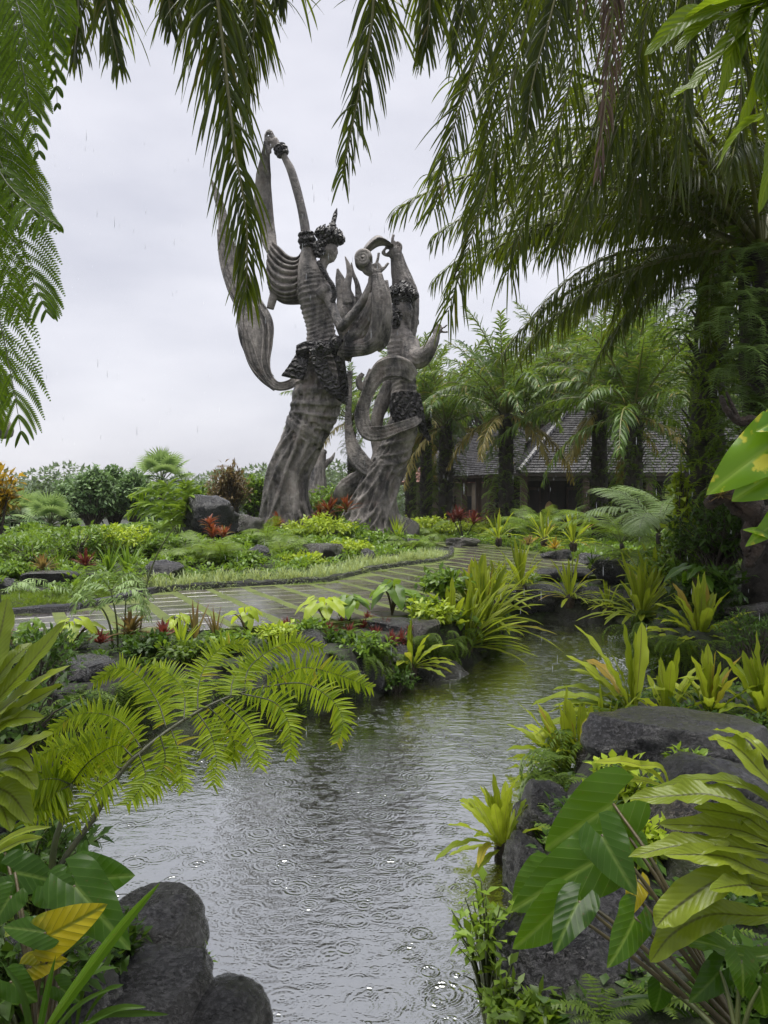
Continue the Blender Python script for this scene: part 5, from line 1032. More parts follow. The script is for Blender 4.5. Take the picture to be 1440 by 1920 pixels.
# fern fronds, twice divided ------------------------------------------
def bipin(L=1.0, npin=18, plen=0.3, npl=16, w=0.02, pw=0.055, e0=0.9, bend=1.2, pd=0.9, seed=0, S=1, ang=0.45, stalk=0.2, rr=0.008, cross=2, path=None, lat=(0, 1.0, 0)):
    g = rng(seed); mb = MB(); p = spline(arc_path(L, e0, bend, 18) if path is None else path, 50); T = unit(np.gradient(p, axis=0)); lat = unit(np.array(lat, float))
    tube(mb, p[::3], np.linspace(rr, rr * 0.2, len(p[::3])), 5, m=1)
    B, D, Nn, Ls = [], [], [], []
    for k in range(npin):
        u = (k + 0.5) / npin; s = stalk + (1 - stalk) * u; i = min(int(s * 49), 49); l = plen * (np.sin(np.pi * np.clip(0.18 + 0.82 * u, 0, 1)) ** 0.7 + 0.03)
        nn = np.cross(T[i], lat)
        for sg in (-1, 1):
            d0 = unit(sg * lat * (1 - 0.25 * u) + T[i] * (ang + 0.5 * u) + g.normal(0, 0.05, 3)); t = np.linspace(0, 1, npl)
            dd = unit(d0[None] + (pd * t ** 1.2)[:, None] * np.array([0, 0, -1.0])); q = p[i] + np.vstack([[0, 0, 0], np.cumsum((dd[1:] + dd[:-1]) / 2, 0)]) * l / (npl - 1)
            tube(mb, q[::max(1, npl // 4)], rr * 0.3, 3, m=1, cap=False)
            n2 = unit(np.cross(dd, np.cross(nn, dd))) * 1.0; side = unit(np.cross(dd, nn[None])); 
            ll = pw * min(1.0, 0.25 + 0.75 * l / plen) * np.sin(np.pi * np.clip(0.22 + 0.76 * t, 0, 1)) ** 0.6
            for s2 in (-1, 1):
                B.append(q); D.append(s2 * side + dd * 0.45); Nn.append(np.cross(side, dd)); Ls.append(ll)
    blades(mb, np.concatenate(B), np.concatenate(D), np.concatenate(Nn), np.concatenate(Ls), w, 0.25, S, 'pinnule', 0.1, cross=cross, seed=seed)
    return mb
BP = {}
def bp(key, mtl, **k): BP[key] = [bipin(seed=s, **{**k, 'bend': k['bend'] * f}).mesh('frond', [mtl, M['petiole']]) for s, f in ((1, 0.8), (2, 1.05), (3, 1.3))]
bp('bed', M['fern'], L=0.9, npin=14, plen=0.26, npl=16, w=0.013, pw=0.030, e0=1.0, bend=1.5, pd=0.7)
bp('tree', M['fern_pale'], L=1.7, npin=20, plen=0.5, npl=22, w=0.019, pw=0.038, e0=0.9, bend=1.3, pd=0.7)
bp('treeg', M['fern'], L=1.7, npin=20, plen=0.5, npl=22, w=0.019, pw=0.038, e0=0.9, bend=1.3, pd=0.7)
def fern_plant(pos, key, label, n=9, sc=1.0, seed=0, stem=0.0, az=None):
    g = rng(seed); t = thing('fern', pos, label, 'fern', sc=sc)
    if stem:
        mb = MB(); tube(mb, [(0, 0, -0.2), (0.02, 0, stem * 0.5), (0, 0, stem)], [0.08, 0.06, 0.05], 8); mb.obj('stem', M['boot'], t)
    for k in range(n):
        o = link('frond', BP[key][g.integers(3)], t, (0, 0, stem)); a = (k * 2.399 if az is None else g.uniform(*az)); o.rotation_euler = (g.normal(0, 0.12), g.normal(0, 0.18), a + g.normal(0, 0.2)); s = g.uniform(0.75, 1.1); o.scale = (s, s, s)
    return t
def on_ground(px, py): return ray_ground(px, py, 6)
fern_plant(on_ground(500, 1030), 'bed', 'feathery green fern under the skirt of the dancing woman', 16, 1.3, 1)
fern_plant(on_ground(530, 1045), 'bed', 'feathery fern between the black pointed rock and the statue', 12, 1.0, 2)
fern_plant(on_ground(385, 1058), 'bed', 'pale drooping fern beside the red cordyline', 14, 1.1, 3)
fern_plant(on_ground(345, 1050), 'bed', 'soft fern behind the grey ridged rock', 12, 1.1, 4)
fern_plant(on_ground(420, 1060), 'bed', 'fern in front of the red cordyline', 12, 0.9, 5)
fern_plant(on_ground(800, 1016), 'bed', 'rounded fern right of the standing stone', 16, 1.5, 6)
fern_plant(on_ground(770, 1035), 'bed', 'low fine fern mound round the dark veined rock', 14, 1.1, 7)
fern_plant(P(1235, 1040, 14.5), 'tree', 'large pale tree fern spreading beside the trunk of the right palm', 14, 1.15, 8, 0.35)
fern_plant(P(1165, 1035, 15.5), 'treeg', 'smaller bright tree fern left of the large pale one', 10, 0.85, 9, 0.2)
fern_plant(P(1275, 1030, 15.8), 'tree', 'grey-green tree fern behind the palm trunk', 12, 1.1, 10, 0.4)
fern_plant(P(1195, 1065, 13.6), 'bed', 'low yellow-green fern above the square grey boulder', 12, 1.15, 11)
fern_plant(P(1010, 1000, 25.0), 'treeg', 'bright fern with one long lifted frond before the restaurant doors', 12, 0.8, 12, 0.1)
fern_plant(P(955, 1000, 27.0), 'treeg', 'fern mound in the planting left of the restaurant posts', 12, 0.65, 13, 0.05)
fern_plant(P(1060, 985, 27.0), 'tree', 'shaded fern under the dark slim palm', 10, 0.65, 14, 0.1)
# juvenile king ferns on the left bank: slim stems, drooping leaflets
def king_fern_small(label, root, stems, Y, seed, mtl='fern_pale', lm=0.15, w=0.027):
    t = thing('young_king_fern', P(*root, Y), label, 'fern'); off = tuple(-P(*root, Y))
    for k, (st, arms) in enumerate(stems):
        mb = MB(); tube(mb, spline([P(a, b_, Y + dy) for a, b_, dy in st], 16), np.linspace(0.012, 0.006, 16), 6); o = mb.obj('stem', M['petiole'], t); o.location = off
        for q, ar in enumerate(arms):
            pth = np.array([P(a, b_, Y + dy) for a, b_, dy in ar]); o = frond(pth, np.array([0.05, 1.0, 0.1]), 26, lm, w, 0.9, 3, seed + k * 7 + q, 0.005, 0.05, (15, 30), 0.3, 3, 'lance', 0.5).obj('frond', [M[mtl], M['petiole']], t); o.location = off
king_fern_small('young king fern with slim stems and pale drooping fronds at the paved path', (212, 1215), [
    ([(212, 1215, 0), (205, 1170, 0), (190, 1140, 0), (170, 1140, 0)], [[(178, 1138, 0), (155, 1118, -0.2), (135, 1150, -0.3)], [(180, 1136, 0), (160, 1105, 0.2), (132, 1125, 0.3)]]),
    ([(222, 1225, 0), (218, 1160, 0), (208, 1108, 0)], [[(208, 1108, 0), (170, 1095, 0.1), (135, 1130, 0.2)], [(208, 1106, 0), (180, 1078, -0.2), (140, 1108, -0.4)], [(208, 1106, 0), (250, 1088, 0.1), (290, 1125, 0.2)], [(208, 1108, 0), (240, 1075, 0.4), (275, 1095, 0.6)], [(209, 1110, 0), (255, 1105, -0.3), (285, 1165, -0.4)]]),
    ([(232, 1222, 0.1), (234, 1170, 0.1), (236, 1125, 0.1)], [[(236, 1128, 0.1), (260, 1112, 0.2), (283, 1150, 0.3)], [(236, 1126, 0.1), (205, 1122, 0), (172, 1148, 0)], [(238, 1140, 0.1), (262, 1135, 0), (275, 1162, 0)]])], 7.9, 70)
king_fern_small('pale king fern frond reaching in over the lawn edge', (5, 1180), [
    ([(5, 1180, 0), (2, 1140, 0), (0, 1112, 0)], [[(0, 1112, 0), (60, 1085, 0.1), (105, 1098, 0.2), (140, 1110, 0.3)], [(0, 1112, 0), (40, 1090, -0.3), (70, 1105, -0.4)]])], 8.2, 80)
king_fern_small('yellow-green fern frond rising before the grey ridged rock', (262, 1190), [
    ([(262, 1190, 0), (272, 1110, 0), (290, 1050, 0), (315, 1005, 0), (332, 985, 0)], [[(272, 1095, 0), (300, 1075, 0.1), (325, 1085, 0.2)]])], 8.6, 90, 'fern', 0.06)
# spiky rosettes -------------------------------------------------------
def rosette(name, pos, label, cat, mtl, n=40, L=0.3, W=0.03, e=(10, 80), droop=0.5, seed=0, stem=0.0, prof='lance', S=4, heads=1, spread=0.0, group=None):
    g = rng(seed); t = thing(name, pos, label, cat, group); mb = MB()
    for h in range(heads):
        c = np.array([g.normal(0, spread), g.normal(0, spread), stem * g.uniform(0.55, 1.1)]); a = g.uniform(0, 6.283, n); el = np.radians(g.uniform(e[0], e[1], n))
        d = np.stack([np.cos(a) * np.cos(el), np.sin(a) * np.cos(el), np.sin(el)], -1); nn = np.stack([-np.cos(a) * np.sin(el), -np.sin(a) * np.sin(el), np.cos(el)], -1)
        b_ = np.tile(c, (n, 1)) + UP * (g.uniform(-0.3, 0.0, n) * stem)[:, None] * 0.5
        blades(mb, b_, d, nn, L * g.uniform(0.6, 1.1, n), W * g.uniform(0.8, 1.2, n), droop * g.uniform(0.5, 1.5, n), S, prof, 0.35, seed=seed + h)
        if stem: 
            sm = MB(); tube(sm, [(c[0] * 0.3, c[1] * 0.3, -0.1), (c[0] * 0.7, c[1] * 0.7, c[2] * 0.5), c], 0.02, 5); sm.obj('stem', M['bark'], t)
    mb.obj('leaves', M[mtl], t); return t
rosette('cordyline', on_ground(412, 1035), 'red and orange cordyline clump beside the peaked boulder', 'cordyline', 'cordyline', 26, 0.34, 0.06, (20, 85), 0.7, 1, 0.6, heads=5, spread=0.2)
rosette('cordyline', P(520, 1010, 23.5), 'small red cordyline at the hem of the dancing woman', 'cordyline', 'cordyline', 26, 0.45, 0.08, (30, 85), 0.6, 2, 0.45, heads=2, spread=0.1)
rosette('cordyline', P(622, 990, 25.0), 'scarlet cordyline between the two giant statues', 'cordyline', 'cordyline', 34, 0.6, 0.10, (20, 85), 0.6, 3, 0.6, heads=4, spread=0.25)
rosette('cordyline', P(870, 1000, 30), 'dark red cordyline at the far terrace side under the palms', 'cordyline', 'brom', 30, 0.6, 0.10, (20, 85), 0.6, 4, 0.6, heads=4, spread=0.4)
rosette('bromeliad', P(160, 1062, 12.4), 'dark purple bromeliad in the bed behind the lawn', 'bromeliad', 'brom', 50, 0.3, 0.05, (10, 85), 0.4, 5)
rosette('bromeliad', P(80, 1070, 12.8), 'olive and red bromeliad left of the dark purple one', 'bromeliad', 'brom_olive', 50, 0.34, 0.05, (10, 85), 0.4, 6)
for k, (px, py, Y, sc) in enumerate([(655, 1190, 9.1, 1), (680, 1180, 9.4, 1), (705, 1196, 9.0, 1), (722, 1182, 9.3, 1.1), (752, 1205, 8.9, 1.1), (618, 1186, 9.0, 0.9), (640, 1172, 9.5, 0.9), (735, 1206, 8.75, 1.0), (690, 1166, 9.8, .9), (765, 1192, 9.1, 0.9)]):
    rosette('bromeliad', P(px, py, Y), 'dark red spiky bromeliad massed along the rocky bank behind the bright leafy herb', 'bromeliad', 'brom', 60, 0.17 * sc, 0.022, (5, 85), 0.35, 10 + k, S=3, group='red bromeliads on the bank')
rosette('bromeliad', P(540, 1178, 9.0), 'small red bromeliad beside the king fern tip on the bank', 'bromeliad', 'brom', 44, 0.16, 0.022, (5, 85), 0.35, 31, S=3)
rosette('bromeliad', P(245, 1190, 7.9), 'large olive-brown bromeliad behind the slim fern stems', 'bromeliad', 'brom_olive', 60, 0.30, 0.05, (10, 85), 0.5, 32)
rosette('bromeliad', P(308, 1195, 7.8), 'red-tipped bromeliad right of the olive-brown one', 'bromeliad', 'brom', 44, 0.20, 0.04, (15, 85), 0.4, 33)
rosette('bromeliad', P(188, 1208, 7.6), 'small dusky red bromeliad at the hollow-topped rock', 'bromeliad', 'brom', 40, 0.16, 0.04, (20, 85), 0.3, 34)
rosette('bromeliad', P(12, 1212, 7.8), 'red bromeliad at the left end of the bank', 'bromeliad', 'brom', 40, 0.2, 0.03, (10, 85), 0.3, 35)
rosette('flax_clump', P(365, 1205, 7.9), 'tall strap-leaved clump with brown and yellow tips on the bank', 'plant', 'brom_olive', 9, 0.42, 0.045, (60, 86), 0.15, 36, prof='grass')
rosette('flax_clump', P(340, 1215, 7.7), 'green strap-leaved clump beside the brown-tipped one', 'plant', 'lime', 12, 0.36, 0.035, (50, 86), 0.2, 37, prof='grass')
rosette('flax_clump', P(405, 1200, 8.1), 'rusty strap-leaved clump behind the king fern', 'plant', 'brom_olive', 9, 0.36, 0.045, (55, 86), 0.15, 38, prof='grass')
rosette('strap_lily', on_ground(205, 1078), 'arching green strap-leaved lily in front of the leafy shrubs', 'plant', 'leaf', 30, 0.75, 0.05, (30, 85), 0.7, 39, prof='grass', S=6)
rosette('strap_lily', on_ground(240, 1075), 'upright green strap lily left of the grey ridged rock', 'plant', 'leaf', 30, 0.7, 0.045, (50, 88), 0.4, 40, prof='grass', S=6)
rosette('strap_lily', on_ground(110, 1075), 'thin-leaved green clump behind the long low rock', 'plant', 'leaf', 30, 0.5, 0.03, (45, 88), 0.4, 41, prof='grass', S=6)
rosette('strap_lily', P(745, 1012, 23.0), 'pale upright strap plant at the hem of the bearded statue', 'plant', 'lime', 20, 0.8, 0.06, (50, 88), 0.3, 42, prof='grass')
rosette('strap_lily', P(1110, 1058, 13.9), 'small dark spiky plant on top of the long low rock', 'plant', 'leaf_dark', 16, 0.28, 0.03, (30, 85), 0.3, 43)
rosette('bromeliad', P(1040, 1030, 19.5), 'orange and green bromeliad at the foot of the planting', 'bromeliad', 'croton', 40, 0.35, 0.05, (5, 85), 0.3, 44)
rosette('bromeliad', P(990, 1022, 21.0), 'russet bromeliad beside the orange one at the terrace end', 'bromeliad', 'brom_olive', 40, 0.35, 0.05, (5, 85), 0.3, 45)
# leafy shrubs and herbs -----------------------------------------------
def leafy(name, pos, label, cat, mtl, rad, h, twigs=40, per=12, L=0.1, W=0.05, seed=0, droop=0.5, prof='oval', stems=5, S=2, stem_mat='bark', base=0.15, group=None, cross=3, top=0.0):
    """stems that fork into twigs, each twig carrying its leaves"""
    g = rng(seed); t = thing(name, pos, label, cat, group); fo = MB(); st = MB()
    d = unit(g.normal(0, 1, (twigs, 3))); r = g.uniform(0.35, 1.0, twigs) ** 0.5
    tip = d * r[:, None] * np.array([rad, rad, h * (0.5 - base / 2)]); tip[:, 2] += h * (0.5 + base / 2)
    if top: tip[:, :2] *= (1 - top * np.clip(tip[:, 2] / h, 0, 1))[:, None]
    roots = np.stack([g.normal(0, rad * 0.10, stems), g.normal(0, rad * 0.10, stems), np.zeros(stems)], -1)
    for k in range(twigs):
        r0 = roots[k % stems]; mid = r0 * 0.5 + tip[k] * np.array([0.45, 0.45, 0.6]); tube(st, spline([r0 - [0, 0, 0.1], mid, tip[k]], 6), np.linspace(0.003 + 0.009 * h, 0.0015 + 0.001 * h, 6), 4, cap=False)
    n = twigs * per; ti = np.repeat(np.arange(twigs), per); out = unit(tip - np.array([0, 0, h * 0.35]))[ti]
    s = g.uniform(0.0, 1.0, n); b_ = tip[ti] - out * (s * L * 2.2)[:, None] + g.normal(0, L * 0.22, (n, 3))
    dd = unit(out * 0.6 + g.normal(0, 0.75, (n, 3)) + UP * 0.15); nn = unit(UP * 1.2 + out * 0.5 + g.normal(0, 0.3, (n, 3)))
    blades(fo, b_, dd, nn, L * g.uniform(0.6, 1.2, n), W * g.uniform(0.7, 1.2, n), droop * g.uniform(0.3, 1.6, n), S, prof, 0.18, seed=seed, cross=cross)
    fo.obj('crown' if cat == 'tree' else 'foliage', M[mtl], t); st.obj('trunk' if cat == 'tree' else 'stem', M[stem_mat], t); return t
leafy('herb', P(688, 1252, 8.2), 'bright green bushy herb with pointed leaves over the bank rocks', 'plant', 'leaf', 0.30, 0.42, 46, 14, 0.09, 0.045, 1, 0.8, 'oval', stem_mat='petiole')
leafy('herb', P(808, 1172, 9.6), 'leafy lime herb mound on the bank behind the blocky rock', 'plant', 'lime', 0.36, 0.32, 46, 14, 0.10, 0.05, 2, 0.7, 'oval', stem_mat='petiole')
leafy('herb', P(832, 1118, 10.8), 'tall broad-leaved green herb between the taro clump and nest ferns', 'plant', 'leaf', 0.42, 0.38, 50, 12, 0.14, 0.08, 3, 0.8, 'oval', stem_mat='petiole')
leafy('shrub', P(1275, 1110, 12.0), 'variegated leafy shrub climbing at the foot of the right palm', 'shrub', 'leaf', 0.55, 1.0, 90, 14, 0.13, 0.06, 4, 0.7)
leafy('climber', P(1278, 1065, 12.5), 'lime broad-leaved climber on the palm trunk', 'climber', 'lime', 0.22, 1.9, 50, 7, 0.22, 0.13, 5, 1.0, top=0.4)
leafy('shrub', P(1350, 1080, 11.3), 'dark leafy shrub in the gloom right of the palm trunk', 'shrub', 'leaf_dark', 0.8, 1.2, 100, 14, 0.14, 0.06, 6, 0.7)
leafy('shrub', P(1385, 1030, 12.5), 'bright fine-leaved shrub under the driftwood arch', 'shrub', 'leaf', 0.8, 1.1, 110, 14, 0.10, 0.035, 7, 0.5)
leafy('shrub', P(1330, 1140, 10.3), 'glossy wet shrub above the large nest fern', 'shrub', 'leaf_dark', 0.6, 0.6, 80, 14, 0.13, 0.06, 8, 0.7)
leafy('shrub', P(1415, 1250, 8.1), 'dark fine-leaved shrub spilling down the right bank to the water', 'shrub', 'leaf_dark', 0.42, 0.62, 90, 16, 0.07, 0.022, 9, 0.6, 'lance')
leafy('herb', P(1265, 1090, 12.2), 'white-edged small leafy plant by the grey stone', 'plant', 'fern_pale', 0.4, 0.5, 50, 12, 0.09, 0.04, 10, 0.6)
leafy('herb', P(915, 1880, 2.85), 'trailing green herb with small oval leaves beside the rough boulder', 'plant', 'fern', 0.15, 0.46, 44, 6, 0.06, 0.032, 11, 0.5, stem_mat='petiole', stems=3, top=-0.1)
leafy('herb', P(940, 1930, 2.6), 'low leafy sprig at the water before the rough boulder', 'plant', 'fern_dark', 0.10, 0.22, 22, 9, 0.05, 0.025, 12, 0.5, stem_mat='petiole')
leafy('herb', P(382, 1835, 3.1), 'single thin sprig at the edge of the rippled water', 'plant', 'leaf', 0.03, 0.16, 7, 3, 0.045, 0.018, 13, 0.3, stem_mat='petiole', stems=1)
leafy('shrub', P(1170, 1560, 3.9), 'yellow-green leafy weed between the boulders', 'plant', 'lime', 0.20, 0.40, 36, 10, 0.08, 0.04, 14, 0.6, stem_mat='petiole')
for k, (px, py, Y, r_, h_, mt, lab) in enumerate([(70, 1225, 7.6, 0.34, 0.26, 'leaf', 'green leafy mound between the left bank bromeliad and taro'), (275, 1228, 7.5, 0.30, 0.22, 'leaf_dark', 'dark leafy mound under the slim fern stems'), (425, 1222, 7.9, 0.30, 0.24, 'leaf', 'green leafy mound behind the king fern crest'),
    (515, 1205, 8.3, 0.28, 0.22, 'lime', 'lime leafy mound beside the small red bromeliad'), (575, 1192, 8.7, 0.26, 0.2, 'leaf', 'green leafy mound between the grey bank rock and taro row'), (640, 1215, 8.5, 0.26, 0.2, 'leaf_dark', 'dark leafy mound left of the bright bushy herb'), (790, 1150, 9.9, 0.3, 0.24, 'leaf', 'green leafy mound under the terrace edge taro'), (350, 1240, 7.3, 0.3, 0.2, 'fern_dark', 'shaded leafy mound behind the king fern')]):
    leafy('herb', P(px, py, Y), lab, 'plant', mt, r_, h_, 46, 12, 0.085, 0.045, 700 + k, 0.7, stem_mat='petiole')
# statue bed shrubs
for k, (px, py, rad, h, mt, lab) in enumerate([
    (60, 1062, 0.9, 0.85, 'leaf', 'light green leafy shrub at the left end of the statue bed'), (140, 1048, 0.9, 1.0, 'leaf', 'light green shrub before the slender trees'),
    (215, 1040, 0.8, 0.85, 'lime', 'lime green shrub beside the strap lilies'), (275, 1042, 0.7, 0.6, 'leaf', 'rounded low shrub behind the grey ridged rock'),
    (330, 1040, 0.6, 0.6, 'leaf', 'dense low shrub under the feather palm'), (20, 1085, 0.5, 0.5, 'leaf', 'low leafy shrub at the lawn edge'),
    (455, 1062, 0.5, 0.4, 'leaf', 'low leafy plant beside the black pointed rock'), (570, 1062, 0.45, 0.35, 'lime', 'lime leafy plant before the broad flat rock'),
    (660, 1046, 0.45, 0.5, 'lime', 'lime broad-leaved plant beside the glossy black rock'), (600, 1014, 0.7, 0.7, 'lime', 'bright broad-leaved plant between the statue hems'),
    (650, 1015, 0.6, 0.6, 'leaf', 'green leafy plant under the scarlet cordyline'), (720, 1030, 0.6, 0.5, 'leaf', 'green leafy plant at the bearded statue hem'),
    (805, 1008, 0.7, 0.6, 'lime', 'lime shrub behind the rounded fern'), (470, 1030, 0.5, 0.4, 'leaf', 'green shrub behind the black pointed rock'),
    (900, 1006, 0.9, 0.5, 'lime', 'lime ground shrub beyond the terrace'), (990, 1010, 0.9, 0.6, 'leaf', 'leafy shrub beside the small nest fern beyond the terrace')]):
    p_ = on_ground(px, py); h *= 0.72; leafy('shrub', p_, lab, 'shrub', mt, rad * p_[1] / 15, h * p_[1] / 15, 90, 12, 0.10 * p_[1] / 13, 0.05 * p_[1] / 13, 200 + k, 0.6)
# variegated grass edging along the island
g = rng(77); tuft = MB(); n = 26; a = g.uniform(0, 6.283, n); el = np.radians(g.uniform(35, 85, n))
d = np.stack([np.cos(a) * np.cos(el), np.sin(a) * np.cos(el), np.sin(el)], -1); nn = np.stack([-np.cos(a) * np.sin(el), -np.sin(a) * np.sin(el), np.cos(el)], -1)
blades(tuft, np.zeros((n, 3)), d, nn, g.uniform(0.18, 0.36, n), 0.012, 1.2, 3, 'grass', 0.2, cross=2)
def scatter(name, proto, pts, mtl, label, cat, sc=(0.7, 1.3), seed=0, kind='stuff'):
    g = rng(seed); k = len(pts); a = g.uniform(0, 6.283, k); s = g.uniform(*sc, k); A = np.zeros((k, 3, 3)); A[:, 0, 0] = A[:, 1, 1] = np.cos(a); A[:, 0, 1] = -np.sin(a); A[:, 1, 0] = np.sin(a); A[:, 2, 2] = 1
    mb = MB(); stamp(mb, proto, A * s[:, None, None], pts); o = mb.obj(name, mtl); return tag(o, label, cat, kind=kind)
def strip_pts(poly, n, d0, d1, seed, xr=(-99, 99), yr=(-99, 99), outside=False):
    g = rng(seed); sp = spline(np.array(poly, float), 400); out = []
    i = g.integers(0, 399, n); p = sp[i] + (sp[i + 1] - sp[i]) * g.uniform(0, 1, (n, 1)); t = unit(sp[i + 1] - sp[i]); nrm = np.stack([-t[:, 1], t[:, 0]], -1); q = p + nrm * g.uniform(d0, d1, (n, 1))
    ok = (q[:, 0] > xr[0]) & (q[:, 0] < xr[1]) & (q[:, 1] > yr[0]) & (q[:, 1] < yr[1]); q = q[ok]
    return np.column_stack([q, ground_h(q[:, 0], q[:, 1])])
scatter('edging_grass', tuft, strip_pts(ISLAND[3:10], 520, 0.04, 0.5, 1), M['grass'], 'pale variegated grass edging the statue bed along the paving', 'grass', (0.9, 1.5))
lawn = MB(); n = 30; g = rng(78); bb = np.column_stack([g.uniform(-0.09, 0.09, (n, 2)), np.zeros(n)]); dd = np.column_stack([g.normal(0, 0.5, (n, 2)), np.ones(n)])
blades(lawn, bb, dd, np.column_stack([g.normal(0, 1, (n, 2)), np.zeros(n)]), g.uniform(0.03, 0.08, n), 0.006, 0.6, 2, 'grass', 0.1, cross=2)
def area_pts(n, xr, yr, seed, test):
    g = rng(seed); x = g.uniform(*xr, n); y = g.uniform(*yr, n); ok = test(x, y)
    for rx, ry, r_ in ROCKS: ok &= np.hypot(x - rx, (y - ry - (0 if ry < 8 else -0.4))) > r_ * (1.0 if ry < 8 else 1.15)
    x, y = x[ok], y[ok]; return np.column_stack([x, y, ground_h(x, y)])
isl_in = lambda x, y, d=0.05: sdist(x, y, ISLAND) < -d
off_pond = lambda x, y, d=0.05: (sdist(x, y, POND) > d) & (sdist(x, y, TER) > 0.1)
scatter('lawn_grass', lawn, area_pts(5200, (-8, -2.5), (9.4, 14.5), 2, lambda x, y: isl_in(x, y) & (sdist(x, y, ISLAND) > -1.3)), M['turf'], 'short green lawn grass on the bed edge', 'grass', (0.8, 1.4))
# moss tufts growing in the joints and over the slabs' margins
scatter('moss_tufts', lawn, area_pts(2600, (-7, 4), (8.5, 22), 3, lambda x, y: (sdist(x, y, TER) < -0.02) & (sdist(x, y, TER) > -0.22)) + np.array([0, 0, 0.05]), M['turf'], 'moss and turf fringing the wet paving', 'grass', (0.5, 0.9))
# general undergrowth
sword = MB(); g = rng(79); A = np.stack([basis(np.array([math.cos(a), math.sin(a), 0]), UP) * g.uniform(0.6, 1.0) for a in np.arange(9) * 2.4])
stamp(sword, neph(0.42, 14, 1.5, 1.0, 0.028, 0.075, 5), A, np.zeros((9, 3)))
clump = MB(); n = 26; g = rng(80); a = g.uniform(0, 6.283, n); rr = g.uniform(0, 0.2, n); el = np.radians(g.uniform(5, 70, n)); bb = np.stack([rr * np.cos(a), rr * np.sin(a), g.uniform(0.03, 0.22, n)], -1)
blades(clump, bb, np.stack([np.cos(a) * np.cos(el), np.sin(a) * np.cos(el), np.sin(el)], -1), np.broadcast_to(UP, (n, 3)), g.uniform(0.07, 0.13, n), 0.06, 0.6, 2, 'oval', 0.15)
bank = lambda x, y: off_pond(x, y, 0.02) & ~isl_in(x, y, -0.1) & (sdist(x, y, POND) < 2.2)
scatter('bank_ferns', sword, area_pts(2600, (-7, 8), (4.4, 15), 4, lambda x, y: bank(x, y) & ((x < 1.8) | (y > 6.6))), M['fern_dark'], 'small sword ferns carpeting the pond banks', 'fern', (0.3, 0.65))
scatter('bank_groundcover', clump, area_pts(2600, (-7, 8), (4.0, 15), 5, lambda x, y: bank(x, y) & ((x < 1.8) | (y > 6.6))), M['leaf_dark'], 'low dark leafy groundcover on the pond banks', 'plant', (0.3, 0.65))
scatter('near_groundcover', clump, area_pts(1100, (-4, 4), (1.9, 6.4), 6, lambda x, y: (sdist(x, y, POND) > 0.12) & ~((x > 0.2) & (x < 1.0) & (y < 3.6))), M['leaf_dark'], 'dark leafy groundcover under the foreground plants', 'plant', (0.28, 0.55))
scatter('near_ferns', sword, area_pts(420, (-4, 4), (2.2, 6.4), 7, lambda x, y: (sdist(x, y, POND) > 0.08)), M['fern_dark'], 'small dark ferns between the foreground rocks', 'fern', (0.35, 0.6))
scatter('bed_groundcover', clump, area_pts(4200, (-13, 2.2), (11, 32), 8, lambda x, y: isl_in(x, y, 0.5)), M['leaf'], 'leafy green groundcover filling the statue bed', 'plant', (0.5, 1.1))
scatter('bed_ferns', sword, area_pts(900, (-12, 2.2), (11.5, 32), 9, lambda x, y: isl_in(x, y, 0.7)), M['fern'], 'sword ferns scattered through the statue bed', 'fern', (0.45, 0.9))
farp = lambda x, y: (sdist(x, y, TER) > 0.15) & ~isl_in(x, y, -0.2) & (sdist(x, y, POND) > 1.2)
scatter('garden_groundcover', clump, area_pts(4600, (2, 20), (14, 39), 10, farp), M['leaf'], 'mixed green groundcover between the terrace and restaurant', 'plant', (0.6, 1.2))
scatter('garden_ferns', sword, area_pts(1500, (2, 18), (14, 39), 11, farp), M['fern'], 'sword ferns in the planting before the restaurant', 'fern', (0.5, 1.1))
# hanging ferns on the pond's vertical banks
hang = MB(); stamp(hang, neph(0.5, 16, 2.6, 0.2, 0.026, 0.07, 6), np.stack([basis(np.array([math.cos(a), math.sin(a), 0]), UP) for a in np.linspace(-1.2, 1.2, 5)]), np.zeros((5, 3)))
sp = spline(np.vstack([POND, POND[:1]]), 500); g = rng(31); i = g.integers(0, 499, 520); tt_ = unit(np.column_stack([sp[i + 1] - sp[i], np.zeros(len(i))])); inw = np.stack([-tt_[:, 1], tt_[:, 0], 0 * tt_[:, 0]], -1)
pts_ = np.column_stack([sp[i] - inw[:, :2] * g.uniform(0.05, 0.2, (len(i), 1)), g.uniform(0.16, 0.46, len(i))]); ok = pts_[:, 1] > 4.2
mb = MB(); stamp(mb, hang, np.stack([basis(inw[k] + g.normal(0, 0.3, 3) * [1, 1, 0], UP) * g.uniform(0.35, 0.75) for k in range(len(i))])[ok], pts_[ok]); tag(mb.obj('bank_hanging_ferns', M['fern_dark']), 'dark little ferns hanging along the steep pond edge', 'fern', kind='stuff')
for nm, pts_, lab in (('hanging_ferns', [(P(1290 + dx, 1230 + dy, 9.0)) for dx, dy in ((-45, 10), (-20, 25), (0, 30), (25, 25), (50, 15), (-60, 0), (70, 10))], 'ferns hanging from the rock of the large nest fern'),
                      ('hanging_ferns', [(P(1205 + dx, 1172 + dy, 11.0)) for dx, dy in ((-40, 0), (-20, 8), (0, 10), (30, 8), (55, 0))], 'ferns and roots hanging below the spiky nest fern')):
    g = rng(5); mb = MB(); pts_ = np.array(pts_); stamp(mb, hang, np.stack([basis(np.array([g.normal(0, 0.5), -1, 0]), UP) for _ in pts_]), pts_); tag(mb.obj(nm, M['fern_dark']), lab, 'fern', kind='stuff')

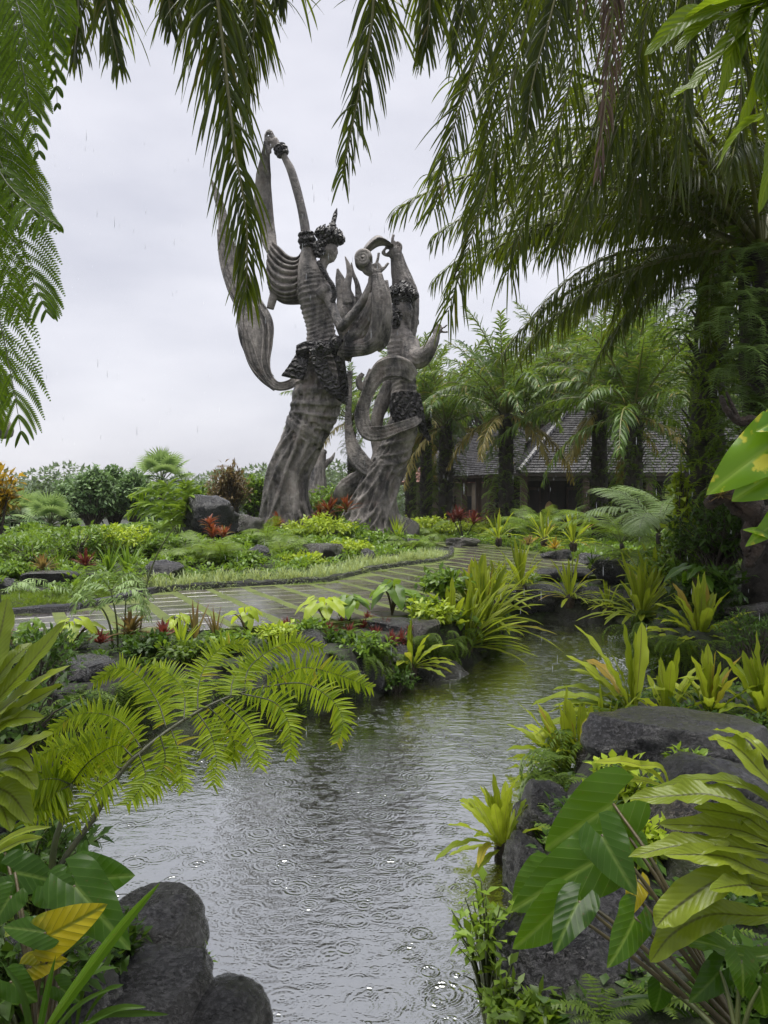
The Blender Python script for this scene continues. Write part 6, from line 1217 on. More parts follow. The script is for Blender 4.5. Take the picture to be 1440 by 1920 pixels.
# ------------------------------------------------------------------ trees beyond the bed
def tree(px, py_base, py_top, Y, rad_px, label, mtl, seed, twigs=160, per=14, L=0.22, W=0.12, name='broadleaf_tree', top=0.35):
    b_ = P(px, 940, Y); zb = gz(b_[0], Y); h = P(px, py_top, Y)[2] - zb
    return leafy(name, (b_[0], Y, zb), label, 'tree', mtl, rad_px / F_PX * Y, h, twigs, per, L, W, seed, 0.7, 'oval', 3, 2, base=0.2, top=top, cross=3)
tree(175, 1000, 872, 29, 62, 'slender grey-green leafy tree behind the bed, taller of a pair', 'leaf_grey', 301, 300)
tree(215, 1000, 868, 31, 48, 'slender grey-green tree with pointed crown behind the lime shrub', 'leaf_grey', 302, 200)
tree(250, 1000, 878, 30, 46, 'slender grey-green tree beside the fan palm', 'leaf_grey', 303, 220)
tree(135, 1000, 890, 32, 50, 'lower grey-green leafy tree left of the slender pair', 'leaf_grey', 304, 200)
tree(430, 1000, 866, 30, 58, 'russet open-leaved small tree beside the dancing woman', 'leaf_brown', 305, 150, 12, 0.26, 0.09)
tree(480, 1000, 885, 33, 40, 'green small tree between the russet tree and statue skirt', 'leaf', 306, 140)
tree(375, 1000, 905, 31, 48, 'low green tree left of the russet one', 'leaf', 307, 140)
tree(60, 1010, 985, 24, 60, 'low rounded light green bush at the far left of the bed', 'leaf', 308, 140, name='bush')
tree(300, 1010, 950, 34, 60, 'rounded shrub behind the feather palm', 'leaf_grey', 309, 160)
tree(15, 1000, 940, 38, 60, 'dim green tree at the left edge beyond the bed', 'leaf_far', 310, 180, L=0.3, W=0.14)
tree(620, 1000, 905, 40, 70, 'green shrub screen behind the two giant statues', 'leaf', 311, 200)
tree(560, 1000, 930, 40, 50, 'low green tree behind the statue skirt', 'leaf', 312, 140)
for k, (px, top, Y, r_, lab) in enumerate([(1080, 590, 70, 150, 'big hazy tree behind the pavilion roof'), (930, 640, 75, 120, 'hazy rounded tree behind the fern-clad oil palm'), (1230, 560, 68, 160, 'tall hazy tree behind the pavilion ridge'), (1380, 540, 66, 150, 'tall dark tree at the far right behind the pavilion'), (820, 690, 80, 90, 'low hazy tree behind the restaurant wing')]):
    tree(px, 980, top, Y, r_, lab, 'leaf_far', 320 + k, 420, 16, 0.55, 0.3, top=0.2)
# far-off woods as one mass, and a lone tree above them
g = rng(91); wm = MB(); n = 300; X = g.uniform(-300, 60, n); Yy = g.uniform(190, 420, n)
tcl = MB(); m_ = 700; d_ = unit(g.normal(0, 1, (m_, 3))); blades(tcl, d_ * [2.6, 2.6, 2.2] + [0, 0, 3.2], unit(d_ + g.normal(0, 0.6, (m_, 3))), d_ + UP, g.uniform(0.28, 0.5, m_), 0.3, 0.6, 1, 'pinnule', 0.2, cross=2)
tube(tcl, [(0, 0, -1), (0, 0, 3)], 0.2, 5)
stamp(wm, tcl, np.stack([np.eye(3) * s for s in g.uniform(1.6, 3.2, n)]), np.column_stack([X, Yy, ground_h(X, Yy)])); tag(wm.obj('distant_woods', M['leaf_far']), 'hazy far-off woods beyond the garden', 'woods', kind='stuff')
tree(100, 980, 893, 95, 40, 'lone hazy flat-crowned tree on the skyline at the left', 'leaf_far', 340, 160, 12, 0.6, 0.4, top=-0.4)
# fan palm
def fan_palm(px, py, Y, label, seed, sc=1.0):
    b_ = P(px, 940, Y); zb = gz(b_[0], Y); h = P(px, py, Y)[2] - zb; g = rng(seed); t = thing('fan_palm', (b_[0], Y, zb), label, 'palm tree'); trunk_mesh(h, 0.16, 0.12, seed, boots=False).obj('trunk', M['bark'], t)
    for k in range(22):
        mb = MB(); az = k * 2.4; el = R(80 - 100 * k / 22 + g.normal(0, 6)); d = np.array([math.cos(az) * math.cos(el), math.sin(az) * math.cos(el), math.sin(el)]); e = d * 0.9 * sc
        tube(mb, [(0, 0, 0), e * 0.5, e], 0.02, 4, m=1); side = unit(np.cross(d, UP)); n = 22; a = np.linspace(-1.9, 1.9, n); dd = np.cos(a)[:, None] * d + np.sin(a)[:, None] * side; nn = np.cross(side, d)
        blades(mb, np.tile(e, (n, 1)), dd, nn, 0.75 * sc, 0.10 * sc, 0.5, 3, 'lance', 0.4, cross=3); mb.obj('frond', [M['fern_pale'] if k < 14 else M['leaf_grey'], M['petiole']], t, loc=(0, 0, h))
fan_palm(303, 905, 38, 'fan palm with pale round leaves behind the slender trees', 1, 1.15)
fan_palm(95, 985, 30, 'low grey-green fan palm before the far woods', 2, 0.9)
fan_palm(40, 975, 34, 'low fan palm at the left edge of the bed', 3, 1.0)
fp = P(335, 1012, 19.5); t = thing('feather_palm', fp, 'young feather palm with bright arching fronds left of the peaked boulder', 'palm tree')
for k, pth in enumerate(([(335, 1012), (312, 968), (280, 945), (240, 962)], [(335, 1012), (318, 955), (285, 920), (250, 930)], [(335, 1012), (345, 960), (352, 930), (345, 905)], [(335, 1012), (330, 950), (315, 915), (290, 905)], [(335, 1012), (365, 975), (385, 960), (400, 975)], [(335, 1012), (310, 990), (270, 985), (245, 1000)])):
    o = frond(np.array([P(a, b_, 19.5 + 0.2 * k) for a, b_ in pth]), np.array([0.3, 1, 0.1]), 36, 0.7, 0.085, 0.8, 4, 400 + k, 0.02, 0.15, (20, 45), 0.4).obj('frond', [M['fern'], M['petiole']], t); o.location = tuple(-fp)
# ------------------------------------------------------------------ foreground plants
def pleaf(mb, pts, normal, W, prof='strap', fold=0.25, wave=0.0, wf=20.0, seed=0, n=24, cross=7, m=0, roll=0.0):
    """a strap leaf along a given path"""
    p = spline(pts, n); T = unit(np.gradient(p, axis=0)); sd = unit(np.cross(T, np.asarray(normal, float)[None])); nn = np.cross(sd, T); t = np.linspace(0, 1, n)
    if roll:
        c_, s_ = np.cos(roll * t)[:, None], np.sin(roll * t)[:, None]; sd, nn = sd * c_ + nn * s_, nn * c_ - sd * s_
    w = W * 0.5 * PROF[prof](t); g = rng(seed); ph = g.uniform(0, 6.28); out = []; us = np.linspace(-1, 1, cross)
    for u in us:
        off = fold * w * abs(u) + wave * w * u * u * (np.sin(wf * t + ph + (1.3 if u > 0 else 0)) + 0.5 * np.sin(2.3 * wf * t + 2 * ph + u))
        out.append(p + sd * (u * w)[:, None] + nn * off[:, None])
    uv = np.stack(np.broadcast_arrays((us * 0.5 + 0.5)[None], t[:, None]), -1)
    mb.add(np.stack(out, 1), grid_quads(n, cross), uv=uv, m=m)
def hleaf(mb, attach, tip, normal, W, curl=0.25, fold=0.18, lobe=0.38, seed=0, m=0, wave=0.05, n=18, c=6):
    """heart-shaped blade: attach = top of the stalk, tip = point of the leaf, W = full width"""
    a = np.asarray(attach, float); x = np.asarray(tip, float) - a; L = np.linalg.norm(x); x = x / L; y = unit(np.cross(np.asarray(normal, float), x)); z = np.cross(x, y); g = rng(seed); ph = g.uniform(0, 6.28)
    t = np.linspace(-lobe, 1, n + 8) if lobe > 0 else np.linspace(0, 1, n)
    tp = np.clip(t, 0, 1); outer = np.where(t >= 0, (1 - tp) ** 0.86 * (1 + 0.62 * tp), np.sqrt(np.clip(1 - (np.abs(t) / max(lobe, 1e-3)) ** 2.2, 0, 1)) * 0.72 + 0.28)
    if lobe <= 0: outer = np.clip(np.sin(np.pi * tp ** 0.62), 0, 1)
    inner = np.where(t >= 0, 0, 0.28 * (np.abs(t) / max(lobe, 1e-3)) ** 0.6 + 0.02)
    for sg in (-1, 1):
        k = np.linspace(0, 1, c); yy = (inner[:, None] + (np.maximum(outer - inner, 0.0))[:, None] * k[None]) * W / 2
        tt = np.broadcast_to(t[:, None], yy.shape)
        zz = -curl * L * tt * np.abs(tt) + fold * yy + wave * L * (yy / (W / 2)) ** 2 * np.sin(9 * tt + ph + sg) - 0.9 * fold * yy ** 2 / (W / 2)
        zz = np.where(tt < 0, -curl * 1.2 * L * tt ** 2 + fold * yy - 0.9 * fold * yy ** 2 / (W / 2), zz)
        v = a + (tt * L)[..., None] * x + (sg * yy)[..., None] * y + zz[..., None] * z
        uv = np.stack([0.5 + sg * 0.5 * yy / (W / 2), (tt + lobe) / (1 + lobe)], -1); q = grid_quads(len(t), c)
        mb.add(v, q if sg > 0 else q[:, ::-1], uv=uv, m=m)
# hero: the king fern frond arching over the water
ZS = lambda u, v: (u / 2.0, 1150 + v / 2.0)
def zp(u, v, Y): a, b_ = ZS(u, v); return P(a, b_, Y)
kf = thing('king_fern', P(95, 1780, 2.55), 'huge yellow-green king fern frond arching over the rippled pond', 'fern'); ko = tuple(-P(95, 1780, 2.55))
fr_ = MB(); rp = spline([zp(190, 1260, 2.55), zp(210, 985, 2.6), zp(350, 770, 2.7), zp(450, 600, 2.8), zp(530, 520, 2.85), zp(630, 440, 2.95), zp(740, 370, 3.05), zp(830, 325, 3.12), zp(930, 290, 3.2), zp(1000, 270, 3.25)], 60)
tube(fr_, rp, np.linspace(0.0115, 0.004, 60), 8); main = fr_.obj('frond_stalk', M['hero_stalk'], kf); main.location = ko
HP = [([(1000, 270), (1130, 205), (1270, 232), (1400, 282)], 3.25, 0.1), ([(915, 292), (935, 205), (1020, 135), (1120, 108), (1215, 135)], 3.2, 0.3), ([(975, 278), (1130, 262), (1240, 320), (1285, 400), (1265, 490)], 3.22, -0.15),
      ([(900, 300), (1030, 335), (1085, 420), (1090, 550)], 3.17, -0.15), ([(830, 328), (920, 410), (962, 500), (972, 580)], 3.1, -0.15), ([(740, 372), (790, 450), (812, 550), (800, 655)], 3.05, -0.15),
      ([(640, 432), (668, 510), (682, 600), (690, 672)], 2.96, -0.15), ([(742, 370), (745, 270), (780, 180), (850, 118), (930, 120)], 3.05, 0.35), ([(865, 312), (875, 250), (920, 200), (985, 195)], 3.14, 0.25),
      ([(625, 432), (590, 330), (520, 235), (440, 205), (350, 265)], 2.95, 0.3), ([(530, 505), (465, 415), (370, 375), (270, 388), (175, 465)], 2.85, 0.25), ([(455, 582), (400, 560), (300, 570), (185, 625)], 2.8, 0.15),
      ([(520, 525), (545, 600), (525, 660), (470, 722)], 2.84, -0.12), ([(440, 612), (385, 650), (315, 720), (268, 800)], 2.78, -0.12), ([(455, 590), (360, 500), (240, 490), (130, 550)], 2.8, 0.25),
      ([(500, 540), (420, 470), (330, 480), (230, 520)], 2.83, 0.1), ([(690, 400), (690, 300), (640, 230), (570, 190)], 3.0, 0.4), ([(600, 455), (620, 540), (600, 620), (560, 690)], 2.9, -0.1), ([(780, 350), (850, 420), (880, 500), (870, 560)], 3.08, -0.05)]
for k, (pp, Y, dy) in enumerate(HP):
    pth = np.array([zp(a, b_, Y + dy * i / (len(pp) - 1)) for i, (a, b_) in enumerate(pp)]); ln = np.linalg.norm(np.diff(spline(pth, 30), axis=0), axis=1).sum()
    o = frond(pth, None, int(max(20, ln / 0.0118)), 0.097, 0.0132, 0.40, 5, 500 + k, 0.0035, 0.03, (2, 42), 0.08, 5, 'pinnule', 0.42, normal=(0.1, -0.9, 0.42), fold=0.30, twist=0.15).obj('pinna', [M['hero'], M['hero_stalk']], main)
kf2 = MB(); r2 = spline([zp(180, 1230, 2.6), zp(200, 900, 2.62), zp(235, 770, 2.65), zp(268, 640, 2.7)], 30); tube(kf2, r2, np.linspace(0.014, 0.008, 30), 8); s2 = kf2.obj('frond_stalk', M['petiole'], kf); s2.location = ko
for k, pp in enumerate(([(268, 645), (210, 670), (130, 720), (90, 790)], [(268, 642), (200, 620), (100, 640), (20, 700)], [(266, 650), (180, 600), (60, 600), (-20, 640)], [(268, 640), (330, 560), (420, 500), (470, 500)], [(262, 665), (200, 700), (160, 740)])):
    o = frond(np.array([zp(a, b_, 2.7 - 0.05 * i) for i, (a, b_) in enumerate(pp)]), None, 30, 0.11, 0.0145, 0.4, 5, 540 + k, 0.0035, 0.04, (2, 42), 0.08, 5, 'pinnule', 0.42, normal=(0.1, -0.9, 0.42), fold=0.3, twist=0.15).obj('pinna', [M['hero'], M['petiole']], s2)
# elephant ears, right
def taro(name, label, root, leaves, mtl, pet, seed):
    """leaves: (attach px, tip px, Y, width px, normal, material)"""
    t = thing(name, root, label, 'elephant ear'); off = tuple(-np.asarray(root, float))
    for k, (a, tp_, Y, dY, W, nrm, mm, bend) in enumerate(leaves):
        A = P(*a, Y); mb = MB(); hleaf(mb, A, P(*tp_, Y + dY), nrm, 0.84 * W / F_PX * Y, 0.22, 0.22, 0.36, seed + k); lf = mb.obj('leaf', M[mm or mtl], t); lf.location = off
        st = MB(); r0 = np.asarray(root, float) + rng(seed + k).normal(0, 0.02, 3) * [1, 1, 0]; mid = (r0 * 0.45 + A * 0.55) + np.array(bend); tube(st, spline([r0, mid, A], 20), np.linspace(0.0085, 0.004, 20) * (Y / 2.2), 7); st.obj('leaf_stalk', M[pet], lf)
    return t
taro('elephant_ear', 'elephant ear with heart-shaped green leaves on long stalks over the right boulders', P(1400, 1960, 2.0), [
    ((1150, 1507), (1012, 1596), 2.35, 0.05, 150, (0.35, -0.7, 0.7), None, (-0.02, 0, 0.08)), ((1116, 1614), (953, 1708), 2.25, 0.0, 140, (0.2, -0.75, 0.65), None, (-0.02, 0, 0.06)),
    ((1128, 1565), (1182, 1668), 2.2, -0.15, 110, (-0.5, -0.7, 0.45), 'taro_dark', (-0.03, 0, 0.08)), ((1050, 1698), (968, 1786), 2.15, -0.05, 105, (0.4, -0.75, 0.5), None, (-0.02, 0, 0.03)),
    ((1085, 1690), (1040, 1776), 2.1, -0.1, 90, (-0.4, -0.8, 0.5), 'taro_dark', (-0.02, 0, 0.03)), ((1190, 1720), (1152, 1812), 2.05, -0.1, 90, (0.3, -0.8, 0.5), None, (-0.02, 0, 0.02)),
    ((1180, 1570), (1224, 1630), 2.3, -0.05, 80, (0.2, -0.6, 0.7), None, (-0.02, 0, 0.06)), ((1195, 1650), (1185, 1712), 2.2, -0.1, 60, (0.1, -0.8, 0.5), 'taro_yellow', (0, 0, 0.05)),
    ((1020, 1640), (958, 1690), 2.4, 0.0, 95, (0.3, -0.6, 0.7), None, (0, 0, 0.03))], 'taro', 'petiole_brown', 600)
taro('elephant_ear', 'low elephant ear with small hanging leaves at the right corner', P(1380, 1960, 1.9), [
    ((1390, 1800), (1400, 1870), 1.95, -0.05, 80, (0.2, -0.8, 0.5), None, (0, 0, 0.02)), ((1350, 1820), (1300, 1880), 2.0, -0.05, 70, (0.3, -0.7, 0.6), 'taro_dark', (0, 0, 0.02)), ((1240, 1850), (1230, 1905), 2.1, 0, 60, (0, -0.8, 0.6), 'taro_dark', (0, 0, 0.02)), ((1425, 1850), (1440, 1915), 1.9, 0, 70, (-0.2, -0.8, 0.6), None, (0, 0, 0.02))], 'taro', 'petiole', 620)
# elephant ears, left
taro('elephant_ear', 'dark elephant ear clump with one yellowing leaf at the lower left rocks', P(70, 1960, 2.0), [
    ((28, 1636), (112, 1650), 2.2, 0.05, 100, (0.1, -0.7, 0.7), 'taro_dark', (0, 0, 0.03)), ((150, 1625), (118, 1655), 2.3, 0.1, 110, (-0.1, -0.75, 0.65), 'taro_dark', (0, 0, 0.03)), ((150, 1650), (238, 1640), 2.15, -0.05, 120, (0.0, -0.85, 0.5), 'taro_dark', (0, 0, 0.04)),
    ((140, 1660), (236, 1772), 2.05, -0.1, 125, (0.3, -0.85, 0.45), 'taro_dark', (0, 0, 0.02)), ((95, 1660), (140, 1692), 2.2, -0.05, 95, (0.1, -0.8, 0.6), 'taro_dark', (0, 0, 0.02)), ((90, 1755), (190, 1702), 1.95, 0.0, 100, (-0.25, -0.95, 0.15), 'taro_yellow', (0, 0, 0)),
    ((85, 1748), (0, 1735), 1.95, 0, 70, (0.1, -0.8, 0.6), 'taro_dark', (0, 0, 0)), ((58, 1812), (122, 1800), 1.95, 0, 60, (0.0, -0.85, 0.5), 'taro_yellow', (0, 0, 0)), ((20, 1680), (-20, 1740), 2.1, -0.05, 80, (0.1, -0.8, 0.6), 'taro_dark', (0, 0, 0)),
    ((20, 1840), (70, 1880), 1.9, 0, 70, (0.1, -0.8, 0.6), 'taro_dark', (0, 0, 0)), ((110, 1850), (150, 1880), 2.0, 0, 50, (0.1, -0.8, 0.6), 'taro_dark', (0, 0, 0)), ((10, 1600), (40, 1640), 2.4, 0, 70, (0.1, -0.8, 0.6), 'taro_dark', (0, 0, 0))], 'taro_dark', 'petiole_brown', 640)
# strap leaves and grass among them
sl = thing('strap_leaf_plant', P(80, 1950, 1.85), 'single long glossy strap leaf slanting up before the left boulders', 'plant'); so = tuple(-P(80, 1950, 1.85))
for k, (pp, W, mt) in enumerate((([(80, 1940), (150, 1840), (230, 1735), (300, 1655)], 30, 'taro'), ([(90, 1950), (140, 1890), (190, 1860), (230, 1850)], 10, 'leaf_dark'), ([(60, 1950), (40, 1860), (0, 1800)], 14, 'leaf_dark'), ([(100, 1950), (160, 1920), (240, 1885)], 10, 'leaf_dark'), ([(70, 1950), (90, 1850), (105, 1790)], 14, 'taro_dark'))):
    mb = MB(); pleaf(mb, [P(a, b_, 1.85) for a, b_ in pp], (0.5, -0.7, 0.5), W / F_PX * 1.85, 'lance' if k == 0 else 'grass', 0.35, 0, seed=k); o = mb.obj('leaf', M[mt], sl); o.location = so
def strap_clump(name, label, root, leaves, Y, mtl, seed, wave=0.25, cat='fern', nrm=(0.0, -0.5, 0.85), wf=26):
    t = thing(name, P(*root, Y), label, cat); off = tuple(-P(*root, Y))
    for k, (pp, W, *ex) in enumerate(leaves):
        n_ = len(pp); dy = ex[0] if ex else 0.0; mb = MB(); pth = [P(*root, Y)] + [P(a, b_, Y + dy * i / n_) for i, (a, b_) in enumerate(pp)]
        pleaf(mb, pth, np.array(nrm) + rng(seed + k).normal(0, 0.18, 3), W / F_PX * Y, 'strap', 0.3, wave, wf, seed + k, 34, 9, roll=rng(seed + k).normal(0, 0.25)); o = mb.obj('leaf', M[ex[1] if len(ex) > 1 else mtl], t); o.location = off
    return t
strap_clump('nest_fern', 'pale rippled nest fern fronds arching in from the right over boulders', (1640, 1690), [
    ([(1440, 1534), (1340, 1492), (1267, 1492), (1178, 1498)], 56, 0.2), ([(1440, 1579), (1355, 1552), (1235, 1545)], 46, 0.15), ([(1440, 1601), (1289, 1585), (1178, 1607)], 44, 0.1), ([(1440, 1640), (1355, 1606), (1244, 1602)], 50, 0.0),
    ([(1440, 1663), (1355, 1648), (1262, 1706), (1230, 1738)], 60, -0.05), ([(1440, 1716), (1333, 1715), (1262, 1750), (1219, 1804)], 56, -0.05), ([(1440, 1463), (1378, 1400), (1330, 1382)], 52, 0.3), ([(1440, 1420), (1380, 1376), (1335, 1368)], 26, 0.4), ([(1440, 1790), (1330, 1770), (1250, 1752)], 40, 0.0, 'taro'), ([(1440, 1500), (1330, 1462), (1215, 1480)], 30, 0.3),
    ([(1440, 1560), (1390, 1530), (1300, 1515)], 44, 0.1), ([(1440, 1680), (1400, 1660), (1330, 1668)], 50, -0.1)], 2.0, 'nest_near', 700)
strap_clump('nest_fern', 'nest fern fronds reaching sideways over the gap under the flat slab', (1255, 1480), [
    ([(1220, 1445), (1170, 1428), (1112, 1430)], 18), ([(1225, 1468), (1180, 1460), (1150, 1468)], 16), ([(1240, 1440), (1200, 1436), (1160, 1445)], 16)], 3.6, 'nest', 720, 0.2)
strap_clump('nest_fern', 'bright nest fern fronds fanning in from the left above the water', (-110, 1440), [
    ([(-30, 1290), (0, 1190), (14, 1122)], 52, 0.2), ([(-20, 1330), (60, 1240), (122, 1165)], 40, 0.2), ([(-20, 1350), (60, 1290), (133, 1247)], 44, 0.1), ([(-30, 1370), (50, 1320), (118, 1283)], 40, 0.1), ([(-30, 1310), (20, 1240), (60, 1205)], 40, 0.2), ([(-30, 1385), (20, 1350), (83, 1345)], 38),
    ([(-30, 1420), (40, 1400), (100, 1375)], 40, -0.1), ([(-30, 1450), (30, 1440), (70, 1480)], 46, -0.1), ([(-30, 1470), (20, 1490), (60, 1545)], 50, -0.1), ([(-40, 1490), (0, 1510), (20, 1560)], 46, -0.15), ([(-30, 1430), (30, 1420), (62, 1445)], 34, -0.1)], 2.5, 'nest_near', 740, 0.15)
strap_clump('nest_fern', 'dark narrow fern fronds low at the left edge', (-120, 1720), [
    ([(-30, 1620), (30, 1580), (80, 1570)], 22), ([(-20, 1600), (40, 1560), (95, 1550)], 12), ([(-30, 1690), (20, 1660), (82, 1640)], 18), ([(-20, 1760), (30, 1745), (60, 1765)], 22)], 2.3, 'nest_near', 760, 0.1)
# right edge: strap fern in the top corner, pothos, driftwood
strap_clump('strap_fern', 'bright strap-leaved fern hanging into the top right corner', (1490, -30), [
    ([(1430, 0), (1300, 30), (1208, 104)], 44), ([(1420, 10), (1330, 40), (1263, 98)], 40), ([(1420, 20), (1345, 110), (1290, 165), (1258, 184)], 46), ([(1425, 20), (1375, 90), (1348, 189)], 30), ([(1440, 30), (1420, 130), (1385, 240)], 40), ([(1450, 60), (1440, 196), (1385, 250), (1340, 322)], 44), ([(1450, 20), (1430, 160), (1436, 260)], 40), ([(1420, 0), (1380, 60), (1395, 180)], 34), ([(1440, -10), (1350, 0), (1280, 40)], 36), ([(1460, 100), (1450, 280), (1422, 400)], 34), ([(1440, 0), (1400, 40), (1380, 130)], 40)], 1.9, 'polypody', 780, 0.25, wf=14)
po = thing('pothos', P(1470, 900, 1.75), 'glossy pothos with big yellow-splashed leaves at the right edge', 'climber'); poff = tuple(-P(1470, 900, 1.75))
for k, (a, tp_, W, nrm) in enumerate((((1475, 815), (1333, 914), 120, (0.2, -0.75, 0.6)), ((1490, 865), (1382, 930), 120, (-0.1, -0.9, 0.35)), ((1480, 1010), (1405, 985), 40, (0.1, -0.8, 0.6)), ((1475, 960), (1408, 1020), 50, (0.3, -0.8, 0.4)), ((1480, 780), (1425, 800), 70, (0.1, -0.8, 0.6)))):
    mb = MB(); hleaf(mb, P(*a, 1.75), P(*tp_, 1.7), nrm, W / F_PX * 1.75, 0.15, 0.25, 0.12, 800 + k); o = mb.obj('leaf', M['pothos'], po); o.location = poff
    st = MB(); tube(st, spline([P(1500, 1000, 1.8), P(1510, a[1] + 20, 1.78), P(*a, 1.75)], 10), 0.005, 6); st.obj('leaf_stalk', M['petiole'], o)
mb = MB()
for pp, r0, r1 in (([(1330, 945), (1352, 928), (1385, 930), (1415, 960), (1460, 975)], 0.07, 0.13), ([(1395, 935), (1425, 965), (1425, 1010), (1405, 1060)], 0.11, 0.06), ([(1415, 960), (1400, 1000), (1398, 1040)], 0.06, 0.04), ([(1340, 930), (1370, 915), (1410, 940)], 0.04, 0.08), ([(1362, 940), (1380, 960), (1420, 975)], 0.03, 0.05)):
    c = spline([P(a, b_, 8.6) for a, b_ in pp], 26); g = rng(len(pp)); tube(mb, c + g.normal(0, 0.008, c.shape), np.linspace(r0, r1, 26) * g.uniform(0.94, 1.06, 26), 10)
tag(mb.obj('driftwood_arch', M['wood']), 'gnarled brown driftwood arching out at the right bank', 'driftwood')
mb = MB(); c = spline([P(a, b_, 9.0) for a, b_ in ((1352, 742), (1362, 768), (1385, 790), (1412, 788), (1470, 800))], 26); tube(mb, c, np.linspace(0.03, 0.07, 26) * rng(3).uniform(0.8, 1.2, 26), 9); c = spline([P(a, b_, 9.0) for a, b_ in ((1385, 790), (1372, 760), (1362, 735))], 10); tube(mb, c, np.linspace(0.04, 0.015, 10), 7)
tag(mb.obj('dead_branch', M['wood']), 'bent dead branch jutting in beside the right palm trunk', 'branch')
rosette('air_plant', P(1352, 930, 8.5), 'reddish air plant rosette on the driftwood', 'air plant', 'brom_olive', 60, 0.22, 0.02, (-20, 80), 0.3, 90, S=3)
# curtain of grey-green ferns at right
g = rng(15); mb = MB(); n = 70; pts_ = np.array([P(g.uniform(1345, 1445), g.uniform(480, 820), g.uniform(9.6, 10.4)) for _ in range(n)])
stamp(mb, NE2, np.stack([basis(np.array([g.normal(0, 0.7), -1, 0.0]), UP) * g.uniform(0.8, 1.4) for _ in range(n)]), pts_); tag(mb.obj('hanging_ferns', M['fern_pale']), 'long grey-green ferns curtaining the far right palm trunk', 'fern', kind='stuff')
g = rng(16); mb = MB(); n = 120; yy = g.uniform(520, 880, n); pts_ = np.array([P(g.normal(1278, 16) if k_ % 3 else g.normal(1358, 14), y_, g.uniform(12.4, 12.9)) for k_, y_ in enumerate(yy)])
stamp(mb, NE2, np.stack([basis(np.array([g.normal(0, 0.9), -1, 0.0]), UP) * g.uniform(0.5, 1.0) for _ in range(n)]), pts_); tag(mb.obj('hanging_ferns', M['fern_brightened']), 'bright ferns draped down the trunk of the large right palm', 'fern', kind='stuff')
# tree fern in the upper left corner
tf = thing('tree_fern', (-2.6, 2.3, 0.46), 'tree fern whose feathery fronds hang down at the upper left', 'fern'); toff = (2.6, -2.3, -0.46)
mb = MB(); tube(mb, [(0, 0, -0.2), (0.02, 0, 1.6), (0, 0, 3.3)], [0.10, 0.08, 0.07], 10); mb.obj('trunk', M['boot'], tf)
for k, (pp, Y, npn, plen) in enumerate([([(-160, 180), (-60, 360), (-10, 560), (20, 700), (42, 825)], 2.7, 22, 0.26), ([(-110, 120), (0, 300), (30, 420), (60, 520), (90, 590)], 2.8, 20, 0.22), ([(-90, -160), (10, -40), (45, 140), (76, 300)], 2.7, 20, 0.17),
    ([(20, -180), (80, -60), (100, 60), (108, 210)], 2.9, 20, 0.13), ([(-120, -60), (-20, 80), (10, 240), (20, 400)], 2.9, 20, 0.20), ([(-60, 250), (10, 340), (60, 390), (110, 425)], 2.75, 16, 0.15), ([(-140, 300), (-50, 480), (-20, 640), (0, 760)], 2.85, 20, 0.24), ([(-150, -200), (-30, -100), (30, 0), (60, 120)], 2.6, 18, 0.18), ([(-100, 150), (-20, 240), (40, 330), (70, 440)], 2.95, 18, 0.2), ([(-60, -200), (40, -100), (90, -20), (120, 60)], 2.8, 18, 0.15), ([(-170, 60), (-70, 200), (-30, 330), (-10, 470)], 3.0, 20, 0.24), ([(-60, -120), (20, 20), (40, 120), (60, 230)], 3.1, 20, 0.2), ([(-170, 380), (-80, 520), (-30, 680), (-10, 800)], 3.0, 20, 0.22), ([(-100, 0), (-10, 130), (20, 260), (60, 380)], 3.1, 20, 0.2), ([(-100, -200), (0, -60), (30, 80), (40, 200)], 2.9, 20, 0.2), ([(-140, 220), (-30, 380), (10, 500), (40, 600)], 3.1, 20, 0.22), ([(-120, -150), (-40, 0), (-10, 150), (0, 300)], 3.2, 20, 0.24), ([(-40, -200), (30, -80), (70, 40), (90, 160)], 3.2, 20, 0.2), ([(-140, 100), (-60, 250), (-30, 400), (-25, 560)], 3.2, 20, 0.24), ([(-20, -180), (60, -80), (110, 0), (128, 90)], 3.0, 18, 0.14), ([(-160, 420), (-80, 560), (-40, 700), (-20, 830)], 3.2, 20, 0.22)]):
    pth = np.array([P(a, b_, Y - 0.06 * i) for i, (a, b_) in enumerate(pp)]); start = np.array([-2.6, 2.3, 3.76]); pth = np.vstack([start, (start + pth[0]) / 2 + [0, 0, 0.15], pth])
    o = bipin(npin=int(npn * 0.85), plen=plen * 1.1, npl=24, w=0.0085, pw=0.021, pd=1.25, seed=900 + k, S=1, ang=0.45, stalk=0.38, rr=0.005, path=pth, lat=(0.96, -0.2 + 0.15 * (k % 3), 0.15)).obj('frond', [M['fern_top'], M['petiole']], tf); o.location = toff
leafy('croton', P(-8, 985, 8.6), 'croton with orange and yellow leaves at the left edge', 'shrub', 'croton', 0.32, 0.75, 46, 10, 0.15, 0.05, 92, 0.5, 'oval')
rb_ = thing('stone_ribbon', P(-20, 840, 16), 'rounded dark stone ribbon end poking in below the hanging ferns', 'statue')
mb = MB(); loft(mb, [(-60, 760, 26), (-30, 775, 26), (0, 800, 22), (16, 812, 14), (23, 818, 3)], 16, 30, 40, 0.5, folds=[(0.06, 5, 0.3, 0)]); under(rb_, mb.obj('ribbon', stone, rb_))
mb = MB(); loft(mb, [(-60, 760, 26), (-70, 860, 30), (-75, 990, 40)], 16, 30, 40, 0.7, folds=[(0.06, 6, 0.3, 0)]); under(rb_, mb.obj('column', stone, rb_))
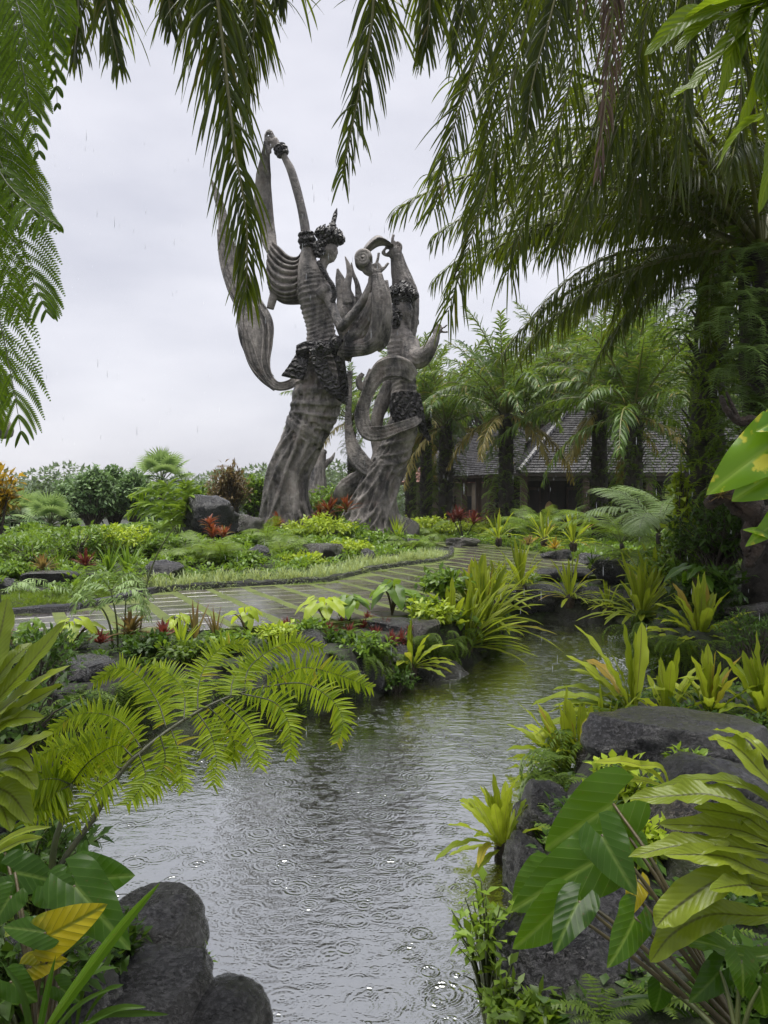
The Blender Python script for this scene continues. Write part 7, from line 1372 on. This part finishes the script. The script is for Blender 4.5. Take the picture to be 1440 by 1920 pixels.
# small taro clumps on the left bank and terrace edge
def taro_clump(px, py, Y, label, n, hpx, lpx, seed, mtl='leaf', spread=25, lean=0.0):
    g = rng(seed); root = P(px, py, Y); t = thing('taro_clump', root, label, 'taro')
    for k in range(n):
        az = k * 2.4 + g.uniform(-0.4, 0.4); r_ = spread * g.uniform(0.3, 1.0) / F_PX * Y; h_ = hpx * g.uniform(0.6, 1.05) / F_PX * Y; A = np.array([math.cos(az) * r_, math.sin(az) * r_, h_]); L = lpx * g.uniform(0.75, 1.15) / F_PX * Y
        d = unit(np.array([math.cos(az), math.sin(az) * 0.8, -0.45 + g.normal(0, 0.2)])); mb = MB(); hleaf(mb, A, A + d * L, unit(np.array([math.cos(az) * 0.4, math.sin(az) * 0.4 - 0.2, 1])), L * 0.75, 0.25, 0.2, 0.33, seed + k, n=9, c=4); lf = mb.obj('leaf', M[mtl], t)
        st = MB(); tube(st, spline([(0, 0, -0.03), A * [0.4, 0.4, 0.6], A], 7), [0.012, 0.011, 0.01, 0.009, 0.008, 0.007, 0.006], 5); st.obj('leaf_stalk', M['petiole_brown'], lf)
taro_clump(735, 1148, 10.0, 'taro with dark stems standing on the terrace edge above the red bromeliads', 9, 60, 44, 1, 'leaf', 28)
taro_clump(610, 1165, 9.4, 'row of pale green taro leaves along the paving edge', 11, 40, 38, 2, 'lime', 46)
taro_clump(655, 1160, 9.5, 'small taro clump behind the red bromeliads', 8, 42, 36, 3, 'leaf', 30)
taro_clump(460, 1180, 8.9, 'small taro with three lifted leaves beside the king fern', 7, 36, 30, 4, 'lime', 24)
taro_clump(140, 1205, 7.8, 'light green taro clump behind the hollow-topped rock', 10, 42, 36, 5, 'lime', 34)
taro_clump(60, 1185, 8.3, 'little taro beside the paved path at the left', 6, 24, 26, 6, 'leaf', 22)
taro_clump(330, 1180, 8.6, 'small taro at the paving edge beside the brown-tipped straps', 6, 26, 24, 7, 'lime', 20)
taro_clump(865, 1185, 9.8, 'young taro against the blocky rock by the nest ferns', 6, 44, 36, 8, 'leaf', 16)
taro_clump(1310, 1105, 9.9, 'glossy taro leaves above the large nest fern', 9, 40, 40, 9, 'taro', 34)
taro_clump(1180, 1055, 14.2, 'small lime taro beside the low fern on the right bank', 7, 24, 24, 10, 'lime', 20)
# leafy plants in the rocks, left foreground edge
leafy('herb', P(70, 1300, 5.6), 'dark small-leaved weed under the left nest fern', 'plant', 'leaf_dark', 0.5, 0.5, 60, 14, 0.08, 0.03, 95, 0.5)
leafy('herb', P(30, 1420, 3.6), 'shaded leafy weed behind the left king fern stalks', 'plant', 'leaf_dark', 0.35, 0.4, 50, 12, 0.07, 0.03, 96, 0.5)
leafy('herb', P(610, 1310, 7.6), 'dark weed hanging over the water below the bank rocks', 'plant', 'leaf_dark', 0.35, 0.35, 50, 12, 0.07, 0.03, 97, 0.5)
leafy('herb', P(745, 1300, 8.1), 'small dark leaves trailing to the water under the bright herb', 'plant', 'leaf_dark', 0.22, 0.28, 40, 12, 0.06, 0.03, 98, 0.5)
# water jets and their splash
m, nt, b, out = mat('white_water'); b.inputs['Base Color'].default_value = (0.8, 0.83, 0.86, 1); b.inputs['Roughness'].default_value = 0.15; b.inputs['Transmission Weight'].default_value = 0.3
spray = m
def jet(label, paths, Y, seed, drops):
    t = thing('water_jet', P(*paths[0][-1], Y) * [1, 1, 0], label, 'water jet'); off = tuple(-np.array(t.location)); g = rng(seed)
    for pp in paths:
        mb = MB(); c = spline([P(a, b_, Y) for a, b_ in pp], 14); tube(mb, c + g.normal(0, 0.004, c.shape), np.linspace(0.006, 0.010, 14), 5); o = mb.obj('stream', spray, t); o.location = off
    mb = MB(); ic = MB(); bm = bmesh.new(); bmesh.ops.create_icosphere(bm, subdivisions=1, radius=1.0); ic.add([v.co[:] for v in bm.verts], t=[[q.index for q in f.verts] for f in bm.faces]); bm.free()
    x0, x1, y0, y1, n = drops; pts_ = np.array([G(g.uniform(x0, x1), g.uniform(y0, y1), 0.004) for _ in range(n)]) + np.column_stack([np.zeros((n, 2)), g.exponential(0.012, n)])
    stamp(mb, ic, np.stack([np.diag([s * g.uniform(1, 3), s, s * 0.6]) for s in g.uniform(0.003, 0.009, n)]), pts_); o = mb.obj('splash', spray, t); o.location = off; tag(o, kind='stuff')
jet('thin water jet falling from the rock of the spiky nest fern', [[(1204, 1165), (1201, 1180), (1203, 1197)]], 11.05, 1, (1140, 1215, 1192, 1202, 160))
jet('fan of thin water jets spraying left from the large nest fern rock', [[(1272, 1228), (1240, 1232), (1205, 1252)], [(1270, 1236), (1235, 1240), (1195, 1256)], [(1268, 1242), (1240, 1247), (1210, 1260)], [(1270, 1232), (1228, 1234), (1188, 1250)]], 9.0, 2, (1120, 1235, 1232, 1258, 420))

# dark filler among the foreground rocks
strap_clump('grass_clump', 'thin dark arching grass at the lower right under the leaf stalks', (1330, 1960), [([(1300 + dx * 0.4, 1890), (1270 + dx * 0.9, 1850 + dy), (1220 + dx * 1.4, 1850 + dy * 1.4)], 11) for dx, dy in ((-60, 20), (-20, -10), (30, -30), (80, -40), (130, -30), (160, 0), (-90, 40), (0, 10), (60, 0), (110, 10))], 2.3, 'leaf_dark', 860, 0.0, 'grass')
strap_clump('grass_clump', 'thin dark arching grass at the lower left over the flat rock', (140, 1970), [([(150 + dx * 0.4, 1910), (170 + dx * 0.9, 1870 + dy), (190 + dx * 1.4, 1860 + dy * 1.4)], 11) for dx, dy in ((-130, 0), (-90, -20), (-50, -40), (-10, -30), (30, -10), (60, 20), (90, 30))], 2.2, 'leaf_dark', 880, 0.0, 'grass')
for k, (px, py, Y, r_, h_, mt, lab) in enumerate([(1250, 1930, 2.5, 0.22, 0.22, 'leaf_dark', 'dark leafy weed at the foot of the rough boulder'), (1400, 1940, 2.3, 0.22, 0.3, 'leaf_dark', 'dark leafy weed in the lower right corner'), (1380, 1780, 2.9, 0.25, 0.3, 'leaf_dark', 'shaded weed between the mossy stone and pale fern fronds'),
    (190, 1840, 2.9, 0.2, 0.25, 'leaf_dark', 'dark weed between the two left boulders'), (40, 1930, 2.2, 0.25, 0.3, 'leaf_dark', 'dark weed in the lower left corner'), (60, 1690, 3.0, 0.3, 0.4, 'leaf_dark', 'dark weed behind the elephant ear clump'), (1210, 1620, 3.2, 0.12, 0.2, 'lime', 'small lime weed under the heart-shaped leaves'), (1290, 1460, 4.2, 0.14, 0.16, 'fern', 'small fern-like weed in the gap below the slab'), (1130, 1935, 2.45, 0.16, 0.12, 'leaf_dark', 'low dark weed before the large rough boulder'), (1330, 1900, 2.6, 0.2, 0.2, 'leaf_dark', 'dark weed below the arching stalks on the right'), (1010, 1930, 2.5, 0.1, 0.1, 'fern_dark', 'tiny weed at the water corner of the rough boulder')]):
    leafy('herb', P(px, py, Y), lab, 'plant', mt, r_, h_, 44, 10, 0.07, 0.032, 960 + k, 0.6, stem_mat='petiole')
# falling rain, too fine to count
g = rng(123); n = 1500; dp = MB(); tube(dp, [(0, 0, -0.5), (0, 0, -0.2), (0, 0, 0.5)], [0.03, 0.06, 0.01], 5); Yr = g.uniform(4, 30, n)
pr = np.array([P(g.uniform(0, 1440), g.uniform(250, 1500), y_) for y_ in Yr]); keep = pr[:, 2] > 0.6; pr = pr[keep]; Yr = Yr[keep]
mb = MB(); stamp(mb, dp, np.stack([np.diag([0.022, 0.022, 0.05]) * s for s in g.uniform(0.5, 1.3, len(pr))]), pr); tag(mb.obj('rain', spray), 'fine falling rain drops in the air', 'rain', kind='stuff')
# ------------------------------------------------------------------ rainy air
m = bpy.data.materials.new('rain_haze'); m.use_nodes = True; nt = m.node_tree; nt.nodes.clear(); out = nt.nodes.new('ShaderNodeOutputMaterial')
pv = nt.nodes.new('ShaderNodeVolumePrincipled'); pv.inputs['Color'].default_value = (0.92, 0.93, 0.96, 1); pv.inputs['Density'].default_value = 0.0003; pv.inputs['Anisotropy'].default_value = 0.2
nt.links.new(pv.outputs[0], out.inputs['Volume'])
mb = MB(); box(mb, (0, 470, 13), (1860, 1900, 42)); tag(mb.obj('haze', m, smooth=False), kind='stuff')
